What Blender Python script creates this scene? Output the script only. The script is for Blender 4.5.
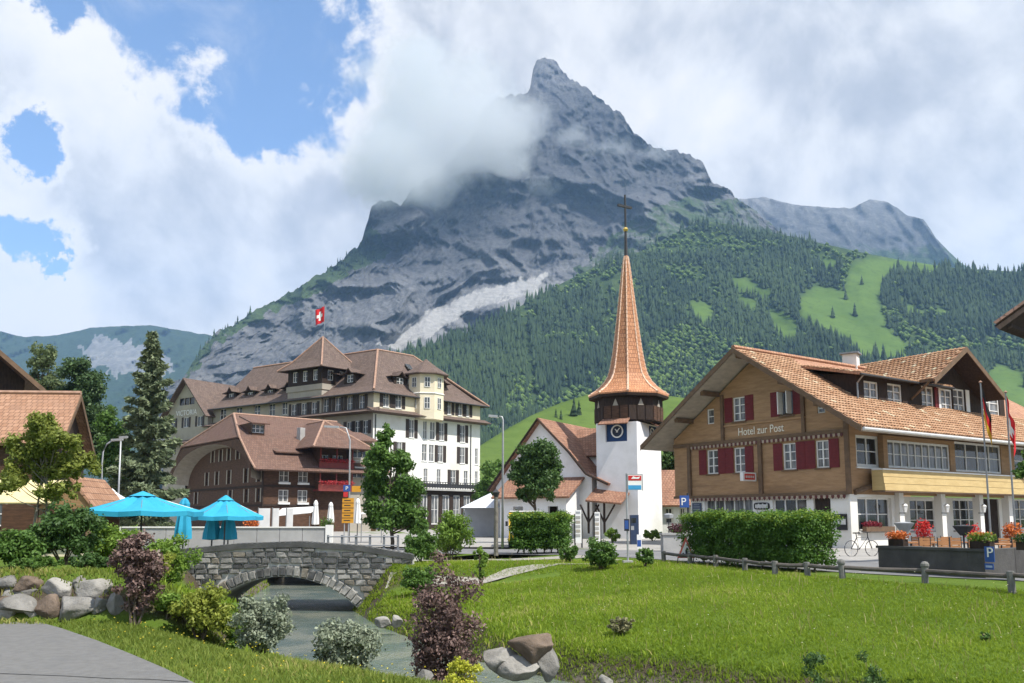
import bpy, math, random
import numpy as np
from mathutils import Vector
random.seed(4); RNG = np.random.default_rng(4)
for o in list(bpy.data.objects): bpy.data.objects.remove(o)
SC = bpy.context.scene; COL = SC.collection
# ---------------------------------------------------------------- camera
FPX, HZ, PITCH, EYE = 850.0, 518.0, math.radians(7), 1.6
CY = HZ - FPX * math.tan(PITCH)
cd = bpy.data.cameras.new('camera'); cam = bpy.data.objects.new('camera', cd); COL.objects.link(cam)
cam.location = (0, 0, EYE); cam.rotation_euler = (math.pi / 2 + PITCH, 0, 0)
cd.sensor_width = 36; cd.lens = 36 * FPX / 1024; cd.shift_y = (CY - 341.5) / 1024
cd.clip_start = .1; cd.clip_end = 20000
SC.camera = cam
# ---------------------------------------------------------------- light and exposure
SUN_EL = math.radians(56); SUN_AZ = math.atan2(.80, -.60)          # from +Y towards +X
SUN = Vector((math.sin(SUN_AZ) * math.cos(SUN_EL), math.cos(SUN_AZ) * math.cos(SUN_EL), math.sin(SUN_EL)))
sd = bpy.data.lights.new('sun', 'SUN'); so = bpy.data.objects.new('sun', sd); COL.objects.link(so)
sd.energy = 4.6; sd.angle = math.radians(.53); sd.color = (1, .955, .88)
so.rotation_euler = (-SUN).to_track_quat('-Z', 'Y').to_euler()
SC.view_settings.view_transform = 'Standard'; SC.view_settings.look = 'None'
SC.view_settings.exposure = .72; SC.view_settings.gamma = 1; SC.view_settings.use_curve_mapping = False
SC.cycles.use_denoising = True
SC.cycles.max_bounces = 10; SC.cycles.diffuse_bounces = 2; SC.cycles.glossy_bounces = 2
SC.cycles.transmission_bounces = 4; SC.cycles.transparent_max_bounces = 6; SC.cycles.volume_bounces = 9
SC.cycles.volume_step_rate = 1.0; SC.cycles.volume_max_steps = 128
SC.cycles.caustics_reflective = False; SC.cycles.caustics_refractive = False
# ---------------------------------------------------------------- pixel <-> place
def ray(u, v):
    xc = (u - 512) / FPX; yc = (CY - v) / FPX; s, c = math.sin(PITCH), math.cos(PITCH)
    return (xc, c - s * yc, s + c * yc)
def at(u, v, Y):
    d = ray(u, v); k = Y / d[1]
    return Vector((d[0] * k, Y, EYE + d[2] * k))
def onz(u, v, z=0.0):
    d = ray(u, v); k = (z - EYE) / d[2]
    return Vector((d[0] * k, d[1] * k, z))
def at_np(u, v, Y):
    xc = (u - 512) / FPX; yc = (CY - v) / FPX; s, c = math.sin(PITCH), math.cos(PITCH)
    k = Y / (c - s * yc)
    return np.stack([xc * k, Y + 0 * xc, EYE + (s + c * yc) * k], -1)
# ---------------------------------------------------------------- node helpers
class NT:
    def __init__(s, tree): s.t = tree; s.n = tree.nodes; s.l = tree.links
    def node(s, kind, **kw):
        n = s.n.new(kind)
        for k, v in kw.items():
            if k.startswith('i_'):
                n.inputs[k[2:].replace('_', ' ')].default_value = v
            else: setattr(n, k, v)
        return n
    def link(s, a, b): s.l.new(a, b)
    def math(s, op, a, b=None, c=None, clamp=False):
        n = s.n.new('ShaderNodeMath'); n.operation = op; n.use_clamp = clamp
        for i, x in enumerate((a, b, c)):
            if x is None: continue
            if isinstance(x, (int, float)): n.inputs[i].default_value = x
            else: s.l.new(x, n.inputs[i])
        return n.outputs[0]
    def vmath(s, op, a, b=None, sc=None):
        n = s.n.new('ShaderNodeVectorMath'); n.operation = op
        for i, x in enumerate((a, b)):
            if x is None: continue
            if isinstance(x, (tuple, list, Vector)): n.inputs[i].default_value = tuple(x)
            else: s.l.new(x, n.inputs[i])
        if sc is not None: n.inputs['Scale'].default_value = sc
        return n.outputs['Value'] if op in ('LENGTH', 'DISTANCE', 'DOT_PRODUCT') else n.outputs[0]
    def noise(s, vec, scale, detail=5, rough=.55, dist=0.0):
        n = s.n.new('ShaderNodeTexNoise'); s.l.new(vec, n.inputs['Vector'])
        n.inputs['Scale'].default_value = scale; n.inputs['Detail'].default_value = detail
        n.inputs['Roughness'].default_value = rough; n.inputs['Distortion'].default_value = dist
        return n.outputs[0]
    def ramp(s, fac, stops):
        n = s.n.new('ShaderNodeValToRGB'); s.l.new(fac, n.inputs[0]); e = n.color_ramp.elements
        while len(e) < len(stops): e.new(.5)
        for k, (p, c) in enumerate(stops):
            e[k].position = p; e[k].color = (c, c, c, 1) if isinstance(c, (int, float)) else (*c, 1)
        return n.outputs[0]
    def mix(s, fac, a, b, blend='MIX'):
        n = s.n.new('ShaderNodeMix'); n.data_type = 'RGBA'; n.blend_type = blend
        for x, i in ((fac, 0), (a, 6), (b, 7)):
            if isinstance(x, (int, float)): n.inputs[i].default_value = x
            elif isinstance(x, (tuple, list)): n.inputs[i].default_value = (*x, 1)
            else: s.l.new(x, n.inputs[i])
        return n.outputs[2]
    def smooth(s, x, a, b):
        n = s.n.new('ShaderNodeMapRange'); n.interpolation_type = 'SMOOTHSTEP'; s.l.new(x, n.inputs[0])
        n.inputs[1].default_value = a; n.inputs[2].default_value = b
        return n.outputs[0]
# ---------------------------------------------------------------- sky: clear air with cumulus
SKY_K = .14
def make_world():
    w = bpy.data.worlds.new('World'); SC.world = w; w.use_nodes = True
    T = NT(w.node_tree); T.n.clear()
    out = T.node('ShaderNodeOutputWorld'); bg = T.node('ShaderNodeBackground'); bg.inputs[1].default_value = SKY_K
    sky = T.node('ShaderNodeTexSky', sky_type='NISHITA', sun_disc=False)
    sky.sun_elevation = SUN_EL; sky.sun_rotation = SUN_AZ; sky.altitude = 1200; sky.air_density = 1.0; sky.dust_density = .1; sky.ozone_density = 3.0
    d = T.node('ShaderNodeTexCoord').outputs['Generated']
    f1 = T.noise(d, 5.5, 9, .56, .25)          # billows
    f2 = T.noise(T.vmath('ADD', d, (.028, -.01, .055)), 5.5, 9, .56, .25)
    big = T.noise(d, 2.1, 4, .5)
    # gaps of clear air between the clouds: a direction and an angular radius
    px = [(225, -5, 100), (270, 42, 76), (246, 96, 50), (140, -35, 90), (300, -20, 66), (58, 12, 40), (195, 40, 44),
          (24, 118, 30), (42, 228, 32), (8, 180, 28), (72, 246, 16), (235, -190, 190)]
    holes = []
    for u, v, r in px:
        q = Vector(ray(u, v)).normalized(); q2 = Vector(ray(u + r, v)).normalized()
        holes.append((q, (q - q2).length))
    for q, r in (((-.8, -.3, .5), .35), ((.5, -.7, .55), .3), ((.1, -.5, .86), .28), ((-.2, .35, .9), .2), ((.9, .1, .45), .22)):
        holes.append((Vector(q).normalized(), r))
    wn = T.node('ShaderNodeTexNoise'); T.link(d, wn.inputs['Vector']); wn.inputs['Scale'].default_value = 7; wn.inputs['Detail'].default_value = 8; wn.inputs['Roughness'].default_value = .62
    dw = T.vmath('ADD', d, T.vmath('SCALE', T.vmath('SUBTRACT', wn.outputs['Color'], (.5, .5, .5)), sc=.22))
    fld = None
    for q, r in holes:
        x = T.math('DIVIDE', T.vmath('DISTANCE', dw, q), r)
        fld = x if fld is None else T.math('SMOOTH_MIN', fld, x, .25)
    f3 = T.noise(d, 15, 9, .62, .4)
    e = T.math('ADD', fld, T.math('MULTIPLY', T.math('SUBTRACT', f1, .5), 2.0))
    e = T.math('ADD', e, T.math('MULTIPLY', T.math('SUBTRACT', f3, .5), 1.5))
    e = T.math('ADD', e, T.math('MULTIPLY', T.math('SUBTRACT', big, .5), .4))
    mask = T.smooth(e, .80, 1.18)
    wisp = T.math('MULTIPLY', T.smooth(T.noise(d, 9, 6, .62, .6), .52, .82), .28)
    mask = T.math('MAXIMUM', mask, wisp)
    # self-shading of the billows: thicker towards the sun means darker here
    sh = T.math('SUBTRACT', f2, f1)
    thick = T.smooth(e, .9, 1.9)
    g = T.math('ADD', T.math('MULTIPLY', sh, 2.1), T.math('MULTIPLY', T.smooth(big, .35, .7), .5))
    g = T.math('MULTIPLY', T.math('ADD', g, .12), T.math('ADD', T.math('MULTIPLY', thick, .9), .1), clamp=True)
    cc = T.ramp(g, [(0, (1.03, .98, .93)), (.3, (.88, .87, .86)), (.62, (.60, .61, .64)), (1, (.43, .45, .49))])
    cc = T.vmath('SCALE', cc, sc=.68 / SKY_K)
    T.link(T.mix(mask, sky.outputs[0], cc), bg.inputs[0]); T.link(bg.outputs[0], out.inputs[0])
    w.cycles.sampling_method = 'MANUAL'; w.cycles.sample_map_resolution = 512
make_world()
# ---------------------------------------------------------------- numpy noise
def _hash(i, j, k, seed):
    h = (i * 374761393 + j * 668265263 + k * 2147483647 + seed * 974634777).astype(np.int64) & 0xffffffff
    h = ((h ^ (h >> 13)) * 1274126177) & 0xffffffff
    return ((h ^ (h >> 16)) & 0xffff) / 65535.0
def vnoise(p, seed=0):
    i = np.floor(p).astype(np.int64); f = p - i; f = f * f * f * (f * (f * 6 - 15) + 10); r = 0
    for a in (0, 1):
        for b in (0, 1):
            for c in (0, 1):
                wgt = (f[..., 0] if a else 1 - f[..., 0]) * (f[..., 1] if b else 1 - f[..., 1]) * (f[..., 2] if c else 1 - f[..., 2])
                r = r + wgt * _hash(i[..., 0] + a, i[..., 1] + b, i[..., 2] + c, seed)
    return r
ROT3 = np.linalg.qr(np.array([[.8, .5, .33], [-.45, .86, -.2], [-.38, .02, .92]]))[0]
def fbm(p, octv=5, seed=0, gain=.5):
    a, s, t = 1.0, 0, 0
    for o in range(octv):
        s = s + a * vnoise(p, seed + o); t += a; a *= gain; p = (p @ ROT3) * 2.03
    return s / t
def ridged(p, octv=5, seed=0, gain=.5):
    a, s, t = 1.0, 0, 0
    for o in range(octv):
        n = 1 - np.abs(2 * vnoise(p, seed + o) - 1); s = s + a * n * n; t += a; a *= gain; p = (p @ ROT3) * 2.03
    return s / t
# ---------------------------------------------------------------- materials
MATS = {}
def newmat(name):
    m = bpy.data.materials.new(name); m.use_nodes = True; T = NT(m.node_tree); T.n.clear()
    out = T.node('ShaderNodeOutputMaterial'); b = T.node('ShaderNodeBsdfPrincipled'); T.link(b.outputs[0], out.inputs[0])
    MATS[name] = m; return m, T, b, out
def pm(name, c1, c2=None, scale=3, rough=.75, bump=0, bscale=None, spec=.3, metal=0, stretch=(1, 1, 1), c3=None):
    """mottled surface: c1 to c2 by noise in place, optional second stain colour c3"""
    if name in MATS: return MATS[name]
    m, T, b, out = newmat(name)
    pos = T.node('ShaderNodeNewGeometry').outputs['Position']
    if stretch != (1, 1, 1): pos = T.vmath('MULTIPLY', pos, stretch)
    n = T.noise(pos, scale, 6, .6)
    c = T.mix(T.smooth(n, .3, .7), c1, c2 or tuple(x * .72 for x in c1))
    if c3: c = T.mix(T.math('MULTIPLY', T.smooth(T.noise(pos, scale * .23, 5, .6), .52, .72), .7), c, c3)
    T.link(c, b.inputs['Base Color']); b.inputs['Roughness'].default_value = rough
    b.inputs['Specular IOR Level'].default_value = spec; b.inputs['Metallic'].default_value = metal
    if bump:
        bp = T.node('ShaderNodeBump'); bp.inputs['Strength'].default_value = bump; bp.inputs['Distance'].default_value = .03
        T.link(T.noise(pos, bscale or scale * 4, 5, .6), bp.inputs['Height']); T.link(bp.outputs[0], b.inputs['Normal'])
    return m
def tilemat(name, c1, c2, mortar, w, h, stain=None, bump=.6, rough=.8):
    """courses of tiles or boards laid in the metre UVs of each face"""
    if name in MATS: return MATS[name]
    m, T, b, out = newmat(name)
    uv = T.node('ShaderNodeUVMap').outputs[0]; pos = T.node('ShaderNodeNewGeometry').outputs['Position']
    br = T.node('ShaderNodeTexBrick'); T.link(uv, br.inputs['Vector'])
    br.inputs['Color1'].default_value = (*c1, 1); br.inputs['Color2'].default_value = (*c2, 1); br.inputs['Mortar'].default_value = (*mortar, 1)
    br.inputs['Scale'].default_value = 1; br.inputs['Mortar Size'].default_value = min(w, h) * .07; br.inputs['Mortar Smooth'].default_value = .4
    br.inputs['Brick Width'].default_value = w; br.inputs['Row Height'].default_value = h
    c = br.outputs[0]
    n = T.noise(pos, .9, 6, .65)
    c = T.mix(T.math('MULTIPLY', T.smooth(n, .48, .72), .6), c, stain or tuple(x * .55 for x in c1))
    c = T.mix(T.math('MULTIPLY', T.smooth(T.noise(pos, 5, 4, .6), .5, .75), .35), c, tuple(min(1, x * 1.35) for x in c2))
    T.link(c, b.inputs['Base Color']); b.inputs['Roughness'].default_value = rough; b.inputs['Specular IOR Level'].default_value = .25
    bp = T.node('ShaderNodeBump'); bp.inputs['Strength'].default_value = bump; bp.inputs['Distance'].default_value = .03
    hgt = T.math('ADD', T.math('MULTIPLY', br.outputs['Fac'], -1), T.math('MULTIPLY', T.noise(pos, 9, 4, .6), .6))
    T.link(hgt, bp.inputs['Height']); T.link(bp.outputs[0], b.inputs['Normal'])
    return m
def leafmat(name, dark, light, trans=.3, rough=.55, tint=None):
    if name in MATS: return MATS[name]
    m, T, b, out = newmat(name)
    a = T.node('ShaderNodeAttribute', attribute_name='shade').outputs['Fac']
    c = T.ramp(a, [(0, dark), (.6, tuple((x + y) / 2 for x, y in zip(dark, light))), (1, light)])
    if tint: c = T.mix(T.math('GREATER_THAN', a, .93), c, tint)
    T.link(c, b.inputs['Base Color']); b.inputs['Roughness'].default_value = rough; b.inputs['Specular IOR Level'].default_value = .25
    tr = T.node('ShaderNodeBsdfTranslucent'); T.link(T.mix(.5, c, light), tr.inputs[0])
    mx = T.node('ShaderNodeMixShader'); mx.inputs[0].default_value = trans
    T.link(b.outputs[0], mx.inputs[1]); T.link(tr.outputs[0], mx.inputs[2]); T.link(mx.outputs[0], out.inputs[0])
    return m
def glassmat(name, c1, c2, scale=1.5, rough=.06):
    if name in MATS: return MATS[name]
    m, T, b, out = newmat(name)
    pos = T.node('ShaderNodeNewGeometry').outputs['Position']
    T.link(T.mix(T.smooth(T.noise(T.vmath('MULTIPLY', pos, (3, 3, .35)), scale, 3, .5), .35, .68), c1, c2), b.inputs['Base Color'])
    b.inputs['Roughness'].default_value = rough; b.inputs['Specular IOR Level'].default_value = .6
    return m
# ---------------------------------------------------------------- objects
ORG = {}
def thing(name, label, cat, loc=(0, 0, 0), group=None, kind=None):
    o = bpy.data.objects.new(name, None); COL.objects.link(o); o.location = loc; ORG[o.name] = Vector(loc)
    o.empty_display_size = .2
    return tag(o, label, cat, group, kind)
def tag(o, label=None, cat=None, group=None, kind=None):
    if label: o['label'] = label
    if cat: o['category'] = cat
    if group: o['group'] = group
    if kind: o['kind'] = kind
    return o
def link(o, parent=None):
    COL.objects.link(o)
    if parent is not None:
        o.parent = parent; ORG[o.name] = ORG[parent.name]
    else: ORG[o.name] = Vector((0, 0, 0))
    return o
def auto_uv(me):
    n = len(me.polygons)
    if not n: return
    uvl = me.uv_layers.new(name='UVMap')
    co = np.empty(len(me.vertices) * 3); me.vertices.foreach_get('co', co); co = co.reshape(-1, 3)
    nr = np.empty(n * 3); me.polygons.foreach_get('normal', nr); nr = nr.reshape(-1, 3)
    lt = np.empty(n, np.int32); me.polygons.foreach_get('loop_total', lt)
    vi = np.empty(len(me.loops), np.int32); me.loops.foreach_get('vertex_index', vi)
    h = np.stack([-nr[:, 1], nr[:, 0], 0 * nr[:, 0]], -1); ln = np.linalg.norm(h, axis=1); bad = ln < 1e-4
    h[bad] = (1, 0, 0); ln[bad] = 1; h /= ln[:, None]; s = np.cross(nr, h)
    pi = np.repeat(np.arange(n), lt); c = co[vi]
    uv = np.stack([(c * h[pi]).sum(1), (c * s[pi]).sum(1)], -1)
    uvl.data.foreach_set('uv', uv.ravel().astype(np.float32))
class M:
    def __init__(s): s.v = []; s.f = []
    def add(s, vs, fs):
        k = len(s.v); s.v.extend([tuple(x) for x in vs]); s.f.extend([tuple(i + k for i in f) for f in fs]); return s
    def poly(s, *p): return s.add(p, [tuple(range(len(p)))])
    def box(s, p, a, b, c):
        p, a, b, c = Vector(p), Vector(a), Vector(b), Vector(c)
        if a.cross(b).dot(c) < 0: a, b = b, a
        return s.add([p, p + a, p + a + b, p + b, p + c, p + a + c, p + a + b + c, p + b + c],
                     [(3, 2, 1, 0), (4, 5, 6, 7), (0, 1, 5, 4), (1, 2, 6, 5), (2, 3, 7, 6), (3, 0, 4, 7)])
    def cbox(s, c, sx, sy, sz, rz=0, base=True):
        ca, sa = math.cos(rz), math.sin(rz); a = Vector((ca, sa, 0)) * sx; b = Vector((-sa, ca, 0)) * sy; z = Vector((0, 0, sz))
        return s.box(Vector(c) - a / 2 - b / 2 - (Vector() if base else z / 2), a, b, z)
    def prism(s, pts, vec):
        pts = [Vector(p) for p in pts]; vec = Vector(vec); n = len(pts)
        nr = Vector()
        for i in range(n): nr += pts[i].cross(pts[(i + 1) % n])
        if nr.dot(vec) > 0: pts = pts[::-1]
        return s.add(pts + [p + vec for p in pts], [tuple(range(n)), tuple(range(2 * n - 1, n - 1, -1))] +
                     [((i + 1) % n, i, i + n, (i + 1) % n + n) for i in range(n)])
    def slab(s, pts, th):
        """a plate whose upper face is the polygon pts, th thick downwards along its normal"""
        pts = [Vector(p) for p in pts]; nr = Vector()
        for i in range(len(pts)): nr += (pts[i] - pts[0]).cross(pts[(i + 1) % len(pts)] - pts[0])
        nr.normalize()
        if nr.z < 0: nr = -nr
        return s.prism(pts, -nr * th)
    def tube(s, pts, rad, n=8, cap=True):
        pts = [Vector(p) for p in pts]
        if isinstance(rad, (int, float)): rad = [rad] * len(pts)
        vs, fs = [], []
        for i, p in enumerate(pts):
            t = (pts[min(i + 1, len(pts) - 1)] - pts[max(i - 1, 0)]).normalized()
            x = t.cross(Vector((0, 0, 1)) if abs(t.z) < .9 else Vector((1, 0, 0))).normalized(); y = t.cross(x)
            for k in range(n):
                a = 2 * math.pi * k / n; vs.append(p + (x * math.cos(a) + y * math.sin(a)) * rad[i])
        for i in range(len(pts) - 1):
            for k in range(n):
                k2 = (k + 1) % n; fs.append((i * n + k, i * n + k2, (i + 1) * n + k2, (i + 1) * n + k))
        if cap: fs += [tuple(range(n - 1, -1, -1)), tuple(range((len(pts) - 1) * n, len(pts) * n))]
        return s.add(vs, fs)
    def lathe(s, c, prof, n=12, rot=0.0, cap=True, sq=(1, 1)):
        c = Vector(c); vs, fs = [], []
        for r, z in prof:
            for k in range(n):
                a = rot + 2 * math.pi * k / n; vs.append((c.x + r * sq[0] * math.cos(a), c.y + r * sq[1] * math.sin(a), c.z + z))
        for i in range(len(prof) - 1):
            for k in range(n):
                k2 = (k + 1) % n; fs.append((i * n + k, i * n + k2, (i + 1) * n + k2, (i + 1) * n + k))
        if cap: fs += [tuple(range(n - 1, -1, -1)), tuple(range((len(prof) - 1) * n, len(prof) * n))]
        return s.add(vs, fs)
    def build(s, name, mat, parent=None, smooth=False, uv=True):
        off = ORG[parent.name] if parent is not None else Vector((0, 0, 0))
        me = bpy.data.meshes.new(name)
        me.from_pydata([(x - off.x, y - off.y, z - off.z) for x, y, z in s.v], [], s.f); me.update()
        if uv: auto_uv(me)
        if smooth: me.polygons.foreach_set('use_smooth', [True] * len(me.polygons))
        if mat: me.materials.append(mat)
        return link(bpy.data.objects.new(name, me), parent)
def mesh_np(name, v, faces, mat, parent=None, smooth=False, attrs=None):
    """faces: int array (n,k); v float array (m,3) in world space"""
    off = np.array(ORG[parent.name]) if parent is not None else 0
    me = bpy.data.meshes.new(name); v = np.asarray(v, float) - off; n, k = faces.shape
    me.vertices.add(len(v)); me.vertices.foreach_set('co', v.ravel().astype(np.float32))
    me.loops.add(n * k); me.loops.foreach_set('vertex_index', faces.ravel().astype(np.int32))
    me.polygons.add(n); me.polygons.foreach_set('loop_start', (np.arange(n) * k).astype(np.int32))
    me.update(calc_edges=True)
    if smooth: me.polygons.foreach_set('use_smooth', np.ones(n, bool))
    for an, arr in (attrs or {}).items():
        a = me.attributes.new(an, 'FLOAT', 'POINT'); a.data.foreach_set('value', np.asarray(arr, np.float32))
    me.materials.append(mat)
    return link(bpy.data.objects.new(name, me), parent)
def grid_faces(nr, nc):
    i = np.arange(nr - 1)[:, None] * nc + np.arange(nc - 1)[None]
    return np.stack([i, i + 1, i + nc + 1, i + nc], -1).reshape(-1, 4)
def copy_tree(o, parent=None, shift=None, label=None):
    c = o.copy(); COL.objects.link(c); c.parent = parent
    ORG[c.name] = ORG[o.name] if parent is None else ORG[parent.name]
    if parent is None and shift is not None:
        c.location = Vector(o.location) + Vector(shift); ORG[c.name] = Vector(c.location)
    if label: c['label'] = label
    for ch in [x for x in bpy.data.objects if x.parent == o]: copy_tree(ch, c)
    return c
# ================================================================ terrain
STREAM = np.array([(-30, 130), (-18, 85), (-11, 52), (-8.4, 36), (-7.9, 30), (-6.3, 25.5), (-4.6, 22), (-2.8, 18.6), (-.4, 15.4), (3, 12.8), (8, 10.4), (20, 7.6), (60, 3)], float)
def stream_s(x, y):
    """signed distance to the middle of the stream, positive on the meadow side"""
    best = np.full(x.shape, 1e9); sg = np.ones(x.shape)
    for a, b in zip(STREAM[:-1], STREAM[1:]):
        d = b - a; L = (d ** 2).sum(); t = np.clip(((x - a[0]) * d[0] + (y - a[1]) * d[1]) / L, 0, 1)
        ex, ey = x - a[0] - t * d[0], y - a[1] - t * d[1]; q = np.hypot(ex, ey)
        cr = d[0] * (y - a[1]) - d[1] * (x - a[0]); m = q < best
        best = np.where(m, q, best); sg = np.where(m, np.sign(cr), sg)
    return best * sg
def sstep(x, a, b):
    t = np.clip((x - a) / (b - a), 0, 1); return t * t * (3 - 2 * t)
def zg(x, y):
    x = np.asarray(x, float); y = np.asarray(y, float); s = stream_s(x, y)
    near = sstep(y, 90, 60)
    r = -2.3 + 1.35 * sstep(s, 1.7, 3.0) + .95 * np.clip((s - 3.0) / 7.5, 0, 1)
    l = -2.3 + 1.5 * sstep(-s, 1.7, 3.1) + .8 * sstep(-s, 3.1, 6.0)
    z = np.where(s > 0, r, l)
    # raised bed behind the boulders on the left
    bed = sstep(x, -4.4, -5.6) * sstep(y, 13.5, 14.05) * sstep(y, 24, 19)
    z = z + .72 * bed * (s < 0)
    lane = sstep(np.abs(y - 31.8), 3.4, 2.0) * sstep(np.abs(s), 2.7, 3.6) * sstep(np.abs(x + 8), 14, 12); z = z * (1 - lane) + .0 * lane
    wob = (vnoise(np.stack([x * .9, y * .9, 0 * x], -1), 3) - .5) * .10 * sstep(np.abs(s), 1, 3) * sstep(np.abs(s), 9.5, 7) * (s > 0)
    return z * near + wob
def zg1(x, y): return float(zg(np.array([x]), np.array([y]))[0])
def sheet_cols(lst, u):
    a = np.array(lst, float); return np.interp(u, a[:, 0], a[:, 1])
def blur(a, k=9):
    w = np.ones(k) / k
    for ax in (0, 1): a = np.apply_along_axis(lambda r: np.convolve(np.pad(r, k // 2, 'edge'), w, 'valid'), ax, a)
    return a
def mountain_sheet(name, u0, u1, du, nrows, vtop, vbase, dtop, dbase, relief, seed, mat, gpow=1.0, vjag=0, attr=None, label=None):
    u = np.arange(u0, u1 + du, du, dtype=float); s = np.linspace(0, 1, nrows)[:, None]
    vt = sheet_cols(vtop, u); vb = sheet_cols(vbase, u); Dt = sheet_cols(dtop, u); Db = sheet_cols(dbase, u)
    if vjag: vt = vt + (fbm(np.stack([u / 9., 0 * u, 0 * u], -1), 4, seed + 9, .65) - .5) * vjag
    V = vb + (vt - vb) * s; U = u[None] + 0 * s
    Dd = Db + (Dt - Db) * np.clip((vb - V) / (vb - vt.min()), 0, 1) ** gpow       # one smooth slope, whatever the crest does
    P = at_np(U, V, Dd)
    disp = relief(P, U, V, s) * np.clip(s * 6, 0, 1)
    if attr and 'scree' in attr: disp = disp * (1 - .85 * np.clip(blur(inpoly(U, V, SCREE, 3, 1) * 1.0), 0, 1))
    e = P - np.array([0, 0, EYE]); e = e / np.linalg.norm(e, axis=-1, keepdims=True)
    P2 = P + e * disp[..., None]
    P2[0, :, 2] = -4; P2[0, :, :2] *= .96
    # the far side falls away behind the crest
    back = P2[-1:] * 1.0; rows = [P2]
    for k, (a, b) in enumerate(((.04, .05), (.12, .2), (.3, .55))):
        q = back.copy(); q[..., :2] *= 1 + a; q[..., 2] = q[..., 2] * (1 - b); rows.append(q)
    P2 = np.concatenate(rows); nr, nc = P2.shape[:2]
    at_ = {}
    for k, fn in (attr or {}).items():
        w = fn(P, U, V, s); at_[k] = np.concatenate([w] + [w[-1:]] * 3).ravel()
    o = mesh_np(name, P2.reshape(-1, 3), grid_faces(nr, nc), mat, smooth='rock' not in name and 'cliff' not in name, attrs=at_)
    tag(o, label, None, None, 'structure')
    return P2[:nrows], U, V
def inpoly(U, V, poly, soft=0, seed=0):
    """1 inside the polygon; soft: ragged edge in pixels"""
    if soft:
        q = np.stack([U / 9., V / 9., 0 * U], -1)
        U = U + (fbm(q, 4, 50 + seed) - .5) * soft * 2; V = V + (fbm(q + 9.3, 4, 60 + seed) - .5) * soft * 2
    r = np.zeros(U.shape, bool); n = len(poly)
    for i in range(n):
        (x1, y1), (x2, y2) = poly[i], poly[(i + 1) % n]
        c = ((y1 > V) != (y2 > V)) & (U < (x2 - x1) * (V - y1) / (y2 - y1 + 1e-9) + x1); r ^= c
    return r
def wn(T, vec, sc):
    n = T.node('ShaderNodeTexNoise'); T.link(vec, n.inputs['Vector']); n.inputs['Scale'].default_value = sc; n.inputs['Detail'].default_value = 4
    return n.outputs['Color']
def rockmat(name, lo, hi, green, scale=.004, gr=1.0):
    m, T, b, out = newmat(name)
    g = T.node('ShaderNodeNewGeometry'); pos = g.outputs['Position']
    w = T.noise(pos, scale, 5, .6)
    w3 = T.vmath('SCALE', T.vmath('SUBTRACT', wn(T, pos, scale * 1.5), (.5, .5, .5)), sc=120)
    dip = T.node('ShaderNodeMapping'); dip.inputs['Rotation'].default_value = (0, .32, 0); dip.inputs['Scale'].default_value = (.22, .22, 2.0); T.link(T.vmath('ADD', pos, w3), dip.inputs[0])
    n1 = T.noise(dip.outputs[0], scale * 4.5, 10, .68); n2 = T.noise(pos, scale * 18, 9, .72); vert = T.noise(T.vmath('MULTIPLY', T.vmath('ADD', pos, w3), (1, .4, .22)), scale * 9, 7, .7)
    v = T.math('ADD', T.math('ADD', T.math('MULTIPLY', n1, .26), T.math('MULTIPLY', vert, .34)), T.math('MULTIPLY', n2, .40))
    c = T.ramp(v, [(.38, lo), (.5, tuple(x * .55 + y * .45 for x, y in zip(lo, hi))), (.62, hi)])
    sc_ = T.node('ShaderNodeAttribute', attribute_name='scree').outputs['Fac']
    c = T.mix(sc_, c, T.mix(T.smooth(n2, .3, .7), (.36, .355, .35), (.24, .24, .24)))
    ga = T.node('ShaderNodeAttribute', attribute_name='green').outputs['Fac']
    nz = T.node('ShaderNodeSeparateXYZ'); T.link(g.outputs['Normal'], nz.inputs[0])
    gm = T.math('ADD', T.math('MULTIPLY', ga, 1.0), T.math('SUBTRACT', T.noise(pos, scale * 5, 6, .65), .62))
    gm = T.math('MULTIPLY', T.smooth(gm, .12, .4), gr)
    c = T.mix(gm, c, T.mix(T.smooth(n2, .35, .65), green, tuple(x * 1.9 for x in green)))
    T.link(c, b.inputs['Base Color']); b.inputs['Roughness'].default_value = .95; b.inputs['Specular IOR Level'].default_value = .1
    bp = T.node('ShaderNodeBump'); bp.inputs['Strength'].default_value = .9; bp.inputs['Distance'].default_value = 11
    T.link(v, bp.inputs['Height']); T.link(bp.outputs[0], b.inputs['Normal'])
    return m
def meadowmat(name, c1, c2, c3, scale, f1=None, f2=None):
    m, T, b, out = newmat(name)
    pos = T.node('ShaderNodeNewGeometry').outputs['Position']
    c = T.mix(T.smooth(T.noise(pos, scale, 6, .65), .35, .65), c1, c2)
    c = T.mix(T.math('MULTIPLY', T.smooth(T.noise(pos, scale * 6, 5, .7), .5, .7), .55), c, c3)
    if f1:
        me = T.node('ShaderNodeAttribute', attribute_name='meadow').outputs['Fac']; c = T.mix(me, T.mix(T.smooth(T.noise(pos, scale * 4, 6, .7), .4, .65), f1, f2), c)
    T.link(c, b.inputs['Base Color']); b.inputs['Roughness'].default_value = .9; b.inputs['Specular IOR Level'].default_value = .1
    return m
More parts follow.
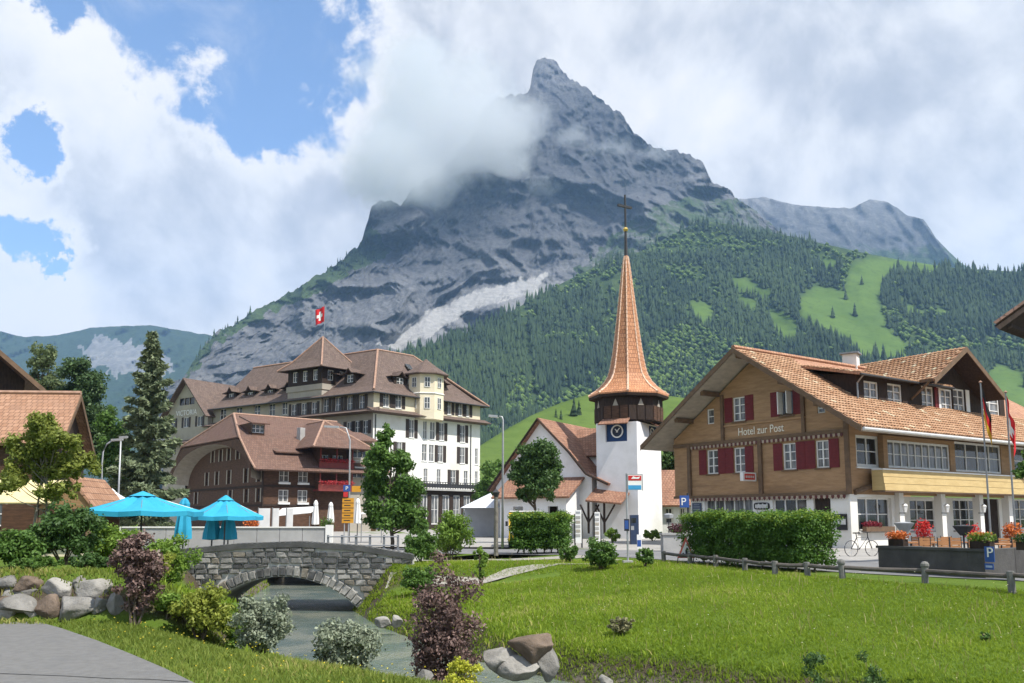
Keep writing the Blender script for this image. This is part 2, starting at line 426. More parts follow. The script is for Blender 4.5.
# ---------------------------------------------------------------- the high rock mountain
rock = rockmat('rock', (.052, .058, .072), (.175, .176, .178), (.032, .050, .022))
MT_TOP = [(150, 400), (187, 374), (200, 350), (215, 334), (250, 312), (300, 288), (345, 259), (362, 240), (368, 220), (372, 208), (379, 200), (387, 198), (394, 202), (401, 204), (412, 190), (440, 172), (470, 140),
          (485, 108), (496, 99), (512, 94), (524, 95), (530, 88), (533, 70), (537, 59), (546, 56), (556, 60), (564, 73), (578, 86), (600, 95), (620, 113), (634, 132), (648, 143), (672, 149), (690, 152), (704, 164), (712, 180), (736, 196), (780, 232), (830, 262), (900, 300)]
def rel_main(P, U, V, s):
    q = P / 1000.0
    wv = fbm(q * 2.5, 4, 5) - .5; w2 = fbm(q * 6 + 3, 4, 6) - .5
    big = ridged(np.stack([q[..., 0] * 1.7 + wv * 1.2, q[..., 1] * .9, q[..., 2] * .5 + wv * .6], -1), 3, 1, .36)
    gul = ridged(np.stack([q[..., 0] * 9 + w2 * 2.0 + q[..., 2] * 2.0, q[..., 1] * 1.2, q[..., 2] * 1.0], -1), 5, 21, .6)
    fin = ridged(q * np.array([24, 10, 10]) + wv[..., None] * 2, 6, 25, .66)
    bed = (q[..., 2] - q[..., 0] * .30 + wv * .55 + w2 * .12) * 7.5        # beds dipping down to the left
    led = (bed % 1.0); led = np.where(led < .8, led / .8, (1 - led) / .2)
    return -(big - .4) * 460 - (gul - .4) * 95 - (fin - .4) * 36 + led * 5 * (.1 + 1.6 * fbm(q * 3, 2, 8))
SCREE = [(378, 345), (420, 318), (470, 292), (520, 280), (548, 272), (540, 292), (505, 300), (470, 312), (440, 330), (400, 350)]
SCREE2 = [(385, 352), (450, 305), (520, 282), (560, 275), (600, 260), (640, 240), (700, 225), (600, 330), (420, 360)]
GREENS = [[(187, 380), (187, 360), (250, 308), (345, 255), (372, 225), (392, 250), (330, 285), (250, 322), (215, 345)], [(560, 300), (590, 255), (640, 215), (700, 185), (740, 200), (800, 250), (700, 330), (560, 340)],
          [(520, 400), (500, 330), (560, 290), (620, 330)]]
def a_scree(P, U, V, s): return np.maximum(inpoly(U, V, SCREE, 6, 1) * .9, inpoly(U, V, SCREE2, 10, 2) * .35 * (fbm(P / 90., 4, 3) > .47))
def a_green(P, U, V, s):
    g = np.maximum(inpoly(U, V, GREENS[0], 8, 3) * .95, np.maximum(inpoly(U, V, GREENS[1], 14, 4) * .42, inpoly(U, V, GREENS[2], 14, 5) * .6))
    return g
MTN, MTU, MTV = mountain_sheet('rocky_mountain', 150, 880, 1.25, 320, MT_TOP, [(150, 524), (880, 524)],
    [(150, 3200), (880, 3100)], [(150, 1250), (880, 1200)],
    rel_main, 1, rock, 1.15, 13, {'scree': a_scree, 'green': a_green}, 'craggy grey limestone mountain with a sharp summit above the village')
# ---------------------------------------------------------------- ridge behind on the right
rock2 = rockmat('far_rock', (.075, .08, .088), (.24, .238, .235), (.05, .075, .03), .003)
def rel_far(P, U, V, s):
    q = P / 1000.; return -(ridged(np.stack([q[..., 0] * 3.2, q[..., 1], q[..., 2] * .7], -1), 5, 31, .55) - .4) * 330
def a_far(P, U, V, s): return np.clip((V - 232) / 40., 0, 1) * .8
mountain_sheet('cliff_ridge', 690, 1060, 2.2, 90, [(690, 190), (740, 199), (762, 197), (800, 206), (850, 208), (868, 200), (888, 202), (905, 214), (924, 220), (936, 238), (958, 260), (1000, 290), (1060, 320)],
    [(690, 400), (1060, 400)], [(690, 4300), (1060, 4300)], [(690, 3200), (1060, 3200)], rel_far, 3, rock2, 1.4, 3, {'green': a_far}, 'dark flat-topped cliff ridge right of the summit')
# ---------------------------------------------------------------- hills closing the valley on the left
rock3 = rockmat('valley_hill', (.09, .10, .11), (.24, .24, .24), (.020, .034, .020), .003)
def rel_left(P, U, V, s):
    q = P / 1000.; return -(ridged(np.stack([q[..., 0] * 2.5, q[..., 1], q[..., 2] * 1.2], -1), 5, 41, .55) - .4) * 420
def a_left(P, U, V, s): return 1.0 - inpoly(U, V, [(118, 378), (75, 352), (100, 335), (160, 345), (176, 372), (160, 385)], 14, 8) * .9
mountain_sheet('valley_hills', -140, 330, 2.4, 80, [(-140, 318), (-60, 322), (0, 331), (25, 337), (60, 335), (90, 328), (150, 325), (185, 331), (215, 336), (330, 350)],
    [(-140, 524), (330, 524)], [(-140, 4600), (330, 4600)], [(-140, 1900), (330, 1900)], rel_left, 4, rock3, 1.2, 2, {'green': a_left}, 'dark forested hills closing the valley on the left')
# ---------------------------------------------------------------- forested slope
MEADOWS = [[(768, 308), (786, 314), (802, 332), (792, 347), (776, 334)], [(688, 300), (706, 304), (716, 314), (704, 326), (690, 316)], [(818, 254), (838, 260), (838, 274), (820, 268)], [(905, 300), (918, 306), (922, 318), (910, 314)], [(800, 300), (815, 285), (845, 290), (850, 262), (870, 258), (884, 266), (880, 300), (890, 330), (912, 352), (905, 362), (860, 362), (842, 340), (800, 320)],
           [(870, 256), (900, 258), (945, 262), (935, 275), (900, 272), (880, 285)], [(722, 270), (745, 280), (775, 292), (770, 302), (735, 290)], [(740, 295), (760, 302), (752, 312), (738, 305)],
           [(983, 378), (1000, 362), (1024, 375), (1024, 392), (990, 392)], [(930, 303), (945, 310), (955, 320), (940, 314)], [(985, 395), (1060, 380), (1060, 430), (985, 430)]]
slope_m = meadowmat('slope_grass', (.065, .115, .024), (.088, .145, .03), (.045, .075, .02), .012, (.026, .048, .018), (.06, .09, .03))
FO_TOP = [(300, 440), (360, 385), (380, 366), (400, 357), (440, 345), (480, 328), (510, 312), (540, 295), (570, 279), (600, 264), (640, 252), (670, 236), (700, 220), (740, 226), (780, 234), (820, 243), (860, 252), (900, 260), (955, 268), (1024, 272), (1100, 276)]
def rel_fo(P, U, V, s):
    q = P / 1000.; return -(ridged(np.stack([q[..., 0] * 3, q[..., 1] * 2, q[..., 2]], -1), 4, 51, .5) - .4) * 120
FO, FOU, FOV = mountain_sheet('forest_slope', 300, 1100, 3, 110, FO_TOP, [(340, 524), (1100, 524)], [(340, 2000), (1100, 1850)], [(340, 800), (1100, 800)], rel_fo, 5, slope_m, 1.05, 0, {'meadow': lambda P, U, V, s: blur(np.max([inpoly(U, V, p, 5, 20 + k) for k, p in enumerate(MEADOWS)], 0) * 1.0, 3)}, 'steep green slope covered with spruce forest')
# ---------------------------------------------------------------- near pasture hill behind the church
past_m = meadowmat('pasture_grass', (.068, .112, .022), (.092, .142, .03), (.048, .08, .018), .04)
def rel_pa(P, U, V, s): return (fbm(P / 60., 3, 61) - .5) * 14
PA, PAU, PAV = mountain_sheet('pasture_hill', 430, 1120, 6, 30, [(430, 480), (440, 470), (478, 447), (500, 433), (530, 416), (560, 403), (600, 391), (640, 392), (700, 400), (800, 420), (1120, 430)], [(430, 524), (1120, 524)],
    [(430, 420), (1120, 430)], [(430, 190), (1120, 200)], rel_pa, 6, past_m, 1.0, 0, None, 'bright green pasture hill behind the church')
# ---------------------------------------------------------------- forest: thousands of spruces that read as one mass
def cones(base, h, r, seed, tiers=2, n=6):
    """low cone trees; base (k,3)"""
    rg = np.random.default_rng(seed); k = len(base); V, Fc, S = [], [], []; vo = 0
    tone = rg.random(k)
    for t in range(tiers):
        z0 = h * (.06 + .80 * t / tiers); z1 = h * (min(1.0, .62 + .3 * t / tiers) if t < tiers - 1 else 1.0); rr = r * (1 - .84 * t / tiers)
        ang = np.arange(n) * 2 * np.pi / n + rg.random((k, 1)) * 6.28
        jr = rr[:, None] * (.72 + .56 * rg.random((k, n)))
        ring = np.stack([base[:, :1] + np.cos(ang) * jr, base[:, 1:2] + np.sin(ang) * jr, base[:, 2:] + z0[:, None] + (rg.random((k, n)) - .6) * h[:, None] * .10], -1)
        tip = np.stack([base[:, 0] + (rg.random(k) - .5) * rr * .3, base[:, 1] + (rg.random(k) - .5) * rr * .3, base[:, 2] + z1], -1)[:, None]
        vv = np.concatenate([ring, tip], 1); V.append(vv.reshape(-1, 3))
        i = np.arange(k)[:, None] * (n + 1) + vo; a = np.arange(n)[None]
        Fc.append(np.stack([i + a, i + (a + 1) % n, i + n + 0 * a], -1).reshape(-1, 3)); vo += k * (n + 1)
        S.append(np.repeat(np.clip(tone + (rg.random(k) - .5) * .2, 0, 1), n + 1))
    return np.concatenate(V), np.concatenate(Fc), np.concatenate(S)
spruce_far = leafmat('spruce_far', (.010, .025, .012), (.046, .076, .027), .05, .9)
broad_far = leafmat('broadleaf_far', (.06, .11, .025), (.14, .21, .05), .2, .9)
BROAD = [[(630, 420), (650, 345), (690, 325), (720, 340), (760, 345), (770, 370), (700, 400)], [(505, 420), (515, 380), (540, 390), (560, 420)], [(600, 400), (590, 380), (640, 380)]]
def forest():
    rg = np.random.default_rng(77); nr, nc = FO.shape[:2]
    n = 34000; a = rg.random(n) ** .8 * (nr - 2); b = rg.random(n) * (nc - 2); i, j = a.astype(int), b.astype(int); fa, fb = (a - i)[:, None], (b - j)[:, None]
    P = (FO[i, j] * (1 - fa) + FO[i + 1, j] * fa) * (1 - fb) + (FO[i, j + 1] * (1 - fa) + FO[i + 1, j + 1] * fa) * fb
    U, V = FOU[0, j] + fb[:, 0] * 3, FOV[i, j] * (1 - fa[:, 0]) + FOV[i + 1, j] * fa[:, 0]
    mead = np.zeros(n, bool)
    for k, p in enumerate(MEADOWS): mead |= inpoly(U, V, p, 5, 20 + k)
    gap = (fbm(P / 140., 4, 71) > .60) | ((U < 720) & (V < 345) & (U > 540) & (fbm(P / 70., 4, 72) > .50))
    br = np.zeros(n, bool)
    for k, p in enumerate(BROAD): br |= inpoly(U, V, p, 8, 30 + k) & (rg.random(n) < .8)
    br |= rg.random(n) < .05
    scree_gap = (np.abs(U - 522 - (V - 300) * .12) < 3.0) & (V < 420)
    ok = ~mead & ~scree_gap
    sp = ok & ~gap & ~br & (V < 470)
    h = rg.uniform(11, 30, n) * (.7 + .6 * fbm(P / 60., 3, 73)); r = h * rg.uniform(.13, .2, n)
    v, f, s = cones(P[sp], h[sp], r[sp], 5, 2, 5); big = np.clip((fbm(P[sp] / 110., 3, 79) - .5) * 2.2 + .45, 0, 1); s = np.clip(s * .5 + .5 * np.concatenate([np.repeat(big, 6)] * 2), 0, 1)
    o = mesh_np('spruce_forest', v, f, spruce_far, attrs={'shade': s}); tag(o, 'dense dark green spruce forest covering the mountain slope', 'forest', None, 'stuff')
    bl = ok & (br | (gap & (rg.random(n) < .35))) & (V < 470)
    # broadleaf scrub: small lumpy crowns
    B = P[bl]; hh = rg.uniform(6, 13, bl.sum()); ico = np.array([(0, 0, 1), (.9, 0, .3), (.28, .85, .35), (-.72, .52, .3), (-.72, -.52, .3), (.28, -.85, .3), (0, 0, -.4)])
    fc = np.array([(0, 1, 2), (0, 2, 3), (0, 3, 4), (0, 4, 5), (0, 5, 1), (6, 2, 1), (6, 3, 2), (6, 4, 3), (6, 5, 4), (6, 1, 5)])
    vv = B[:, None] + ico[None] * hh[:, None, None] * np.array([.55, .55, .62]) * (.75 + .5 * rg.random((len(B), 7, 1))) + np.array([0, 0, 1]) * hh[:, None, None] * .4
    ff = (np.arange(len(B))[:, None, None] * 7 + fc[None]).reshape(-1, 3)
    o = mesh_np('broadleaf_scrub', vv.reshape(-1, 3), ff, broad_far, attrs={'shade': np.repeat(rg.random(len(B)), 7)}); tag(o, 'light green broadleaf scrub between the spruces', 'scrub', None, 'stuff')
    # trees along the left shoulder of the rock mountain
    nr, nc = MTN.shape[:2]; n = 9000; a = rg.random(n) * (nr - 2); b = rg.random(n) * (nc - 2); i, j = a.astype(int), b.astype(int)
    P = MTN[i, j]; U, V = MTU[0, j], MTV[i, j]
    k = (inpoly(U, V, [(187, 378), (187, 362), (250, 306), (345, 252), (366, 236), (380, 262), (320, 276), (270, 300), (230, 330), (215, 345)], 5, 40) | (inpoly(U, V, GREENS[1], 10, 41) & (fbm(P / 60., 4, 44) > .53) & (V > 232)))
    v, f, s = cones(P[k], rg.uniform(14, 24, k.sum()), rg.uniform(2.4, 4, k.sum()), 8, 2, 5)
    o = mesh_np('ridge_trees', v, f, spruce_far, attrs={'shade': s}); tag(o, 'thin belt of dark spruces along the left shoulder of the mountain', 'forest', None, 'stuff')
forest()
# ---------------------------------------------------------------- ground around the village
def ground():
    xs = np.concatenate([np.linspace(-6000, -70, 9), np.linspace(-60, 60, 300), np.linspace(70, 6000, 9)])
    ys = np.concatenate([np.linspace(-3000, 0, 6), np.linspace(2, 64, 180), np.linspace(68, 130, 20), np.linspace(200, 7000, 12)])
    X, Y = np.meshgrid(xs, ys); Z = zg(X, Y)
    m, T, b, out = newmat('soil_and_turf')
    pos = T.node('ShaderNodeNewGeometry').outputs['Position']
    c = T.mix(T.smooth(T.noise(pos, .8, 6, .65), .35, .65), (.075, .125, .016), (.11, .165, .025))
    c = T.mix(T.math('MULTIPLY', T.smooth(T.noise(pos, 14, 5, .7), .45, .7), .6), c, (.045, .075, .016))
    z = T.node('ShaderNodeSeparateXYZ'); T.link(pos, z.inputs[0])
    wet = T.smooth(T.math('ADD', z.outputs[2], T.math('MULTIPLY', T.math('SUBTRACT', T.noise(pos, 2.5, 5, .6), .5), .5)), -1.15, -1.45)
    nz = T.node('ShaderNodeSeparateXYZ'); T.link(T.node('ShaderNodeNewGeometry').outputs['Normal'], nz.inputs[0]); c = T.mix(T.smooth(nz.outputs[2], .9, .75), c, (.075, .06, .042))
    c = T.mix(wet, c, T.mix(T.smooth(T.noise(pos, 7, 5, .7), .4, .6), (.16, .14, .11), (.08, .07, .05)))
    T.link(c, b.inputs['Base Color']); b.inputs['Roughness'].default_value = .95; b.inputs['Specular IOR Level'].default_value = .1
    bp = T.node('ShaderNodeBump'); bp.inputs['Strength'].default_value = .6; bp.inputs['Distance'].default_value = .05
    T.link(T.noise(pos, 22, 4, .7), bp.inputs['Height']); T.link(bp.outputs[0], b.inputs['Normal'])
    o = mesh_np('ground', np.stack([X, Y, Z], -1).reshape(-1, 3), grid_faces(*X.shape), m, smooth=True); tag(o, 'grassy valley floor with a stream channel', None, None, 'structure')
ground()
WATER_Z = -1.62
def water():
    m, T, b, out = newmat('stream_water')
    pos = T.node('ShaderNodeNewGeometry').outputs['Position']
    b.inputs['Base Color'].default_value = (.10, .125, .115, 1); b.inputs['Roughness'].default_value = .07; b.inputs['Specular IOR Level'].default_value = .9
    sh = T.smooth(T.noise(pos, .7, 4, .6), .4, .65)
    T.link(T.mix(sh, (.10, .135, .12), (.20, .215, .175)), b.inputs['Base Color'])
    bp = T.node('ShaderNodeBump'); bp.inputs['Strength'].default_value = .55; bp.inputs['Distance'].default_value = .12
    T.link(T.math('ADD', T.noise(T.vmath('MULTIPLY', pos, (1.6, 1, 1)), 3.2, 5, .6, .8), T.noise(pos, 11, 3, .6)), bp.inputs['Height']); T.link(bp.outputs[0], b.inputs['Normal'])
    pts = []; w = 3.0
    L, R = [], []
    for i, p in enumerate(STREAM):
        a = STREAM[max(0, i - 1)]; c = STREAM[min(len(STREAM) - 1, i + 1)]; t = (c - a) / np.linalg.norm(c - a); nn = np.array([-t[1], t[0]])
        L.append(p + nn * w); R.append(p - nn * w)
    v = [(q[0], q[1], WATER_Z) for q in L] + [(q[0], q[1], WATER_Z) for q in R]; n = len(L)
    mm = M(); mm.add(v, [(i, n + i, n + i + 1, i + 1) for i in range(n - 1)])
    tag(mm.build('stream', m), 'shallow grey green stream running under the stone bridge', None, None, 'structure')
water()
def strip(name, pts, width, z, mat, label, floor=-.05):
    """a road or path following a polyline, laid flush on the ground"""
    P = np.array(pts, float); d = np.r_[0, np.cumsum(np.hypot(*np.diff(P, axis=0).T))]; n = max(8, int(d[-1] / 1.0)); t = np.linspace(0, d[-1], n)
    k = np.ones(9) / 9; X = np.interp(t, d, P[:, 0]); Y = np.interp(t, d, P[:, 1])
    X[4:-4] = np.convolve(X, k, 'valid'); Y[4:-4] = np.convolve(Y, k, 'valid')
    tx, ty = np.gradient(X), np.gradient(Y); l = np.hypot(tx, ty); nx, ny = -ty / l, tx / l; rows = []
    for o in np.linspace(-.5, .5, 7): rows.append(np.stack([X + nx * o * width, Y + ny * o * width, 0 * X], -1))
    G = np.stack(rows); G[..., 2] = np.maximum(zg(G[..., 0], G[..., 1]), floor) + z
    o = mesh_np(name, G.reshape(-1, 3), grid_faces(*G.shape[:2])[:, ::-1], mat, smooth=True); tag(o, label, None, None, 'structure')
    return G
asph = pm('asphalt', (.135, .134, .13), (.165, .163, .158), 9, .92, .35, 40, .2, c3=(.13, .13, .13))
asph2 = pm('road_asphalt', (.15, .15, .155), (.20, .20, .20), .8, .92, .3, 30, .2)
gravel = pm('gravel', (.34, .32, .28), (.24, .23, .20), 6, .95, .6, 40, .1)
paving = pm('paving', (.36, .345, .32), (.27, .26, .245), 1.2, .9, .2, 20, .2)
ROAD = strip('road', [(40, 14.5), (24, 19), (14.5, 24), (10.5, 29.5), (8.2, 36), (3, 41.5), (-8, 44), (-30, 46), (-60, 50)], 6.2, .02, asph2, 'grey asphalt village road passing the hotels')
strip('bridge_lane', [(-24, 32.6), (-12.5, 31.9), (-4, 31.9), (0, 33), (3, 36), (5, 39)], 2.2, .016, gravel, 'gravel lane leading over the stone bridge')
strip('footpath', [(-4.2, 29.2), (-1, 28.6), (1.2, 28.2), (2.6, 29.5), (4, 33)], .5, .03, gravel, 'narrow pale footpath across the meadow', -3)
def flat(name, pts, z, mat, label):
    m = M(); m.add([(x, y, z) for x, y in pts], [tuple(range(len(pts)))]); o = m.build(name, mat)
    if o.data.polygons[0].normal.z < 0: o.data.flip_normals()
    return tag(o, label, None, None, 'structure')
# near path in the lower left corner: a curved edge against the lawn
pe = [onz(38, 623), onz(60, 629), onz(95, 641), onz(130, 655), onz(165, 670), onz(195, 685), onz(225, 705), onz(300, 790)]
flat('path', [(p.x, p.y) for p in pe] + [(-2, 1), (-14, 1), (-16, 13.0)], .018, asph, 'grey asphalt path in the lower left corner')
jt = M(); jp = [onz(u, v + .5 * math.sin(u * .13), .022) for u, v in ((-10, 673.5), (30, 675), (70, 676), (110, 678), (150, 679), (188, 682))]
for a_, b_ in zip(jp[:-1], jp[1:]): jt.poly(a_, b_, b_ + Vector((0, .022, 0)), a_ + Vector((0, .016, 0)))
jt.build('joint', pm('tar_joint', (.03, .03, .03), (.05, .05, .048), 9, .8), bpy.data.objects['path'])
flat('forecourt', [(10.8, 30.5), (15.5, 25.5), (24, 21.5), (60, 14), (60, 60), (30, 70), (4, 66), (3, 46), (8, 40)], .012, paving, 'paved forecourt round the chalet hotel and the church')
flat('hotel_square', [(-60, 52), (-20, 49), (2, 47), (3, 66), (20, 90), (2, 140), (-70, 150)], .008, paving, 'paved square in front of the large hotel')
# ================================================================ air: haze, and the clouds that hang on the mountain
def haze():
    m = bpy.data.materials.new('haze_air'); m.use_nodes = True; T = NT(m.node_tree); T.n.clear()
    out = T.node('ShaderNodeOutputMaterial'); v = T.node('ShaderNodeVolumePrincipled')
    v.inputs['Color'].default_value = (.36, .60, 1.0, 1); v.inputs['Density'].default_value = 8.0e-5; v.inputs['Anisotropy'].default_value = .1
    T.link(v.outputs[0], out.inputs['Volume'])
    b = M(); b.box((-6500, -3500, -5), (13000, 0, 0), (0, 11000, 0), (0, 0, 2150))
    tag(b.build('haze', m, uv=False), 'thin blue haze filling the valley', 'haze', None, 'stuff')
haze()
def cloud(label, blobs, dens, nscale, thr, seed):
    """blobs: (u, v, distance, radius in metres, squash)"""
    m = bpy.data.materials.new('cloud_vapour'); m.use_nodes = True; T = NT(m.node_tree); T.n.clear()
    out = T.node('ShaderNodeOutputMaterial'); v = T.node('ShaderNodeVolumePrincipled')
    v.inputs['Color'].default_value = (1, 1, 1, 1); v.inputs['Anisotropy'].default_value = -.42
    pos = T.node('ShaderNodeNewGeometry').outputs['Position']
    f = None; lo = Vector((1e9,) * 3); hi = -lo
    for u, vv, D, r, sq in blobs:
        c = at(u, vv, D)
        x = T.vmath('MULTIPLY', T.vmath('SUBTRACT', pos, c), (1 / r, 1 / r, 1 / (r * sq)))
        x = T.math('SUBTRACT', 1, T.vmath('LENGTH', x)); f = x if f is None else T.math('SMOOTH_MAX', f, x, .3)
        for k in range(3):
            q = r * (sq if k == 2 else 1) * 1.12; lo[k] = min(lo[k], c[k] - q); hi[k] = max(hi[k], c[k] + q)
    n = T.noise(T.vmath('ADD', pos, (seed * 911, 0, 0)), nscale, 5, .62)
    d = T.math('ADD', f, T.math('MULTIPLY', T.math('SUBTRACT', n, .5), 2.0))
    d = T.math('MULTIPLY', T.smooth(d, thr, thr + .45), dens)
    T.link(d, v.inputs['Density']); T.link(v.outputs[0], out.inputs['Volume'])
    b = M(); b.box(lo, (hi.x - lo.x, 0, 0), (0, hi.y - lo.y, 0), (0, 0, hi.z - lo.z))
    tag(b.build('cloud', m, uv=False), label, 'cloud', None, 'stuff')
cloud('large white cloud clinging to the left shoulder of the summit', [(455, 150, 2320, 220, .75), (415, 185, 2240, 170, .6), (480, 150, 2350, 190, .8), (505, 120, 2480, 150, .7), (505, 165, 2420, 100, .6), (430, 110, 2300, 260, .8), (390, 160, 2200, 200, .8)], .009, .007, .12, 1)
cloud('thin wisp of cloud drifting across the rock face below the summit', [(570, 135, 2560, 90, .42), (610, 148, 2560, 110, .35), (655, 152, 2560, 90, .4), (540, 185, 2440, 80, .6)], .0065, .014, .25, 2)

def shade_cloud(label, target, k, rx, ry, rz, dens, seed):
    """an unseen cloud added between the sun and the mountain to shade it"""
    m = bpy.data.materials.new('shade_cloud_bank'); m.use_nodes = True; T = NT(m.node_tree); T.n.clear()
    out = T.node('ShaderNodeOutputMaterial'); v = T.node('ShaderNodeVolumePrincipled')
    v.inputs['Color'].default_value = (1, 1, 1, 1); v.inputs['Density'].default_value = dens; T.link(v.outputs[0], out.inputs['Volume'])
    c = np.array(Vector(target) + SUN * k)
    th = np.linspace(0, np.pi, 16)[:, None]; ph = np.linspace(0, 2 * np.pi, 32, endpoint=False)[None]
    q = np.stack([np.sin(th) * np.cos(ph), np.sin(th) * np.sin(ph), np.cos(th) + 0 * ph], -1)
    q = q * (.65 + .7 * fbm(q * 1.6 + seed, 4, seed))[..., None] * np.array([rx, ry, rz]) + c
    i = np.arange(15)[:, None] * 32 + np.arange(32)[None]; j = np.arange(15)[:, None] * 32 + (np.arange(32)[None] + 1) % 32
    o = mesh_np('cloud', q.reshape(-1, 3), np.stack([i, i + 32, j + 32, j], -1).reshape(-1, 4), m, smooth=True); tag(o, label, 'cloud', None, 'stuff')
shade_cloud('unseen cloud added high up to shade the summit', at(470, 215, 2550), 1850, 620, 620, 150, .0025, 3)
shade_cloud('unseen cloud added high up to shade the far ridge', at(860, 235, 3700), 1700, 1000, 700, 150, .003, 5)
# ================================================================ building kit
Z3 = Vector((0, 0, 1))
class Face:
    """a vertical plane: t runs along it, z up, d outwards (towards the viewer)"""
    def __init__(s, O, T, N=None):
        s.O = Vector((O[0], O[1], 0)); s.T = Vector((T[0], T[1], 0)).normalized(); s.N = Vector((s.T.y, -s.T.x, 0))
        if (Vector((0, 0, 0)) - s.O).dot(s.N) < 0: s.N = -s.N
        if N is not None: s.N = Vector(N)
    def P(s, t, z, d=0.0): return s.O + s.T * t + s.N * d + Z3 * z
    def hit(s, u, v, d=0.0):
        r = Vector(ray(u, v)); c = Vector((0, 0, EYE)); o = s.O + s.N * d
        k = (o - c).dot(s.N) / r.dot(s.N); p = c + r * k
        return (p - s.O).dot(s.T), p.z
    def t(s, u, v=480, d=0.0): return s.hit(u, v, d)[0]
    def z(s, u, v, d=0.0): return s.hit(u, v, d)[1]
    def shift(s, d): return Face(s.O + s.N * d, s.T, s.N)
def clip(poly, a, b, c):
    """keep a*t + b*z <= c"""
    out = []
    for i in range(len(poly)):
        p, q = poly[i], poly[(i + 1) % len(poly)]; fp = a * p[0] + b * p[1] - c; fq = a * q[0] + b * q[1] - c
        if fp <= 0: out.append(p)
        if (fp < 0 < fq) or (fq < 0 < fp):
            k = fp / (fp - fq); out.append((p[0] + (q[0] - p[0]) * k, p[1] + (q[1] - p[1]) * k))
    return out
def wall(m, F, t0, t1, z0, z1, holes=(), cuts=(), depth=.16, d=0.0):
    """a wall plane with real openings and reveals, clipped by half planes"""
    ts = sorted({t0, t1} | {x for h in holes for x in h[:2] if t0 < x < t1}); zs = sorted({z0, z1} | {x for h in holes for x in h[2:4] if z0 < x < z1})
    for i in range(len(ts) - 1):
        for j in range(len(zs) - 1):
            a, b, c, e = ts[i], ts[i + 1], zs[j], zs[j + 1]; mt, mz = (a + b) / 2, (c + e) / 2
            if any(h[0] < mt < h[1] and h[2] < mz < h[3] for h in holes): continue
            p = [(a, c), (b, c), (b, e), (a, e)]
            for q in cuts:
                if p: p = clip(p, *q)
            if len(p) > 2:
                pts = [F.P(t, z, d) for t, z in p]; nr = (pts[1] - pts[0]).cross(pts[2] - pts[0])
                m.poly(*(pts if nr.dot(F.N) > 0 else pts[::-1]))
    for a, b, c, e in [h[:4] for h in holes]:
        for p, q in (((a, c), (b, c)), ((b, c), (b, e)), ((b, e), (a, e)), ((a, e), (a, c))):
            m.poly(F.P(*p, d), F.P(*p, d - depth), F.P(*q, d - depth), F.P(*q, d))
    return m
def fbox(m, F, t0, t1, z0, z1, d0, d1):
    return m.box(F.P(t0, z0, d0), F.T * (t1 - t0), Z3 * (z1 - z0), F.N * (d1 - d0))
def window(F, h, par, frame, glass, nx=2, ny=2, shut=None, depth=.16, fw=.07, sill=None, d=0.0, sw=None, bar=.05, curtain=None):
    """window > pane, shutter, sill; h = (t0, t1, z0, z1) on face F"""
    a, b, c, e = h; lo, hi = d - depth + .02, d - depth + .09; m = M()
    fbox(m, F, a, a + fw, c, e, lo, hi); fbox(m, F, b - fw, b, c, e, lo, hi); fbox(m, F, a + fw, b - fw, c, c + fw, lo, hi); fbox(m, F, a + fw, b - fw, e - fw, e, lo, hi)
    for k in range(1, nx): x = a + (b - a) * k / nx; fbox(m, F, x - bar * .8, x + bar * .8, c + fw, e - fw, lo, hi - .008)
    for k in range(1, ny): z = c + (e - c) * k / ny; fbox(m, F, a + fw, b - fw, z - bar / 2, z + bar / 2, lo, hi - .016)
    w = m.build('window', frame, par)
    M().poly(F.P(a, c, lo + .012), F.P(b, c, lo + .012), F.P(b, e, lo + .012), F.P(a, e, lo + .012)).build('pane', glass, w)
    if curtain:
        pass
    if shut:
        sw = sw or (b - a) * .5; g = .03
        for x0, x1 in ((a - g - sw, a - g), (b + g, b + g + sw)):
            s = M(); fbox(s, F, x0, x1, c - .03, e + .03, d + .01, d + .045)
            n = max(3, int((e - c) / .16))
            for k in range(n):
                z = c + (e - c) * (k + .5) / n; fbox(s, F, x0 + .05, x1 - .05, z - .03, z + .03, d + .045, d + .06)
            s.build('shutter', shut, w)
    if sill: s = M(); fbox(s, F, a - .08, b + .08, c - .09, c - .012, d - .02, d + .09); s.build('sill', sill, w)
    return w
def roof(m, pts, th=.16): return m.slab(pts, th)
def text(name, s, F, t, z, d, size, mat, par, w=None):
    cu = bpy.data.curves.new('lettering', 'FONT'); cu.body = s; cu.size = size; cu.extrude = .015; cu.align_x = 'CENTER'
    o = bpy.data.objects.new('lettering', cu); me = bpy.data.meshes.new_from_object(o); bpy.data.objects.remove(o)
    co = np.empty(len(me.vertices) * 3); me.vertices.foreach_get('co', co); co = co.reshape(-1, 3)
    if w: co[:, 0] *= w / max(1e-6, (co[:, 0].max() - co[:, 0].min()))
    X = F.T if Vector((0, 0, 1)).cross(F.N).dot(F.T) > 0 else -F.T
    off = ORG[par.name] if par is not None else Vector()
    b = np.array(F.P(t, z, d) - off); co = b + co[:, :1] * np.array(X) + co[:, 1:2] * np.array([0, 0, 1]) + co[:, 2:] * np.array(F.N)
    me.vertices.foreach_set('co', co.ravel().astype(np.float32)); me.update(); me.materials.clear(); me.materials.append(mat)
    return link(bpy.data.objects.new(name, me), par)
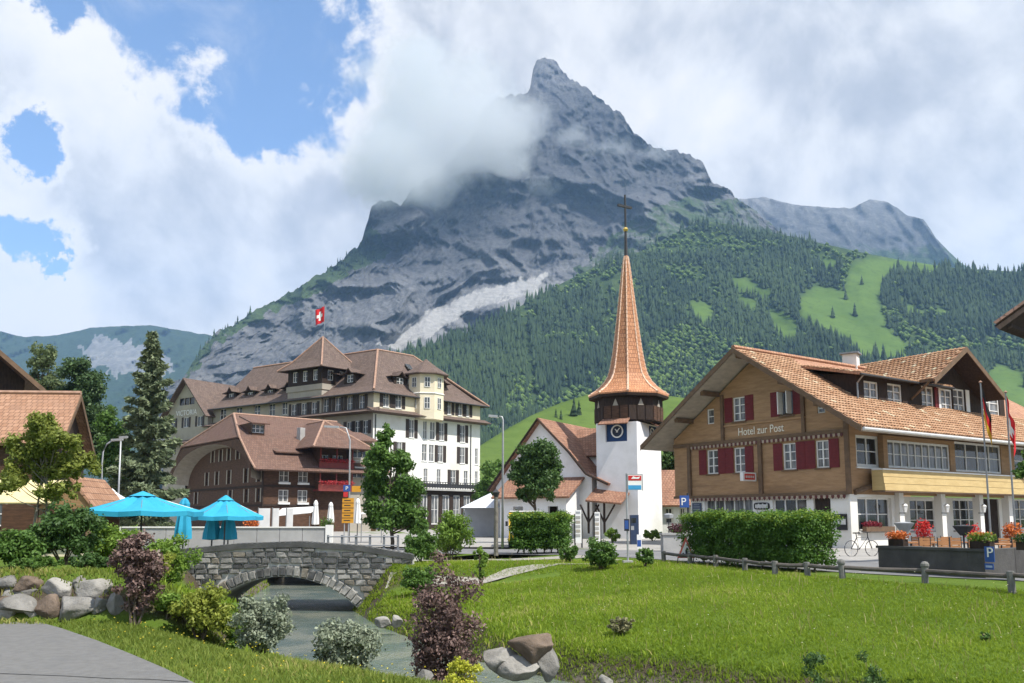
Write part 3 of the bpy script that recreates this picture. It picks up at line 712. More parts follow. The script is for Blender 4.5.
# materials of the buildings
white = pm('white_paint', (.80, .79, .76), (.72, .71, .68), 3, .6)
wframe = pm('window_white', (.78, .77, .74), (.70, .69, .66), 6, .5)
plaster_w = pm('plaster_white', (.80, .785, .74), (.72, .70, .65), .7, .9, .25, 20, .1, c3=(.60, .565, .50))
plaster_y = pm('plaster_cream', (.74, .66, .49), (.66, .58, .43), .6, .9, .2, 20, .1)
plaster_g_shade = pm('plaster_grey_shade', (.40, .36, .30), (.33, .30, .25), .6, .9, .2, 20, .1)  # grey darkened to carry the shade of the big hotel's left side
church_w = pm('church_plaster', (.83, .82, .82), (.74, .73, .72), .9, .9, .3, 14, .1, c3=(.60, .585, .56))
darkwood = pm('dark_wood', (.050, .034, .026), (.028, .020, .016), 3, .8, .3, 12, .2, stretch=(3, 3, 1))
brownwood = pm('brown_wood', (.115, .062, .038), (.060, .034, .022), 2.2, .75, .3, 10, .2, stretch=(1, 1, 5))
shutter_d = pm('shutter_brown', (.060, .045, .038), (.042, .032, .028), 5, .7)
shutter_r = pm('shutter_red', (.16, .020, .023), (.12, .016, .019), 5, .6)
glass = glassmat('window_glass', (.018, .022, .026), (.09, .10, .105), .8)
glass_l = glassmat('window_glass_curtained', (.07, .075, .08), (.22, .22, .215), 2.4)
glass_d = glassmat('window_glass_dark', (.012, .014, .016), (.03, .034, .036), 1.2)
tile_v = tilemat('tile_brown', (.115, .080, .066), (.160, .116, .096), (.07, .052, .045), .34, .42, (.09, .07, .06))
tile_c = tilemat('tile_redbrown', (.128, .072, .053), (.178, .106, .080), (.07, .045, .037), .30, .40, (.10, .072, .058))
tile_k = tilemat('tile_church', (.25, .125, .08), (.34, .19, .125), (.10, .055, .04), .26, .34, (.15, .09, .07))
tile_s = tilemat('tile_spire', (.43, .19, .09), (.55, .27, .14), (.13, .055, .035), .22, .34, (.33, .145, .075), 1.0, .6)
copper = pm('ridge_cap', (.40, .25, .18), (.28, .17, .12), 3, .7)
metal = pm('grey_metal', (.30, .31, .32), (.24, .25, .26), 4, .45, metal=.6)
darkmetal = pm('dark_metal', (.045, .045, .048), (.03, .03, .032), 5, .5)
soffit = pm('soffit_boards', (.52, .46, .385), (.40, .355, .30), 1.6, .8, .2, 8, .2, stretch=(1, 1, 4))
concrete = pm('concrete', (.42, .41, .39), (.33, .325, .31), 1.1, .9, .3, 18, .2, c3=(.26, .255, .24))
stone_d = pm('dark_stone', (.095, .092, .087), (.06, .058, .056), 1.5, .9, .5, 14, .2, c3=(.06, .062, .058))
# ================================================================ the big white hotel
def grand_hotel():
    c = at(372, 480, 118); a, b = math.radians(43), math.radians(56)
    R = Vector((math.sin(a), math.cos(a), 0)); L = Vector((-math.sin(b), math.cos(b), 0))
    FR, FL = Face(c, R), Face(c, L); W = 14.0
    H = thing('grand_hotel', 'long cream white hotel with brown tiled roofs, pointed tower and dark shutters', 'hotel', (c.x, c.y, 0))
    tR, tL = FR.t(480, 440), FL.t(212, 440)
    zE = FR.z(373, 389); zB = FR.z(372, 411); zG = 4.0
    # storeys on the right face
    ref = 470
    rows = [(FR.z(ref, 443), FR.z(ref, 426)), (FR.z(ref, 464), FR.z(ref, 448)), (FR.z(ref, 486), FR.z(ref, 471))]
    top = (FR.z(ref, 417), FR.z(ref, 402))
    holes = []
    def win(F, u0, u1, zz, shut=True, tgt=holes, v=440):
        x0, x1 = sorted((F.t(u0, v), F.t(u1, v))); tgt.append(((x0, x1, zz[0], zz[1]), shut))
    for u0, u1, s in ((409, 414, 1), (423, 427, 0), (430, 435, 0), (439, 444, 1), (460, 465, 1)): win(FR, u0, u1, rows[0], s)
    for u0, u1, s in ((397, 402, 1), (422, 427, 0), (429, 434, 0), (438, 443, 1), (460, 465, 1), (475, 478, 0)): win(FR, u0, u1, rows[1], s)
    for u0, u1, s in ((400, 405, 1), (424, 428, 0), (437, 441, 0), (451, 456, 1), (464, 468, 0), (475, 478, 0)): win(FR, u0, u1, rows[2], s)
    for u0, u1 in ((382.5, 388.5), (395, 401), (447, 451), (458, 462), (466, 469)): win(FR, u0, u1, top, True)
    m = M(); wall(m, FR, 0, tR, 0, zB - .2, [h for h, s in holes if h[3] < zB]); m.build('wall', plaster_w, H)
    m = M(); wall(m, FR, 0, tR, zB - .2, zE, [h for h, s in holes if h[3] > zB]); m.build('wall', plaster_y, H)['label'] = 'cream yellow top storey'
    for h, s in holes: window(FR, h, H, wframe, glass_l, 2, 2, shutter_d if s else None, sill=white, sw=.62)
    # left face, its shade painted in with the darker grey plaster
    hl = []
    for u in (301, 313, 325, 337, 349, 361): win(FL, u - 2.6, u + 2.6, (FL.z(350, 411), FL.z(350, 396)), True, hl)
    for u in (222, 238, 256, 271, 284): win(FL, u - 3, u + 3, (FL.z(260, 417), FL.z(260, 405)), False, hl)
    for u in (349, 357, 365): win(FL, u - 2.6, u + 2.6, (FL.z(358, 434), FL.z(358, 421)), True, hl)
    for u in (322, 335, 349, 362): win(FL, u - 2.6, u + 2.6, (FL.z(358, 456), FL.z(358, 443)), True, hl)
    m = M(); wall(m, FL, 0, tL, 0, zE, [h for h, s in hl]); m.build('wall', plaster_g_shade, H)['label'] = 'plaster side with its shade painted in grey'
    for h, s in hl: window(FL, h, H, wframe, glass, 2, 2, shutter_d if s else None, sw=.6)
    m = M(); K = Vector(FR.P(0, 0)) + L * 7 + R * 7
    # back walls close the volume
    Cb = c * 1; Cb.z = 0
    pB = Cb + R * tR; pC = pB + L * W; pI = Cb + R * W + L * W; pD = Cb + L * tL; pE = pD + R * W
    for p, q in ((pB, pC), (pC, pI), (pI, pE), (pE, pD)): m.poly(p, q, q + Z3 * zE, p + Z3 * zE)
    m.build('wall', plaster_g_shade, H)
    # roofs
    zK = Face(K, R).z(374, 349); o = .95
    A = Cb - (R + L) * o * .8 + Z3 * (zE - .45); B = Cb + R * (tR + o) - L * o + Z3 * (zE - .45); K0 = Vector((K.x, K.y, zK)); K2 = Cb + R * (tR - 7) + L * 7 + Z3 * zK
    KL = Cb + L * tL + R * 7 + Z3 * zK; D = Cb + L * tL - R * o + Z3 * (zE - .45)
    B2 = pC + R * o + L * o + Z3 * (zE - .45); I2 = pI + (R + L) * .3 + Z3 * (zE - .45); E2 = pE + R * o + Z3 * (zE - .45)
    def curved(m, e0, e1, r0, r1, bell=.55):
        """slope with a bell-cast foot"""
        f = .22; a0 = e0.lerp(r0, f) - Z3 * bell; a1 = e1.lerp(r1, f) - Z3 * bell
        roof(m, [e0, e1, a1, a0], .2); roof(m, [a0, a1, r1, r0], .2)
    m = M(); curved(m, A, B, K0, K2); curved(m, A, D, K0, KL)
    roof(m, [B, B2, K2], .2); roof(m, [B2, I2, K0, K2], .2); roof(m, [I2, E2, KL, K0], .2)
    rf = m.build('roof', tile_v, H)
    cap = M(); cap.tube([A.lerp(K0, .05), A.lerp(K0, .22) - Z3 * .45, K0], .17, 6); cap.tube([K0, K2], .17, 6); cap.tube([K0, KL], .17, 6); cap.tube([K2, B], .17, 6); cap.build('ridge_cap', copper, rf)
    g = M(); g.tube([A + Vector((0, 0, -.05)), B - Z3 * .05], .12, 6); g.tube([A - Z3 * .05, D - Z3 * .05], .12, 6); g.build('gutter', darkmetal, H)
    # pent roof band between the storeys
    m = M()
    for F, e in ((FR, tR), (FL, tL)):
        q = -1.2; m.prism([F.P(q, zB - .1, 1.5), F.P(q, zB + .55, 0.02), F.P(q, zB - .25, .02)], F.T * (e + 1.1 - q))
    m.build('pent_roof', tile_v, H)
    
    for x in (tR * .90, .35): dp = M(); dp.tube([FR.P(x, 4, .12), FR.P(x, zB - .4, .12)], .07, 6); dp.build('downpipe', darkmetal, H)
    # dormers
    def dormer(F, u, v0, v1, back, wd=2.3, glassm=glass):
        """small gabled dormer with upswept hood"""
        t, zb = F.hit(u, v0, -back); zt = F.z(u, v1, -back); G = F.shift(-back); dd = thing_part
        m = M(); hw = wd / 2; zh = zb + (zt - zb) * .55
        wall(m, G, t - hw, t + hw, zb - .3, zh + .2, [(t - hw * .55, t + hw * .55, zb + .1, zh)])
        for s in (-1, 1): m.box(G.P(t + s * hw, zb - .3, 0), G.T * .02, -G.N * 3, Z3 * (zh - zb + .5))
        wpart = m.build('dormer', darkwood, H)
        r = M(); ap = G.P(t, zt, .5); bp = G.P(t, zt, -4.0)
        for s in (-1, 1):
            k1, k1b = G.P(t + s * hw * .55, zt - (zt - zh) * .72, .45), G.P(t + s * hw * .55, zt - (zt - zh) * .72, -4); k2, k2b = G.P(t + s * hw * 1.6, zh + .12, .4), G.P(t + s * hw * 1.6, zh + .12, -4)
            roof(r, [ap, k1, k1b, bp], .1); roof(r, [k1, k2, k2b, k1b], .1)
        r.build('dormer_roof', tile_v, wpart)
        window(G, (t - hw * .55, t + hw * .55, zb + .1, zh), wpart, wframe, glassm, 2, 2)
    thing_part = None
    for u, v0, v1, bk in ((231, 402, 387, 1.6), (250, 400, 386, 1.6), (270, 398, 384, 1.6), (289, 396, 382, 1.6), (330, 384, 369, 1.6), (350, 383, 368, 1.6)): dormer(FL, u, v0, v1, bk)
    for u, v0, v1, bk in ((400, 386, 371, 1.6), (441, 391, 378, 1.6)): dormer(FR, u, v0, v1, bk)
    sk = M(); p = A.lerp(B, .42).lerp(K0.lerp(K2, .55), .62); nn = (B - A).cross(K0 - A).normalized(); nn = nn if nn.z > 0 else -nn
    sl = (K0 - A - (B - A) * ((K0 - A).dot(B - A) / (B - A).length_squared)).normalized(); sk.box(p + nn * .05, R * 1.0, sl * 1.3, nn * .14); sk.build('skylight', glass_d, rf)
    # octagonal bay turret on the right face
    t0, t1 = FR.t(416, 440), FR.t(439, 440); tc = (t0 + t1) / 2; rr = (t1 - t0) * .62
    cc = FR.P(tc, 0, -.6); zt0 = FR.z(425, 416); zt1 = FR.z(425, 374); zap = FR.z(422, 358)
    tu = M(); tu.lathe(cc, [(rr, zt0 - .6), (rr, zt1)], 8, math.pi / 8 + .2); tw = tu.build('turret', plaster_y, H)
    r = M(); r.lathe(cc, [(rr + .75, zt1 - .25), (rr + .75, zt1 - .1), (rr * .62, zt1 + 1.1), (.02, zap + .1)], 8, math.pi / 8 + .2); r.build('turret_roof', tile_v, tw)
    for k in range(8):
        a0 = math.pi / 8 + .2 + k * math.pi / 4 + math.pi / 8; n = Vector((math.cos(a0), math.sin(a0), 0)); ap = rr * math.cos(math.pi / 8)
        if n.dot(-cc) < 3: continue
        G = Face(cc + n * ap, Vector((-n.y, n.x, 0)), n)
        for z0, z1 in ((zt1 - 2.2, zt1 - .7), (zt0 + .9, zt0 + 2.6)): window(G, (-.42, .42, z0, z1), tw, wframe, glass, 2, 2, None, depth=-.01)
    bd = M(); bd.lathe(cc, [(rr + .08, 0), (rr + .14, .1), (rr + .08, .2)], 8, math.pi / 8 + .2); bd.v = [(x, y, z + zt0 + 3.1) for x, y, z in bd.v]; bd.build('cornice', plaster_w, tw)
    # tower with pyramid roof
    s0, s1 = FL.t(323, 400), FL.t(289, 400); wd = s1 - s0; TB = FL.P(s0, 0, .3); G1 = Face(TB, L); G2 = Face(TB, R); dp_ = 6.0
    z0, z1, z2 = FL.z(305, 417), FL.z(320, 389), FL.z(320, 366)
    m = M(); wall(m, G1, 0, wd, z0 - 3, z1, [(wd * k - .55, wd * k + .55, z1 - 4.0, z1 - 1.9) for k in (.2, .5, .8)]); wall(m, G2, 0, dp_, z1 - 6, z1)
    tw = m.build('tower', plaster_g_shade, H)
    for k in (.2, .5, .8): window(G1, (wd * k - .55, wd * k + .55, z1 - 4.0, z1 - 1.9), tw, wframe, glass, 2, 2, shutter_d, sw=.5)
    hh = [(wd * k - .5, wd * k + .5, z2 - 2.1, z2 - .5) for k in (.2, .5, .8)]; h2 = [(dp_ * k - .5, dp_ * k + .5, z2 - 2.1, z2 - .5) for k in (.25, .6)]
    m = M(); wall(m, G1, 0, wd, z1, z2, hh, depth=.2); wall(m, G2, 0, dp_, z1, z2, h2, depth=.2); m.poly(G1.P(wd, z1), G1.P(wd, z1) + R * dp_, G1.P(wd, z2) + R * dp_, G1.P(wd, z2)); m.poly(G2.P(dp_, z1), G2.P(dp_, z1) + L * wd, G2.P(dp_, z2) + L * wd, G2.P(dp_, z2))
    bf = m.build('belvedere', darkwood, tw)
    for G, hs in ((G1, hh), (G2, h2)):
        for h in hs: window(G, h, tw, wframe, glass, 2, 2, None, .2, .12)
    m = M(); fbox(m, G1, -.2, wd + .2, z1 - .1, z1 + .75, .02, .12); fbox(m, G2, -.12, dp_, z1 - .1, z1 + .75, .02, .12); m.build('parapet', plaster_g_shade, tw)
    ap = TB + L * wd / 2 + R * dp_ / 2; apz = Face(ap, R).z(324, 337)
    e = 1.1; cs = [TB - (L + R) * e, TB + L * (wd + e) - R * e, TB + L * (wd + e) + R * (dp_ + e), TB + R * (dp_ + e) - L * e]
    r = M(); lows = [Vector((p.x, p.y, z2 - .3)) for p in cs]; mid = [p.lerp(Vector((ap.x, ap.y, apz)), .3) - Z3 * .45 for p in lows]; top_ = Vector((ap.x, ap.y, apz))
    for k in range(4):
        k2 = (k + 1) % 4; roof(r, [lows[k], lows[k2], mid[k2], mid[k]], .15); roof(r, [mid[k], mid[k2], top_], .15)
    tr = r.build('tower_roof', tile_v, tw); cp = M()
    for k in range(4): cp.tube([lows[k] + Z3 * .05, mid[k] + Z3 * .05, top_], .14, 6)
    cp.build('ridge_cap', copper, tr)
    # gable wing with the name
    g0, g1 = FL.t(212, 430), FL.t(170, 430); G = FL.shift(.9); gm = (g0 + g1) / 2; za = G.z(192, 378); ze = G.z(212, 411)
    k = (za - ze) / (gm - g0)
    hs = [(g0 + (g1 - g0) * x - .7, g0 + (g1 - g0) * x + .7, G.z(190, 427), G.z(190, 417)) for x in (.18, .5, .82)]; hb = [(gm - 2.0 + i * 1.36, gm - .72 + i * 1.36, G.z(190, 404.5), G.z(190, 397.5)) for i in range(3)]
    h3 = [(x[0], x[1], x[2] - 4.4, x[3] - 4.4) for x in hs]
    m = M(); wall(m, G, g0, g1, 0, za, hs + hb + h3, [(-k, 1, ze - k * g0), (k, 1, ze + k * g1)]); m.poly(G.P(g0, 0), G.P(g0, ze), G.P(g0, ze, -.9), G.P(g0, 0, -.9))
    gw = m.build('gable_wall', plaster_g_shade, H); gw['label'] = 'gable end carrying the painted name'
    for h in hs + h3: window(G, h, gw, wframe, glass, 2, 1, shutter_d, sw=.45)
    for h in hb: window(G, h, gw, darkwood, glass_d, 1, 1)
    text('lettering', 'VICTORIA', G, gm, G.z(192, 414.6), .05, 1.25, white, gw, 5.6)
    r = M(); e = 1.0
    for sg, gg in ((-1, g0), (1, g1)):
        lo, hi = G.P(gg + sg * e * .8, ze - k * e * .8, e), G.P(gm, za, e); lob, hib = G.P(gg + sg * e * .8, ze - k * e * .8, -12), G.P(gm, za, -12); roof(r, [lo, hi, hib, lob], .2)
    r.build('gable_roof', tile_v, H)
    m = M(); m.prism([G.P(g0 - 1, zB - 2.6, 1.3), G.P(g0 - 1, zB - 2.0, .02), G.P(g0 - 1, zB - 2.8, .02)], G.T * (g1 - g0 + 2)); m.build('pent_roof', tile_v, H)
    # glazed ground floor with roof terrace
    V = FR.shift(4.0); v0, v1 = V.t(395, 495), V.t(492, 495); zt = V.z(450, 489); zf = V.z(450, 484)
    n = 9; hs = [(v0 + (v1 - v0) * (i + .16) / n, v0 + (v1 - v0) * (i + .84) / n, .7, zt - .9) for i in range(n)]
    m = M(); wall(m, V, v0, v1, 0, zt - .3, hs, depth=.25); m.box(V.P(v1, 0), -V.N * 4, V.T * .05, Z3 * (zt - .3)); ve = m.build('veranda', darkwood, H); ve['label'] = 'glazed ground floor veranda with dark posts'
    for h in hs: window(V, h, ve, wframe, glass_l, 2, 2, None, .25, .14)
    m = M(); fbox(m, V, v0 - .4, v1 + .6, zt - .3, zt, -4.05, .55); m.build('veranda_roof', concrete, ve)
    m = M(); fbox(m, V, v0, v1 + .4, zt + .85, zt + .95, .35, .45)
    for i in range(40): x = v0 + (v1 + .4 - v0) * i / 39; fbox(m, V, x - .04, x + .04, zt, zt + .85, .36, .44)
    fbox(m, V, v0, v1 + .4, zt + .1, zt + .7, .38, .41)
    m.build('railing', darkmetal, ve)
    return H
grand_hotel()
def swiss_flag(name, label, cat, p, h, fw, fh, lean, cloth, bands=None, cross=False, limp=.0, pole=.035, grp=None):
    """flag_pole > pole, cloth (> cross)"""
    F_ = thing(name, label, cat, p); p = Vector(p); tip = p + Vector((0, 0, h))
    M().tube([p, tip], [pole, pole * .7], 8).build('pole', metal, F_); M().lathe(tip - Z3 * .02, [(pole * .4, 0), (pole * 1.9, .06), (.01, .13)], 8).build('finial', copper, F_)
    nx, nz = 14, 10; dirv = Vector(lean).normalized(); side = Vector((-dirv.y, dirv.x, 0))
    def q(a, b):
        x = a * fw * (1 - limp * .72); sag = limp * a * fw * 1.2; wv = math.sin(a * 9 + b * 1.5) * fw * .07 * (.3 + a)
        return tip - Z3 * (.12 + b * fh + sag) + dirv * (x + pole) + side * wv
    def patch(a0, a1, b0, b1, off, nm, mt, par):
        m = M(); vs = []
        for s in (1, -1):
            for i in range(nx + 1):
                for j in range(nz + 1):
                    a, b = a0 + (a1 - a0) * i / nx, b0 + (b1 - b0) * j / nz; vs.append(q(a, b) + side * s * off)
        n = (nx + 1) * (nz + 1); fs = []
        for i in range(nx):
            for j in range(nz):
                k = i * (nz + 1) + j; fs += [(k, k + 1, k + nz + 2, k + nz + 1), (n + k + nz + 1, n + k + nz + 2, n + k + 1, n + k)]
        m.add(vs, fs); return m.build(nm, mt, par, True)
    if bands:
        for k, mt in enumerate(bands): cl = patch(0, 1, k / len(bands), (k + 1) / len(bands), .004, 'cloth', mt, F_)
    else: cl = patch(0, 1, 0, 1, .004, 'cloth', cloth, F_)
    if cross:
        patch(.2, .8, .4, .6, .009, 'cross', white, cl); patch(.4, .6, .2, .8, .012, 'cross', white, cl)
    return F_
red = pm('flag_red', (.62, .02, .025), (.5, .015, .02), 3, .7); black = pm('flag_black', (.02, .02, .022), (.015, .015, .016), 3, .7); gold = pm('flag_gold', (.75, .45, .04), (.65, .38, .03), 3, .7)
pt = at(324, 338, 127.5); swiss_flag('flag', 'small red flag with white cross on top of the hotel tower', 'flag', pt - Z3 * .3, 5.4, 1.9, 2.4, (-.6, .2, 0), red, cross=True, limp=.25, pole=.05)
# ================================================================ the dark wooden hotel with the arched gable
def wooden_hotel():
    c = at(263, 500, 96); a = math.radians(50); R = Vector((math.sin(a), math.cos(a), 0)); L = Vector((-math.cos(a), math.sin(a), 0))
    FR, FL = Face(c, R), Face(c, L); C0 = Vector((c.x, c.y, 0))
    H = thing('wooden_hotel', 'dark brown timber hotel with arched gable and red brown half hipped roof', 'hotel', (c.x, c.y, 0))
    tL, tR = FL.t(187, 470), FR.t(318, 470); zE = FR.z(264, 467); gm = tL / 2; e = 1.9
    zh = FL.z(225, 439, e); zr = 14.2
    hs = []
    for u in (207, 217, 229, 246, 259): hs.append((FL.t(u) - .5, FL.t(u) + .5, FL.z(230, 484), FL.z(230, 470)))
    for u in (197, 231, 247, 259): hs.append((FL.t(u) - .5, FL.t(u) + .5, FL.z(230, 503), FL.z(230, 490)))
    for u in (212, 220, 228, 237): hs.append((FL.t(u) - .42, FL.t(u) + .42, FL.z(225, 461), FL.z(225, 449)))
    o = 2.0; kn = gm * 1.04; zk = zE + .75; zl = zE - .35; hw0 = gm * .78; ks = (zh - zk) / (kn - hw0)
    m = M(); wall(m, FL, 0, tL, 0, zr, hs, [(0, 1, zh - .3), (ks, 1, zk + ks * (gm + kn) - .3), (-ks, 1, zk + ks * (kn - gm) - .3)]); gw = m.build('gable_wall', brownwood, H)
    for h in hs:
        w = window(FL, h, gw, brownwood, glass_d, 2, 2, None)
        for x0, x1 in ((h[0] - .26, h[0] - .04), (h[1] + .04, h[1] + .26)):
            s = M(); fbox(s, FL, x0, x1, h[2], h[3], .01, .06); s.build('shutter', plaster_g_shade, w)
    hr = []
    for u in (284, 303): hr += [(FR.t(u) - .6, FR.t(u) + .6, FR.z(290, 482), FR.z(290, 470)), (FR.t(u) - .6, FR.t(u) + .6, FR.z(290, 502), FR.z(290, 490))]
    m = M(); wall(m, FR, 0, tR + 8, 0, zE, hr); m.build('wall', brownwood, H)
    for h in hr:
        w = window(FR, h, H, wframe, glass_l, 2, 2, None)
        b = M(); fbox(b, FR, h[0] - .1, h[1] + .1, h[2] - .28, h[2] - .05, .02, .26); b.build('window_box', white, w)
    m = M()
    for z in (FL.z(230, 488), FL.z(230, 506)): fbox(m, FL, -.05, tL + .05, z - .12, z + .1, .02, .14); fbox(m, FR, -.05, tR, z - .12, z + .1, .02, .14)
    fbox(m, FL, -.12, .12, 0, zE, .02, .15); fbox(m, FL, tL - .2, tL, 0, zE, .02, .15); m.build('timber_band', darkwood, H)
    # roof: ridge set back above a half hip, bell-cast eaves
    depth = tR + 9
    def Q(t, z, s): return C0 + L * t + R * s + Z3 * z
    rs = 1.2; zr = Face(Q(gm, 0, rs), L).z(228, 415); RG0 = Q(gm, zr, rs); RG1 = Q(gm, zr, depth)
    hl, hr_ = Q(gm + hw0, zh, -e), Q(gm - hw0, zh, -e)
    m = M(); roof(m, [hl, hr_, RG0], .2)
    for sg in (-1, 1):
        ln = [(gm + sg * hw0, zh), (gm + sg * kn, zk), (gm + sg * (gm + o), zl)]; hp = hl if sg > 0 else hr_
        roof(m, [hp, Q(*ln[0], depth), RG1, RG0], .2)
        for (ta, z_a), (tb, z_b) in zip(ln[:-1], ln[1:]): roof(m, [Q(ta, z_a, -e), Q(tb, z_b, -e), Q(tb, z_b, depth), Q(ta, z_a, depth)], .2)
    rf = m.build('roof', tile_c, H)
    cp = M(); cp.tube([RG0, RG1], .16, 6); cp.tube([RG0, hl], .16, 6); cp.tube([RG0, hr_], .16, 6); cp.tube([hr_, Q(gm - kn, zk + .05, -e), Q(-o, zl + .05, -e)], .12, 6); cp.build('ridge_cap', copper, rf)
    # arched vault under the overhang, and the spandrel boards
    n = 20; prof = []
    for i in range(n + 1):
        th = math.pi * i / n; prof.append((gm + math.cos(th) * (gm + .5), zE - 1.2 + math.sin(th) * (zh - zE + .85)))
    vs, fs = [], []
    for t, z in prof: vs += [Q(t, z, -e + .05), Q(gm + (t - gm) * .90, z - .25, -.02)]
    for i in range(n): fs.append((2 * i, 2 * i + 1, 2 * i + 3, 2 * i + 2))
    M().add(vs, fs).build('arch_vault', pm('vault_boards', (.34, .30, .25), (.26, .23, .19), 2, .8), H, True)
    m = M()
    for i in range(n):
        (t0, z0), (t1, z1) = prof[i], prof[i + 1]
        def zr_(t):
            x = abs(t - gm)
            return float(np.interp(x, [0, hw0, kn, gm + o], [zh, zh, zk, zl])) - .24
        if zr_(t0) > z0 and zr_(t1) > z1: m.prism([Q(t0, z0, -e + .05), Q(t1, z1, -e + .05), Q(t1, zr_(t1), -e + .05), Q(t0, zr_(t0), -e + .05)], R * .08)
    m.build('spandrel_boards', brownwood, H)
    # dormers on the right slope
    for u, v, wd in ((258, 432, 1.5), (286, 461, 2.2)):
        back = 3.6 if v < 450 else .9; G = FR.shift(-back); t, z = G.hit(u, v)
        m = M(); wall(m, G, t - wd / 2, t + wd / 2, z - .8, z + 1.1, [(t - .8, t + .8, z - .1, z + .9)]); m.box(G.P(t - wd / 2, z - .8), -G.N * 4, G.T * .05, Z3 * 1.9); m.box(G.P(t + wd / 2, z - .8), -G.N * 4, G.T * .05, Z3 * 1.9)
        dm = m.build('dormer', brownwood, H); window(G, (t - .8, t + .8, z - .1, z + .9), dm, wframe, glass, 3, 2)
        r = M(); roof(r, [G.P(t - wd * .75, z + 1.0, .8), G.P(t + wd * .75, z + 1.0, .8), G.P(t + wd * .75, z + 2.1, -3), G.P(t - wd * .75, z + 2.1, -3)], .16); r.build('dormer_roof', tile_c, dm)
    m = M(); G = FR.shift(-3); t, z = G.hit(301, 432); m.cbox(G.P(t, z - 1.4), .7, .7, 1.9, a); m.build('chimney', concrete, rf)
    # balcony wing
    p = FR.P(FR.t(315, 470), 0, 1.3); W1 = Face(p, R); W2 = Face(p, L); w = W1.t(352, 470); ze = W1.z(316, 446); zt = Face(p + R * w / 2 + L * 3, R).z(319, 420)
    hs = [(w * x - .7, w * x + .7, z, z + 1.9) for x in (.25, .72) for z in (W1.z(320, 470), W1.z(320, 492))]
    m = M(); wall(m, W1, 0, w, 0, ze, hs, d=-1.4); wall(m, W2, 0, 7, 0, ze, d=0); m.box(W1.P(w, 0, -1.4), -W1.N * 5, W1.T * .1, Z3 * ze)
    bw = m.build('balcony_wing', brownwood, H)
    for h in hs: window(W1, h, bw, wframe, glass_d, 2, 1, None, d=-1.4)
    o2 = 1.9; cs = [W1.P(-o2, ze - .2, o2), W1.P(w + o2, ze - .2, o2), W1.P(w + o2, ze - .2, -8), W1.P(-o2, ze - .2, -8)]; r0, r1 = W1.P(w * .5, zt, -3.4), W1.P(w * .5, zt, -8)
    r = M(); roof(r, [cs[0], cs[1], r0], .16); roof(r, [cs[1], cs[2], r1, r0], .16); roof(r, [cs[0], cs[3], r1, r0], .16); wr = r.build('wing_roof', tile_c, bw)
    cp = M(); cp.tube([cs[0], r0], .13, 6); cp.tube([cs[1], r0], .13, 6); cp.tube([r0, r1], .13, 6); cp.build('ridge_cap', copper, wr)
    red_f = leafmat('geranium', (.35, .02, .03), (.62, .06, .07), .2)
    redrail = pm('balcony_red', (.20, .045, .035), (.15, .03, .03), 4, .7)
    for v in (467, 489):
        z = W1.z(330, v); b = M(); fbox(b, W1, -.2, w + .2, z - .25, z - .05, -1.35, .12); fbox(b, W1, -.2, w + .2, z - .05, z + .55, .02, .1); fbox(b, W1, -.25, w + .25, z + .75, z + .85, 0, .14)
        for x in (0, .5, 1): fbox(b, W1, w * x - .07, w * x + .07, z + .55, z + 2.3, 0, .12)
        bl = b.build('balcony', redrail, bw)
        pts = []; foliage('flowers', [(W1.P(w * (i + .5) / 7, z + .75, .22), (.5, .4, .25)) for i in range(7)], 900, .12, red_f, bl, 3)
    # connecting block behind towards the big hotel
    q = W1.P(w + .4, 0, -1.0); X = Face(q, R); xl = X.t(372, 470); zx = X.z(360, 441)
    hs = [(xl * x - .7, xl * x + .7, z, z + 1.7) for x in (.3, .75) for z in (X.z(358, 478), X.z(358, 458))]
    m = M(); wall(m, X, 0, xl, 0, zx, hs); cb = m.build('link_block', plaster_g_shade, H)
    for h in hs: window(X, h, cb, wframe, glass, 2, 2)
    m = M(); roof(m, [X.P(-.3, zx, .9), X.P(xl + .6, zx, .9), X.P(xl + .6, zx + 1.5, -4), X.P(-.3, zx + 1.5, -4)], .2); m.build('link_roof', tile_c, cb)
    m = M(); z5 = X.z(358, 469); fbox(m, X, -.1, xl + .2, z5, z5 + .2, 0, 1.2); fbox(m, X, -.1, xl + .2, z5 + .9, z5 + 1.0, 1.1, 1.2); m.build('balcony', concrete, cb)
# ---------------------------------------------------------------- foliage kit
def foliage(name, clumps, n, size, mat, parent, seed, inner=.55, up=.25, lw=.55, droop=0.0):
    """leaf-sized faces spread through the clumps; clumps: (centre, (rx, ry, rz))"""
    rg = np.random.default_rng(seed); C = np.array([tuple(c) for c, r in clumps], float); Rr = np.array([r for c, r in clumps], float)
    wgt = (Rr.prod(1)) ** (2 / 3); idx = rg.choice(len(C), n, p=wgt / wgt.sum())
    d = rg.normal(size=(n, 3)); d /= np.linalg.norm(d, axis=1)[:, None]
    rad = inner + (1 - inner) * rg.random(n) ** .6; rad *= 1 + rg.normal(size=n) * .15
    p = C[idx] + d * Rr[idx] * rad[:, None]
    nr = d * .8 + rg.normal(size=(n, 3)) * .7; nr[:, 2] += up; nr /= np.linalg.norm(nr, axis=1)[:, None]
    a = np.cross(nr, rg.normal(size=(n, 3))); a /= np.linalg.norm(a, axis=1)[:, None] + 1e-9; a[:, 2] -= droop; b = np.cross(nr, a)
    s = size * rg.uniform(.6, 1.35, n); a *= s[:, None] * .5; b *= s[:, None] * .5 * lw
    v = np.stack([p - a, p - a * .1 + b, p + a, p - a * .1 - b], 1).reshape(-1, 3)
    f = np.arange(4 * n).reshape(-1, 4)
    ct = rg.random(len(C)); sh = np.clip(.30 * ct[idx] + .70 * rg.random(n), 0, 1)
    o = mesh_np(name, v, f, mat, parent, attrs={'shade': np.repeat(sh, 4)})
    if name in ('flowers', 'blooms', 'young_shoots'): o['kind'] = 'stuff'
    return o
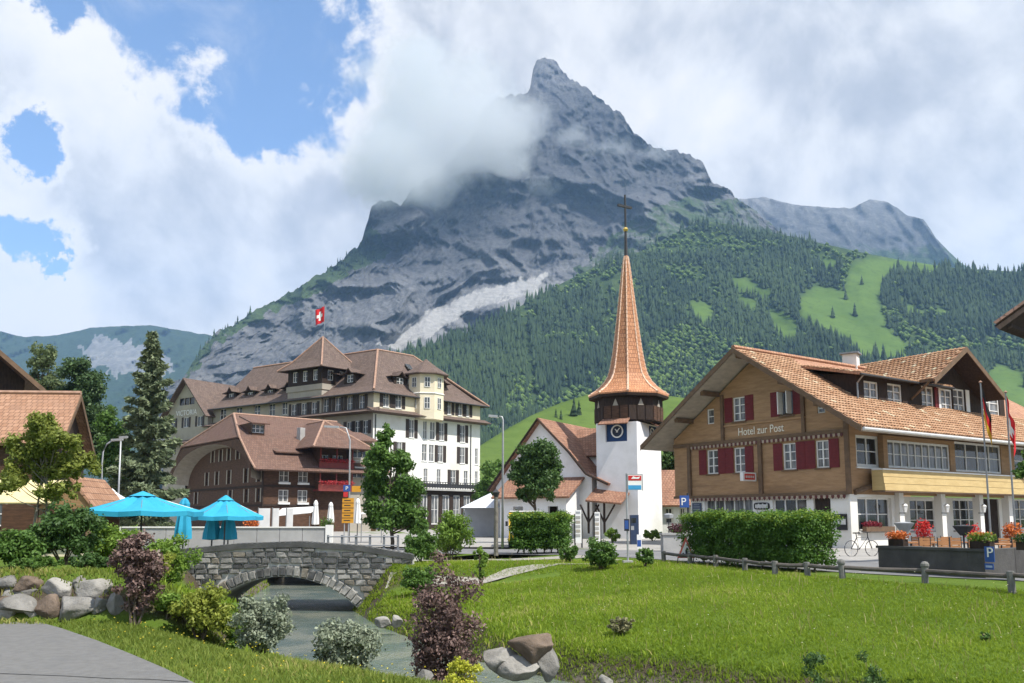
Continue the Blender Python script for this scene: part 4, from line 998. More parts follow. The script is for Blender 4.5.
bark = pm('bark', (.13, .105, .08), (.08, .065, .05), 6, .9, .6, 20, .1); bark_l = pm('bark_grey', (.22, .20, .17), (.13, .12, .10), 6, .9, .6, 20, .1)

wooden_hotel()
# ================================================================ the brown chalet hotel on the right
post_wood = pm('post_wood', (.39, .240, .128), (.30, .182, .095), 1.3, .7, .25, 9, .25, stretch=(1, 1, 6), c3=(.22, .130, .068))
post_beam = pm('post_beam', (.17, .108, .066), (.12, .078, .048), 3, .8)
post_tile = leafmat('post_tile', (.29, .150, .078), (.47, .30, .185), .0, .8, (.52, .44, .30))
tile_p = tilemat('tile_orange', (.34, .17, .10), (.44, .25, .16), (.13, .065, .045), .24, .33, (.24, .13, .09))
yellow = pm('yellow_boards', (.56, .42, .20), (.48, .35, .16), 1.5, .7, .2, 8, .2, stretch=(1, 1, 5))
def tile_rows(name, o, along, up, n, la, lu, parent, seed, mat, w=.27, h=.34, keep=None):
    """overlapping roof tiles laid in courses: origin o at the eave, unit vectors along and up the slope, normal n"""
    rg = np.random.default_rng(seed); nu, na = int(lu / h), int(la / w)
    J, I = np.meshgrid(np.arange(nu), np.arange(na), indexing='ij'); J = J.ravel(); I = I.ravel(); k = len(J)
    a0 = (I + (J % 2) * .5) * w + rg.normal(size=k) * .008; u0 = J * h + rg.normal(size=k) * .012; lift = .055 + rg.random(k) * .025
    o, along, up, n = (np.array(x) for x in (o, along, up, n))
    if keep is not None:
        c = o + along * a0[:, None] + up * u0[:, None]; q = keep(c); a0, u0, lift, k = a0[q], u0[q], lift[q], int(q.sum())
    def pt(a, u, z): return o + along * a[:, None] + up * u[:, None] + n * z[:, None]
    g = .012; zz = np.zeros(k)
    v = np.stack([pt(a0 + g, u0, lift), pt(a0 + w / 2, u0 - .02, lift + .035), pt(a0 + w - g, u0, lift), pt(a0 + w - g, u0 + h * 1.05, zz + .02), pt(a0 + w / 2, u0 + h * 1.05, zz + .05), pt(a0 + g, u0 + h * 1.05, zz + .02), pt(a0 + g, u0, zz - .02), pt(a0 + w - g, u0, zz - .02)], 1)
    fc = np.array([(0, 1, 4, 5), (1, 2, 3, 4), (6, 7, 2, 0)]); sh = np.clip(rg.normal(.45, .22, k) + .25 * (fbm(v[:, 0] * .7, 3, seed) - .5) * 2, 0, .92); sh = np.where(rg.random(k) < .035, .97, sh)
    o_ = mesh_np(name, v.reshape(-1, 3), (np.arange(k)[:, None, None] * 8 + fc).reshape(-1, 4), mat, parent, attrs={'shade': np.repeat(sh, 8)}); o_['kind'] = 'stuff'
    return o_
def post_hotel():
    c = at(850, 500, 45); a = math.radians(56); R = Vector((math.sin(a), math.cos(a), 0)); L = Vector((-math.cos(a), math.sin(a), 0)); C0 = Vector((c.x, c.y, 0))
    FG, FR = Face(c, L), Face(c, R); e = 1.8; G0 = FG.shift(e)
    H = thing('chalet_hotel', 'brown timber chalet hotel with red shutters and orange tiled roof', 'hotel', (c.x, c.y, 0))
    gm, za = G0.hit(733, 348); tr, zr = G0.hit(862, 426); tl, zl = G0.hit(641, 446); kr = (za - zr) / (gm - tr); kl = (za - zl) / (tl - gm)
    W = FG.t(674, 440); DEP = 27.0
    zT = FG.z(850, 494); zM = FG.z(841, 432)                                   # top of white ground floor, band above the first floor
    def rz(t): return za - kr * (gm - t) if t < gm else za - kl * (t - gm)
    # --- gable wall
    def rect(u0, u1, v0, v1): x = sorted((FG.t(u0, (v0 + v1) / 2), FG.t(u1, (v0 + v1) / 2))); um = (u0 + u1) / 2; return (x[0], x[1], FG.z(um, v1), FG.z(um, v0))
    z1a, z1b = FG.z(790, 469.5), FG.z(790, 443)
    first = [(*rect(u0, u1, 445, 470)[:2], z1a, z1b) for u0, u1 in ((707, 718), (734, 745), (783, 796), (816, 829))]
    attic = [rect(733, 745, 397, 421), rect(780, 793, 391, 415)]; small = [rect(707, 714, 409, 424), rect(817, 825, 403, 413)]
    cuts = [(-kr, 1, za - kr * gm - .42), (kl, 1, za + kl * gm - .42)]
    m = M(); wall(m, FG, 0, W, zT, za, first + attic + small, cuts); gw = m.build('gable_wall', post_wood, H)
    for h in first: window(FG, h, gw, wframe, glass_l, 2, 3, shutter_r, sw=.62, sill=post_beam)
    window(FG, attic[0], gw, wframe, glass_l, 2, 3, shutter_r, sw=.62, sill=post_beam)
    window(FG, attic[1], gw, post_beam, glass_d, 1, 1, shutter_r, sw=.62, sill=post_beam)
    for k in (attic[1][0] + .12, attic[1][1] - .18): s = M(); fbox(s, FG, k, k + .06, attic[1][2] + .05, attic[1][3] - .05, -.02, .42); s.build('casement', wframe, gw)
    for h in small: window(FG, h, gw, wframe, glass_l, 1, 2, None)
    bm = M(); 
    for u in (723, 804): t = FG.t(u, 420); fbox(bm, FG, t - .11, t + .11, zM, rz(t) - .7, .015, .13)
    bm.build('timber_post', post_beam, gw)
    for u in (761, 848.5, 690): t = FG.t(u, 460); b = M(); fbox(b, FG, t - .13, t + .13, zT, zM + (.1 if u < 800 else 1.2), .015, .15); b.build('timber_post', post_beam, gw)
    b = M(); fbox(b, FG, .0, W, zM - .05, zM + .16, .02, .12); b.build('timber_band', post_beam, gw)
    b = M(); fbox(b, FG, .0, W, zT - .02, zT + .14, .02, .16); b.build('timber_band', post_beam, gw)
    b = M(); z = attic[0][2] - .28; fbox(b, FG, FG.t(806, 420), FG.t(720, 420), z, z + .1, .015, .09); b.build('timber_band', post_wood, gw)
    trimd = pm('trim_maroon', (.12, .04, .035), (.09, .03, .028), 4, .7); trimw = pm('trim_pale', (.40, .32, .24), (.32, .25, .19), 4, .7); letter = pm('letter_cream', (.80, .74, .62), (.74, .68, .56), 4, .7)
    for z0, n, x1 in ((zM - .06, 70, FG.t(692, 446)), (zT - .03, 64, FG.t(692, 497))):
        for col, ph in ((trimd, 0), (trimw, 1)):
            m = M()
            for k in range(ph, n, 2):
                x = .15 + (x1 - .15) * k / n; w = (x1 - .15) / n
                m.prism([FG.P(x, z0, .13), FG.P(x + w * .96, z0, .13), FG.P(x + w * .96, z0 - .13, .13), FG.P(x + w * .5, z0 - .21, .13), FG.P(x, z0 - .13, .13)], FG.N * .02)
            t_ = m.build('scalloped_trim', col, gw); t_['kind'] = 'stuff'
    text('lettering', 'Hotel zur Post', FG, FG.t(760.5, 428), FG.z(760, 433.6), .03, .66, letter, gw, abs(FG.t(738, 428) - FG.t(783.5, 428)))
    # --- ground floor, gable side
    x1 = FG.t(691, 510); gh = [(*rect(705, 753, 499, 530)[:2], .9, FG.z(730, 499)), (*rect(773, 807, 499, 530)[:2], .9, FG.z(790, 498.5))]; dr = (*rect(814, 831, 499, 530)[:2], 0, FG.z(822, 498))
    m = M(); wall(m, FG, 0, x1, 0, zT, gh + [dr], depth=.22); gf = m.build('ground_floor_wall', plaster_w, H); gf['label'] = 'white rendered ground floor'
    window(FG, gh[0], gf, wframe, glass_l, 5, 1, None, .22, .09, sill=concrete); window(FG, gh[1], gf, wframe, glass_d, 3, 2, None, .22, .09, sill=concrete)
    m = M(); fbox(m, FG, dr[0], dr[1], 0, dr[3], -.2, -.14); do = m.build('door', darkwood, gf); M().lathe(FG.P(dr[0] + .25, 1.05, -.10), [(.035, 0), (.035, .12)], 8).build('handle', metal, do)
    m = M(); wall(m, Face(FG.P(x1, 0), R, L), 0, 10, 0, zT); m.poly(FG.P(W, zT), FG.P(x1, zT), FG.P(x1, zT, -20), FG.P(W, zT, -20)); m.poly(FG.P(W, zT), FG.P(W, zT, -DEP), FG.P(W, zr + 1.4, -DEP), FG.P(W, zr + 1.4)); m.build('wall', post_wood, H)
    # signs on the wall
    blk = pm('sign_black', (.025, .025, .027), (.02, .02, .022), 4, .4); blu = pm('sign_slate_blue', (.055, .075, .12), (.045, .06, .10), 4, .4)
    def plate(name, u0, u1, v0, v1, mat, lab, d=.02, pale=None, n=0):
        q = rect(u0, u1, v0, v1); s = M(); fbox(s, FG, *q, d, d + .05); o = s.build(name, mat, gf); o['label'] = lab
        if pale:
            s = M()
            for i in range(n):
                z = q[3] - (q[3] - q[2]) * (i + .7) / (n + .4); wx = (q[1] - q[0]) * (.62 + .2 * ((i * 37) % 5) / 5); s2 = (q[0] + q[1]) / 2; fbox(s, FG, s2 - wx / 2, s2 + wx / 2, z - .03, z + .03, d + .05, d + .056)
            s.build('faint_print', pale, o)
        return o
    pale = pm('print_pale', (.62, .62, .60), (.5, .5, .48), 6, .6); midp = pm('print_grey', (.22, .25, .30), (.18, .20, .25), 6, .6)
    plate('notice_board', 693, 702, 503, 515.5, blu, 'slate blue notice board', pale=midp, n=5)
    m = M(); q = rect(754.5, 770, 502.5, 509.5); cx, cz = (q[0] + q[1]) / 2, (q[2] + q[3]) / 2; hw, hh = (q[1] - q[0]) / 2, (q[3] - q[2]) / 2
    m.prism([FG.P(cx + hw * math.copysign(abs(math.cos(t)) ** .4, math.cos(t)), cz + hh * math.copysign(abs(math.sin(t)) ** .5, math.sin(t)), .02) for t in [i * math.pi / 10 + .01 for i in range(20)]], FG.N * .05); sg = m.build('name_plate', blk, gf)
    m = M()
    for i in range(9): x = cx - hw * .72 + hw * 1.44 * i / 8; fbox(m, FG, x - .045, x + .045, cz - .11 - .03 * (i % 2), cz + .09 + .05 * (i % 3 == 0), .071, .078)
    m.build('faint_print', pale, sg)
    m = M(); q = rect(757.5, 768.5, 512, 521); cx, hw = (q[0] + q[1]) / 2, (q[1] - q[0]) / 2
    m.prism([FG.P(cx - hw, q[2], .02), FG.P(cx + hw, q[2], .02), FG.P(cx + hw, q[2] + (q[3] - q[2]) * .55, .02), FG.P(cx + hw * .5, q[3] - .08, .02), FG.P(cx, q[3], .02), FG.P(cx - hw * .5, q[3] - .08, .02), FG.P(cx - hw, q[2] + (q[3] - q[2]) * .55, .02)], FG.N * .05); m.build('crest_plate', blk, gf)
    mb = plate('menu_case', 837, 847.5, 514, 530, blk, 'black menu case with pale sheet'); q = rect(838.5, 846.5, 519, 524.5); s = M(); fbox(s, FG, *q, .07, .078); s.build('menu_sheet', pale, mb)
    q = rect(823.5, 829.5, 518, 528); s = M(); fbox(s, FG, *q, .02, .04); s.build('menu_sheet', pale, gf)
    # hanging lit box sign
    t, z = FG.hit(746, 481, .9); s = M(); s.box(FG.P(t - .11, z, .12), FG.T * .22, FG.N * 1.15, Z3 * .50); hs = s.build('box_sign', white, gw)
    redp = pm('print_red', (.55, .06, .04), (.48, .05, .035), 4, .5); s = M(); s.box(FG.P(t - .125, z + .08, .26), FG.T * .25, FG.N * .88, Z3 * .34); rp = s.build('sign_panel', redp, hs)
    s = M()
    for i in range(5): s.box(FG.P(t - .13, z + .18, .36 + i * .15), FG.T * .26, FG.N * .09, Z3 * .13)
    s.build('faint_print', pale, rp)
    # --- roof: left and right slope as plates, soffit boards below, purlins
    def slope(t0, z0, t1, z1, lab):
        m = M(); roof(m, [G0.P(t0, z0), G0.P(t1, z1), G0.P(t1, z1, -DEP - e), G0.P(t0, z0, -DEP - e)], .16); return m
    rfm = slope(tr, zr, gm, za, 'r'); rf = rfm.build('roof', tile_p, H); lf = slope(tl, zl, gm, za, 'l').build('roof', tile_p, H)
    for t0, z0 in ((tr, zr), (tl, zl)):
        m = M(); q = .20; roof(m, [G0.P(t0, z0 - q, -.05), G0.P(gm, za - q, -.05), G0.P(gm, za - q, -DEP), G0.P(t0, z0 - q, -DEP)], .06); m.build('soffit', soffit, rf)
    for k in (.0, .36, .64):
        for s in (-1, 1):
            t = gm + s * ((tl - gm) if s > 0 else (gm - tr)) * k; b = M(); z = rz(t) - .55
            if k == 0 and s > 0: continue
            b.box(G0.P(t - .13, z, -.35), FG.T * .26, -FG.N * 4.0, Z3 * .27); b.build('purlin', post_beam, rf)
    for t0, z0 in ((tr, zr), (tl, zl)):
        b = M(); A_, B_ = G0.P(t0, z0 - .3, .03), G0.P(gm, za - .3, .03); b.prism([A_, B_, B_ + Z3 * .33, A_ + Z3 * .33], FG.N * .05); b.build('bargeboard', post_beam, rf)
    # tiles on the right slope, left out where the dormer stands
    up = (G0.P(gm, za) - G0.P(tr, zr)); lu = up.length; up.normalize(); nr = R.cross(up); nr = nr if nr.z > 0 else -nr
    sb = 1.15; FD = FR.shift(-sb); d0 = FD.t(857, 390); 
    def keep(c):
        s = (c - np.array(C0)) @ np.array(R); t = (c - np.array(C0)) @ np.array(L); return ~((s > d0 + .1) & (t > sb + .1)) & (s < 24)
    tile_rows('roof_tiles', G0.P(tr, zr), R, up, nr, DEP + e - 2, lu, rf, 5, post_tile, keep=keep)
    cp = M(); cp.tube([G0.P(gm, za + .05), G0.P(gm, za + .05, -DEP)], .15, 6); cp.build('ridge_cap', tile_p, rf)
    gt = M(); p0, p1 = G0.P(tr - .08, zr - .12), G0.P(tr - .08, zr - .12, -DEP); gt.tube([p0, p1], .085, 8); gt.build('gutter', pm('gutter_white', (.62, .62, .60), (.5, .5, .5), 4, .4), rf)
    # --- cross dormer
    zd = FD.z(860, 372, .6); d1 = FD.t(1004, 400); z0d = zr + kr * (sb - tr) - .7
    wn = [(864.5, 879, 381.5, 404.5), (888, 902.5, 384, 407), (922, 934, 386.5, 410.5), (941, 952.5, 389, 412), (953.5, 965, 389, 412.5), (981, 999, 395, 418)]
    hs = [(FD.t(a_, 400), FD.t(b_, 400), FD.z((a_ + b_) / 2, v1), FD.z((a_ + b_) / 2, v0)) for a_, b_, v0, v1 in wn]
    tA, zA = FD.hit(966, 347, 1.5); tB, zB = FD.hit(934, 379, 1.5); tC = tA + (tA - tB) * 1.15; ks = (zA - zB) / (tA - tB)
    m = M(); wall(m, FD, d0, d1, z0d, zA, hs, [(-ks, 1, zA - ks * tA - .25), (ks, 1, zA + ks * tA - .25)]); wall(m, FD, d0, tB + .3, z0d, zd, [h for h in hs if h[1] < tB])
    m = M(); wall(m, FD, d0, d1, z0d, zd + .1, hs)
    m.poly(FD.P(tB, zd + .1, -.01), FD.P(tC, zd + .1, -.01), FD.P(tA, zA - .25, -.01))
    zc = [FD.P(d0, z0d), FD.P(d0, zd), FD.P(d0, zd + .9, -6), FD.P(d0, z0d, -6)]; m.poly(*zc)
    dm = m.build('dormer', darkwood, H)
    for i, h in enumerate(hs): window(FD, h, dm, wframe, glass_l, 2, 3, None, fw=.10)
    for i, h in enumerate(hs[2:5]):
        s = M(); x = h[1] + .06 if i == 0 else (h[0] - .5 if i == 1 else h[1] + .06); fbox(s, FD, x, x + .42, h[2], h[3], .01, .05); s.build('shutter', shutter_r if i == 0 else white, dm)
    m = M(); e0, e1 = FD.P(d0 - .5, zd, .6), FD.P(tA, zd, .6); rise = .24; bk = min(gm - sb + .4, (zd - .12 - (zr + kr * (sb - .6 - tr))) / (kr - rise))
    roof(m, [e0, e1, e1 - FD.N * bk + Z3 * bk * rise, e0 - FD.N * bk + Z3 * bk * rise], .14); sr = m.build('dormer_roof', tile_p, dm)
    upv = (-FD.N + Z3 * rise).normalized(); nv = R.cross(upv); nv = nv if nv.z > 0 else -nv
    tile_rows('roof_tiles', e0, R, upv, nv, (e1 - e0).length, bk * 1.1, sr, 6, post_tile)
    g = M(); g.tube([e0 - Z3 * .1, e1 - Z3 * .1], .07, 6); g.build('gutter', darkmetal, sr)
    g = M(); g.tube([e0 - Z3 * .1 + R * .3, FD.P(d0 - .1, zd - .5, .1), FD.P(d0 - .1, z0d + .7, .1)], .05, 6); g.build('downpipe', metal, sr)
    for sgn, tt in ((-1, tB), (1, tC)):
        m = M(); zz = zA - ks * abs(tA - tt); p = [FD.P(tA, zA, 1.5), FD.P(tt, zz, 1.5), FD.P(tt, zz, -8), FD.P(tA, zA, -8)]; roof(m, p, .14); cr = m.build('cross_gable_roof', tile_p, dm); m = M(); roof(m, [x - Z3 * .19 for x in p], .05); m.build('soffit', darkwood, cr)
        b = M(); b.prism([p[0] - Z3 * .32, p[1] - Z3 * .32, p[1] + Z3 * .02, p[0] + Z3 * .02], FD.N * .05); b.build('bargeboard', post_beam, cr)
        if sgn < 0:
            uu = (p[0] - p[1]); ll = uu.length; uu.normalize(); al = -FD.N; nn = al.cross(uu); nn = nn if nn.z > 0 else -nn; tile_rows('roof_tiles', p[1], al, uu, nn, 9.5, ll, cr, 7, post_tile)
    b = M(); b.box(FD.P(tB - .05, zd - .1, 0), R * .14, FD.N * 1.4, Z3 * .16); b.tube([FD.P(tB, zd - 1.0, .05), FD.P(tB, zd - .1, 1.2)], .07, 6); b.build('bracket', post_beam, dm)
    # --- right side: first floor
    zF0, zF1 = FR.z(867, 467), FR.z(867, 435.5); h1 = (FR.t(856, 450), FR.t(879, 450), zF0, zF1); tb = FR.t(884, 460); zEv = zr + .9
    m = M(); wall(m, FR, 0, DEP, zT, zEv, [h1]); fw = m.build('wall', post_wood, H); window(FR, h1, fw, wframe, glass_d, 2, 2, None, fw=.16, sill=white)
    BY = FR.shift(.3); zb0, zb1 = BY.z(884, 491), BY.z(884, 470.5); zb2 = zr - .05; t0 = BY.t(884, 460); t1 = DEP
    z2, z3 = BY.z(915, 469), BY.z(915, 442)
    u_ = [(888, 950), (955, 1001), (1014, 1060)]; bh = [(BY.t(p, 455), BY.t(q, 455), z2, z3 + (.25 if i else 0)) for i, (p, q) in enumerate(u_)]
    m = M(); wall(m, BY, t0, t1, zb1, zb2, bh); m.poly(BY.P(t0, zb1), BY.P(t0, zb2), BY.P(t0, zb2, -.3), BY.P(t0, zb1, -.3)); m.poly(BY.P(t0, zb0), BY.P(t1, zb0), BY.P(t1, zb0, -.3), BY.P(t0, zb0, -.3)); by = m.build('bay', post_wood, H)
    for i, h in enumerate(bh): window(BY, h, by, wframe, glass if i else glass_l, 9 if i == 0 else 4, 2, None, fw=.12)
    n = 3; pd = .72; t0p = BY.t(884, 480, pd)
    for k in range(n):
        q = M(); za_, zb_ = zb0 + (zb1 - zb0) * k / n, zb0 + (zb1 - zb0) * (k + 1) / n - .02; q.prism([BY.P(t0p, za_, pd + .06 - .05 * k), BY.P(t0p, za_, pd - .06), BY.P(t0p, zb_, pd - .06), BY.P(t0p, zb_, pd + .03 - .05 * k)], BY.T * (t1 - t0p)); q.build('parapet_board', yellow, by)
    m = M(); fbox(m, BY, t0p, t1, zb1 - .02, zb1 + .05, .02, pd - .02); m.build('parapet_cover', white, by)
    m = M(); fbox(m, BY, t0p, t0p + .06, zb0 + .01, zb1 - .03, .02, pd - .07); m.build('parapet_end', yellow, by)
    m = M(); fbox(m, BY, t0p, t1, zb0 - .07, zb0 - .005, .0, pd + .04); m.build('parapet_soffit', post_beam, by)
    b = M(); b.tube([FR.P(.35, zT + .1, .05), FR.P(tb * .55, zT + .45, .15), FR.P(tb - .05, zb1 - .1, .30)], [.16, .14, .14], 6); b.build('bracket', post_beam, fw)
    # --- right side: ground floor with porch
    gz = FR.z(875, 497.5); h2 = (FR.t(858, 515), FR.t(892, 515), FR.z(875, 531), gz); tp = FR.t(897, 515)
    m = M(); wall(m, FR, 0, tp, 0, zT, [h2], depth=.25); m.box(FR.P(tp, 0), -FR.N * 1.4, R * .05, Z3 * zT); gr = m.build('ground_floor_wall', plaster_w, H); window(FR, h2, gr, wframe, glass, 3, 2, None, .25, .1, sill=concrete)
    PW = FR.shift(-1.3); hw_ = [(PW.t(p, 510), PW.t(q, 510), .85, PW.z(p, 499)) for p, q in ((910, 936), (953, 979), (1012, 1040))]; dd = (PW.t(983, 510), PW.t(999, 510), 0, PW.z(990, 499))
    m = M(); wall(m, PW, tp, DEP, 0, zT, hw_ + [dd], depth=.2); pw = m.build('porch_wall', plaster_w, H)
    for h in hw_: window(PW, h, pw, wframe, glass_d, 3, 3, None, .2, .1, sill=concrete)
    m = M(); fbox(m, PW, *dd, -.18, -.1); m.build('door', darkwood, pw)
    CP = FR.shift(.25)
    for u in (902, 944, 982, 1011, 1040): t = CP.t(u, 510); m = M(); fbox(m, CP, t - .22, t + .22, 0, zb0 - .02, -.44, 0); fbox(m, CP, t - .28, t + .28, 0, .5, -.5, .06); m.build('porch_pillar', plaster_w, H)
    m = M(); fbox(m, FR, tp - .5, DEP, zb0 + .02, zb0 + .25, -1.3, .28); m.build('porch_ceiling', soffit, H)
    for u in (905, 947, 984):
        t, z = CP.hit(u, 513, .35); w = M(); w.tube([CP.P(t, z, .02), CP.P(t, z, .35)], .025, 6); lm = w.build('wall_lamp', darkmetal, H); w = M(); w.lathe(CP.P(t, z + .04, .35), [(.10, 0), (.17, .34), (.2, .36), (.04, .5)], 6); w.build('lamp_glass', white, lm)
    for u, v in ((872, 530),):
        b = M(); fbox(b, FR, h2[0] + .25, h2[1] - .25, h2[2] - .02, h2[2] + .24, .06, .3); wb = b.build('window_box', post_beam, gr); foliage('flowers', [(FR.P(h2[0] + .4 + i * .22, h2[2] + .36, .2), (.2, .16, .16)) for i in range(6)], 500, .1, leafmat('dark_geranium', (.14, .01, .02), (.30, .03, .05), .2), wb, 8)
    m = M(); q = at(851, 363, 56); m.cbox((q.x, q.y, q.z - 2.0), .9, .9, 2.55, a); ch = m.build('chimney', plaster_w, rf); m = M(); m.cbox((q.x, q.y, q.z + .56), 1.2, 1.2, .1, a); m.build('chimney_cap', metal, ch)
post_hotel()
# ================================================================ the church
def church():
    c = at(638, 500, 66); L = Vector((-.857, .515, 0)); R = Vector((.515, .857, 0)); C0 = Vector((c.x, c.y, 0)); FL, FR = Face(c, L), Face(c, R)
    H = thing('church', 'white village church with timber belfry and slender orange tiled spire', 'church', (c.x, c.y, 0))
    a, b = FL.t(597, 500), FR.t(662, 500); zt = FL.z(638, 421)
    # --- tower
    ni = (FL.t(627, 432), FL.t(605.5, 432), FL.z(616, 441.5), FL.z(616, 423)); nr = (FR.t(649, 432), FR.t(659, 432), ni[2], ni[3])
    m = M(); wall(m, FL, 0, a, 0, zt, [ni], depth=.3); wall(m, FR, 0, b, 0, zt, [nr], depth=.3); q = C0 + L * a + R * b
    m.poly(C0 + L * a, q, q + Z3 * zt, C0 + L * a + Z3 * zt); m.poly(C0 + R * b, q, q + Z3 * zt, C0 + R * b + Z3 * zt); tw = m.build('tower', church_w, H)
    blue = pm('clock_blue', (.02, .06, .17), (.018, .05, .14), 3, .6); dk = pm('clock_dark', (.03, .04, .07), (.025, .03, .05), 4, .6)
    for F, h in ((FL, ni), (FR, nr)):
        m = M(); fbox(m, F, *h, -.29, -.25); m2 = m.build('clock_panel', blue, tw); cx, cz = (h[0] + h[1]) / 2, h[2] + (h[3] - h[2]) * .56; r = (h[3] - h[2]) * .36
        m = M(); m.prism([F.P(cx + r * .99 * math.cos(i * math.pi / 14), cz + r * .99 * math.sin(i * math.pi / 14), -.245) for i in range(28)], F.N * .05); cl = m.build('clock_face', dk, m2)
        vs, fs = [], []
        for i in range(28):
            x, y = math.cos(i * math.pi / 14), math.sin(i * math.pi / 14)
            for rr, dd in ((r * .80, -.19), (r * 1.0, -.19), (r * 1.0, -.15), (r * .80, -.15)): vs.append(F.P(cx + rr * x, cz + rr * y, dd))
        for i in range(28):
            j = (i + 1) % 28; fs += [(4 * i + k, 4 * i + (k + 1) % 4, 4 * j + (k + 1) % 4, 4 * j + k) for k in range(4)]
        M().add(vs, fs).build('clock_ring', white, cl)
        for ang, ln in ((2.3, .72), (.85, .55)):
            m = M(); d_ = F.T * math.cos(ang) + Z3 * math.sin(ang); n_ = F.T * -math.sin(ang) + Z3 * math.cos(ang); m.box(F.P(cx, cz, -.17) - d_ * r * .2 - n_ * .035, d_ * r * ln * 1.2, n_ * .07, F.N * .03); m.build('clock_hand', white, cl)
        m = M(); z = h[3]; roof(m, [F.P(h[0] - .35, z - .1, .75), F.P(h[1] + .35, z - .1, .75), F.P(h[1] + .2, z + .55, -.3), F.P(h[0] - .2, z + .55, -.3)], .09); m.build('hood', tile_k, tw)
    # --- belfry and spire
    ctr = C0 + L * a / 2 + R * b / 2; dist = ctr.y; sc = dist / FPX
    def zz(v): return Face(ctr, (1, 0)).z(626, v)
    rot = math.atan2(L.y, L.x) + math.pi / 8
    r0 = 32 * sc / math.cos(math.pi / 8) * .98
    m = M(); m.lathe(ctr, [(r0, zz(424)), (r0 * 1.0, zz(399))], 8, rot); bf = m.build('belfry', darkwood, tw)
    for k in range(24):
        an = rot + 2 * math.pi * (k // 3) / 8; an2 = an + math.pi / 4; p0 = ctr + Vector((math.cos(an), math.sin(an), 0)) * r0; p1 = ctr + Vector((math.cos(an2), math.sin(an2), 0)) * r0; f0 = (k % 3) / 3
        nn = ((p0 + p1) / 2 - ctr).normalized()
        m = M(); m.box(p0.lerp(p1, f0 + .02) + nn * .01 + Z3 * zz(423), (p1 - p0) * .29, nn * .05, Z3 * (zz(409) - zz(423))); m.build('louvre_panel', brownwood if (k // 3) % 2 else darkwood, bf)
    for k in range(8):
        an = rot + math.pi / 8 + k * math.pi / 4; n = Vector((math.cos(an), math.sin(an), 0))
        if n.dot(-ctr.normalized()) < .2: continue
        G = Face(ctr + n * r0 * math.cos(math.pi / 8), Vector((-n.y, n.x, 0)), n); z = zz(409)
        m = M(); m.prism([G.P(-.24, z, .03), G.P(.24, z, .03), G.P(0, z + .55, .03)], G.N * .05); m.build('gable_light', plaster_g_shade, bf)
    prof = [(397.5, 37), (396, 37), (394, 34.5), (390, 29), (386, 25), (381, 21), (375, 18), (366, 15.8), (350, 13.2), (320, 9.6), (290, 6.2), (265, 3.4), (256, 2.0)]
    pr = [(hw * sc / math.cos(math.pi / 8), zz(v)) for v, hw in prof]
    m = M(); m.lathe(ctr, pr, 8, rot); sp = m.build('spire', tile_s, H)
    m = M(); m.lathe(ctr, [(pr[0][0] * .99, pr[0][1] - .22), (pr[0][0] * 1.005, pr[0][1] - .02)], 8, rot); m.build('eaves_board', darkwood, sp)
    for k in range(8):
        an = rot + k * math.pi / 4; d = Vector((math.cos(an), math.sin(an), 0)); pts, rd = [], []
        P = [ctr + d * r + Z3 * z for r, z in pr[1:]]
        for i in range(len(P) - 1):
            n = max(1, int((P[i + 1] - P[i]).length / .34))
            for j in range(n):
                f = j / n; wv = .12 * (1 - (i + f) / len(P) * .6); pts += [P[i].lerp(P[i + 1], f), P[i].lerp(P[i + 1], f + .9 / n)]; rd += [wv, wv * .62]
        m = M(); m.tube(pts, rd, 5); m.build('hip_tiles', pm('hip_tile', (.70, .52, .40), (.60, .38, .25), 5, .6), sp)
    gold_ = pm('gilding', (.75, .55, .18), (.65, .46, .14), 4, .3, metal=.8)
    tp = ctr + Z3 * zz(257); top = ctr + Z3 * zz(195)
    m = M(); m.tube([tp, ctr + Z3 * zz(230), top], [.16, .10, .08], 8); cr = m.build('cross', darkmetal, sp)
    m = M(); az = zz(207); m.box(ctr + Vector((.86, .5, 0)) * -.72 + Z3 * (az - .06) - Vector((0, .08, 0)), Vector((.86, .5, 0)) * 1.44, Vector((-.5, .86, 0)) * .16, Z3 * .19); m.build('cross_arm', darkmetal, cr)
    m = M(); m.lathe(ctr + Z3 * zz(229.5), [(.02, -.22), (.16, -.14), (.22, 0), (.16, .14), (.02, .22)], 10); m.build('knob', gold_, cr)
    # --- nave: gable towards the square
    n0 = at(592, 500, 68); FN = Face(n0, L); N0 = Vector((n0.x, n0.y, 0)); w = FN.t(496, 470); gm, za = FN.hit(540.5, 420); zl = FN.z(497, 486); zr = FN.z(592, 474)
    def up(t):
        x = abs(t - gm); h = gm if t < gm else w - gm; return za - (za - (zr if t < gm else zl)) * x / h
    kr, kl = (za - zr) / gm, (za - zl) / (w - gm)
    m = M(); dr = (FN.t(557, 520), FN.t(549, 520), 0, FN.z(553, 503)); wall(m, FN, 0, w, 0, za, [dr], [(-kr, 1, za - kr * gm - .1), (kl, 1, za + kl * gm - .1)], .3)
    m.poly(FN.P(0, 0), FN.P(0, zr), FN.P(0, zr, -16), FN.P(0, 0, -16)); m.poly(FN.P(w, 0), FN.P(w, zl), FN.P(w, zl, -16), FN.P(w, 0, -16)); nv = m.build('nave_wall', church_w, H)
    m = M(); fbox(m, FN, *dr, -.28, -.2); m.build('door', brownwood, nv)
    m = M(); o = .5; D_ = 17
    def sl(pts):
        for (t0, z0), (t1, z1) in zip(pts[:-1], pts[1:]): roof(m, [FN.P(t0, z0, o), FN.P(t1, z1, o), FN.P(t1, z1, -D_), FN.P(t0, z0, -D_)], .2)
    tf, zf = FN.hit(608, 483, o); sl([(gm, za + .15), (gm * .38, za + .15 - kr * gm * .62), (gm * .05, zr + .1), (tf, zf)]); sl([(gm, za + .15), (w + .5, zl - .35)])
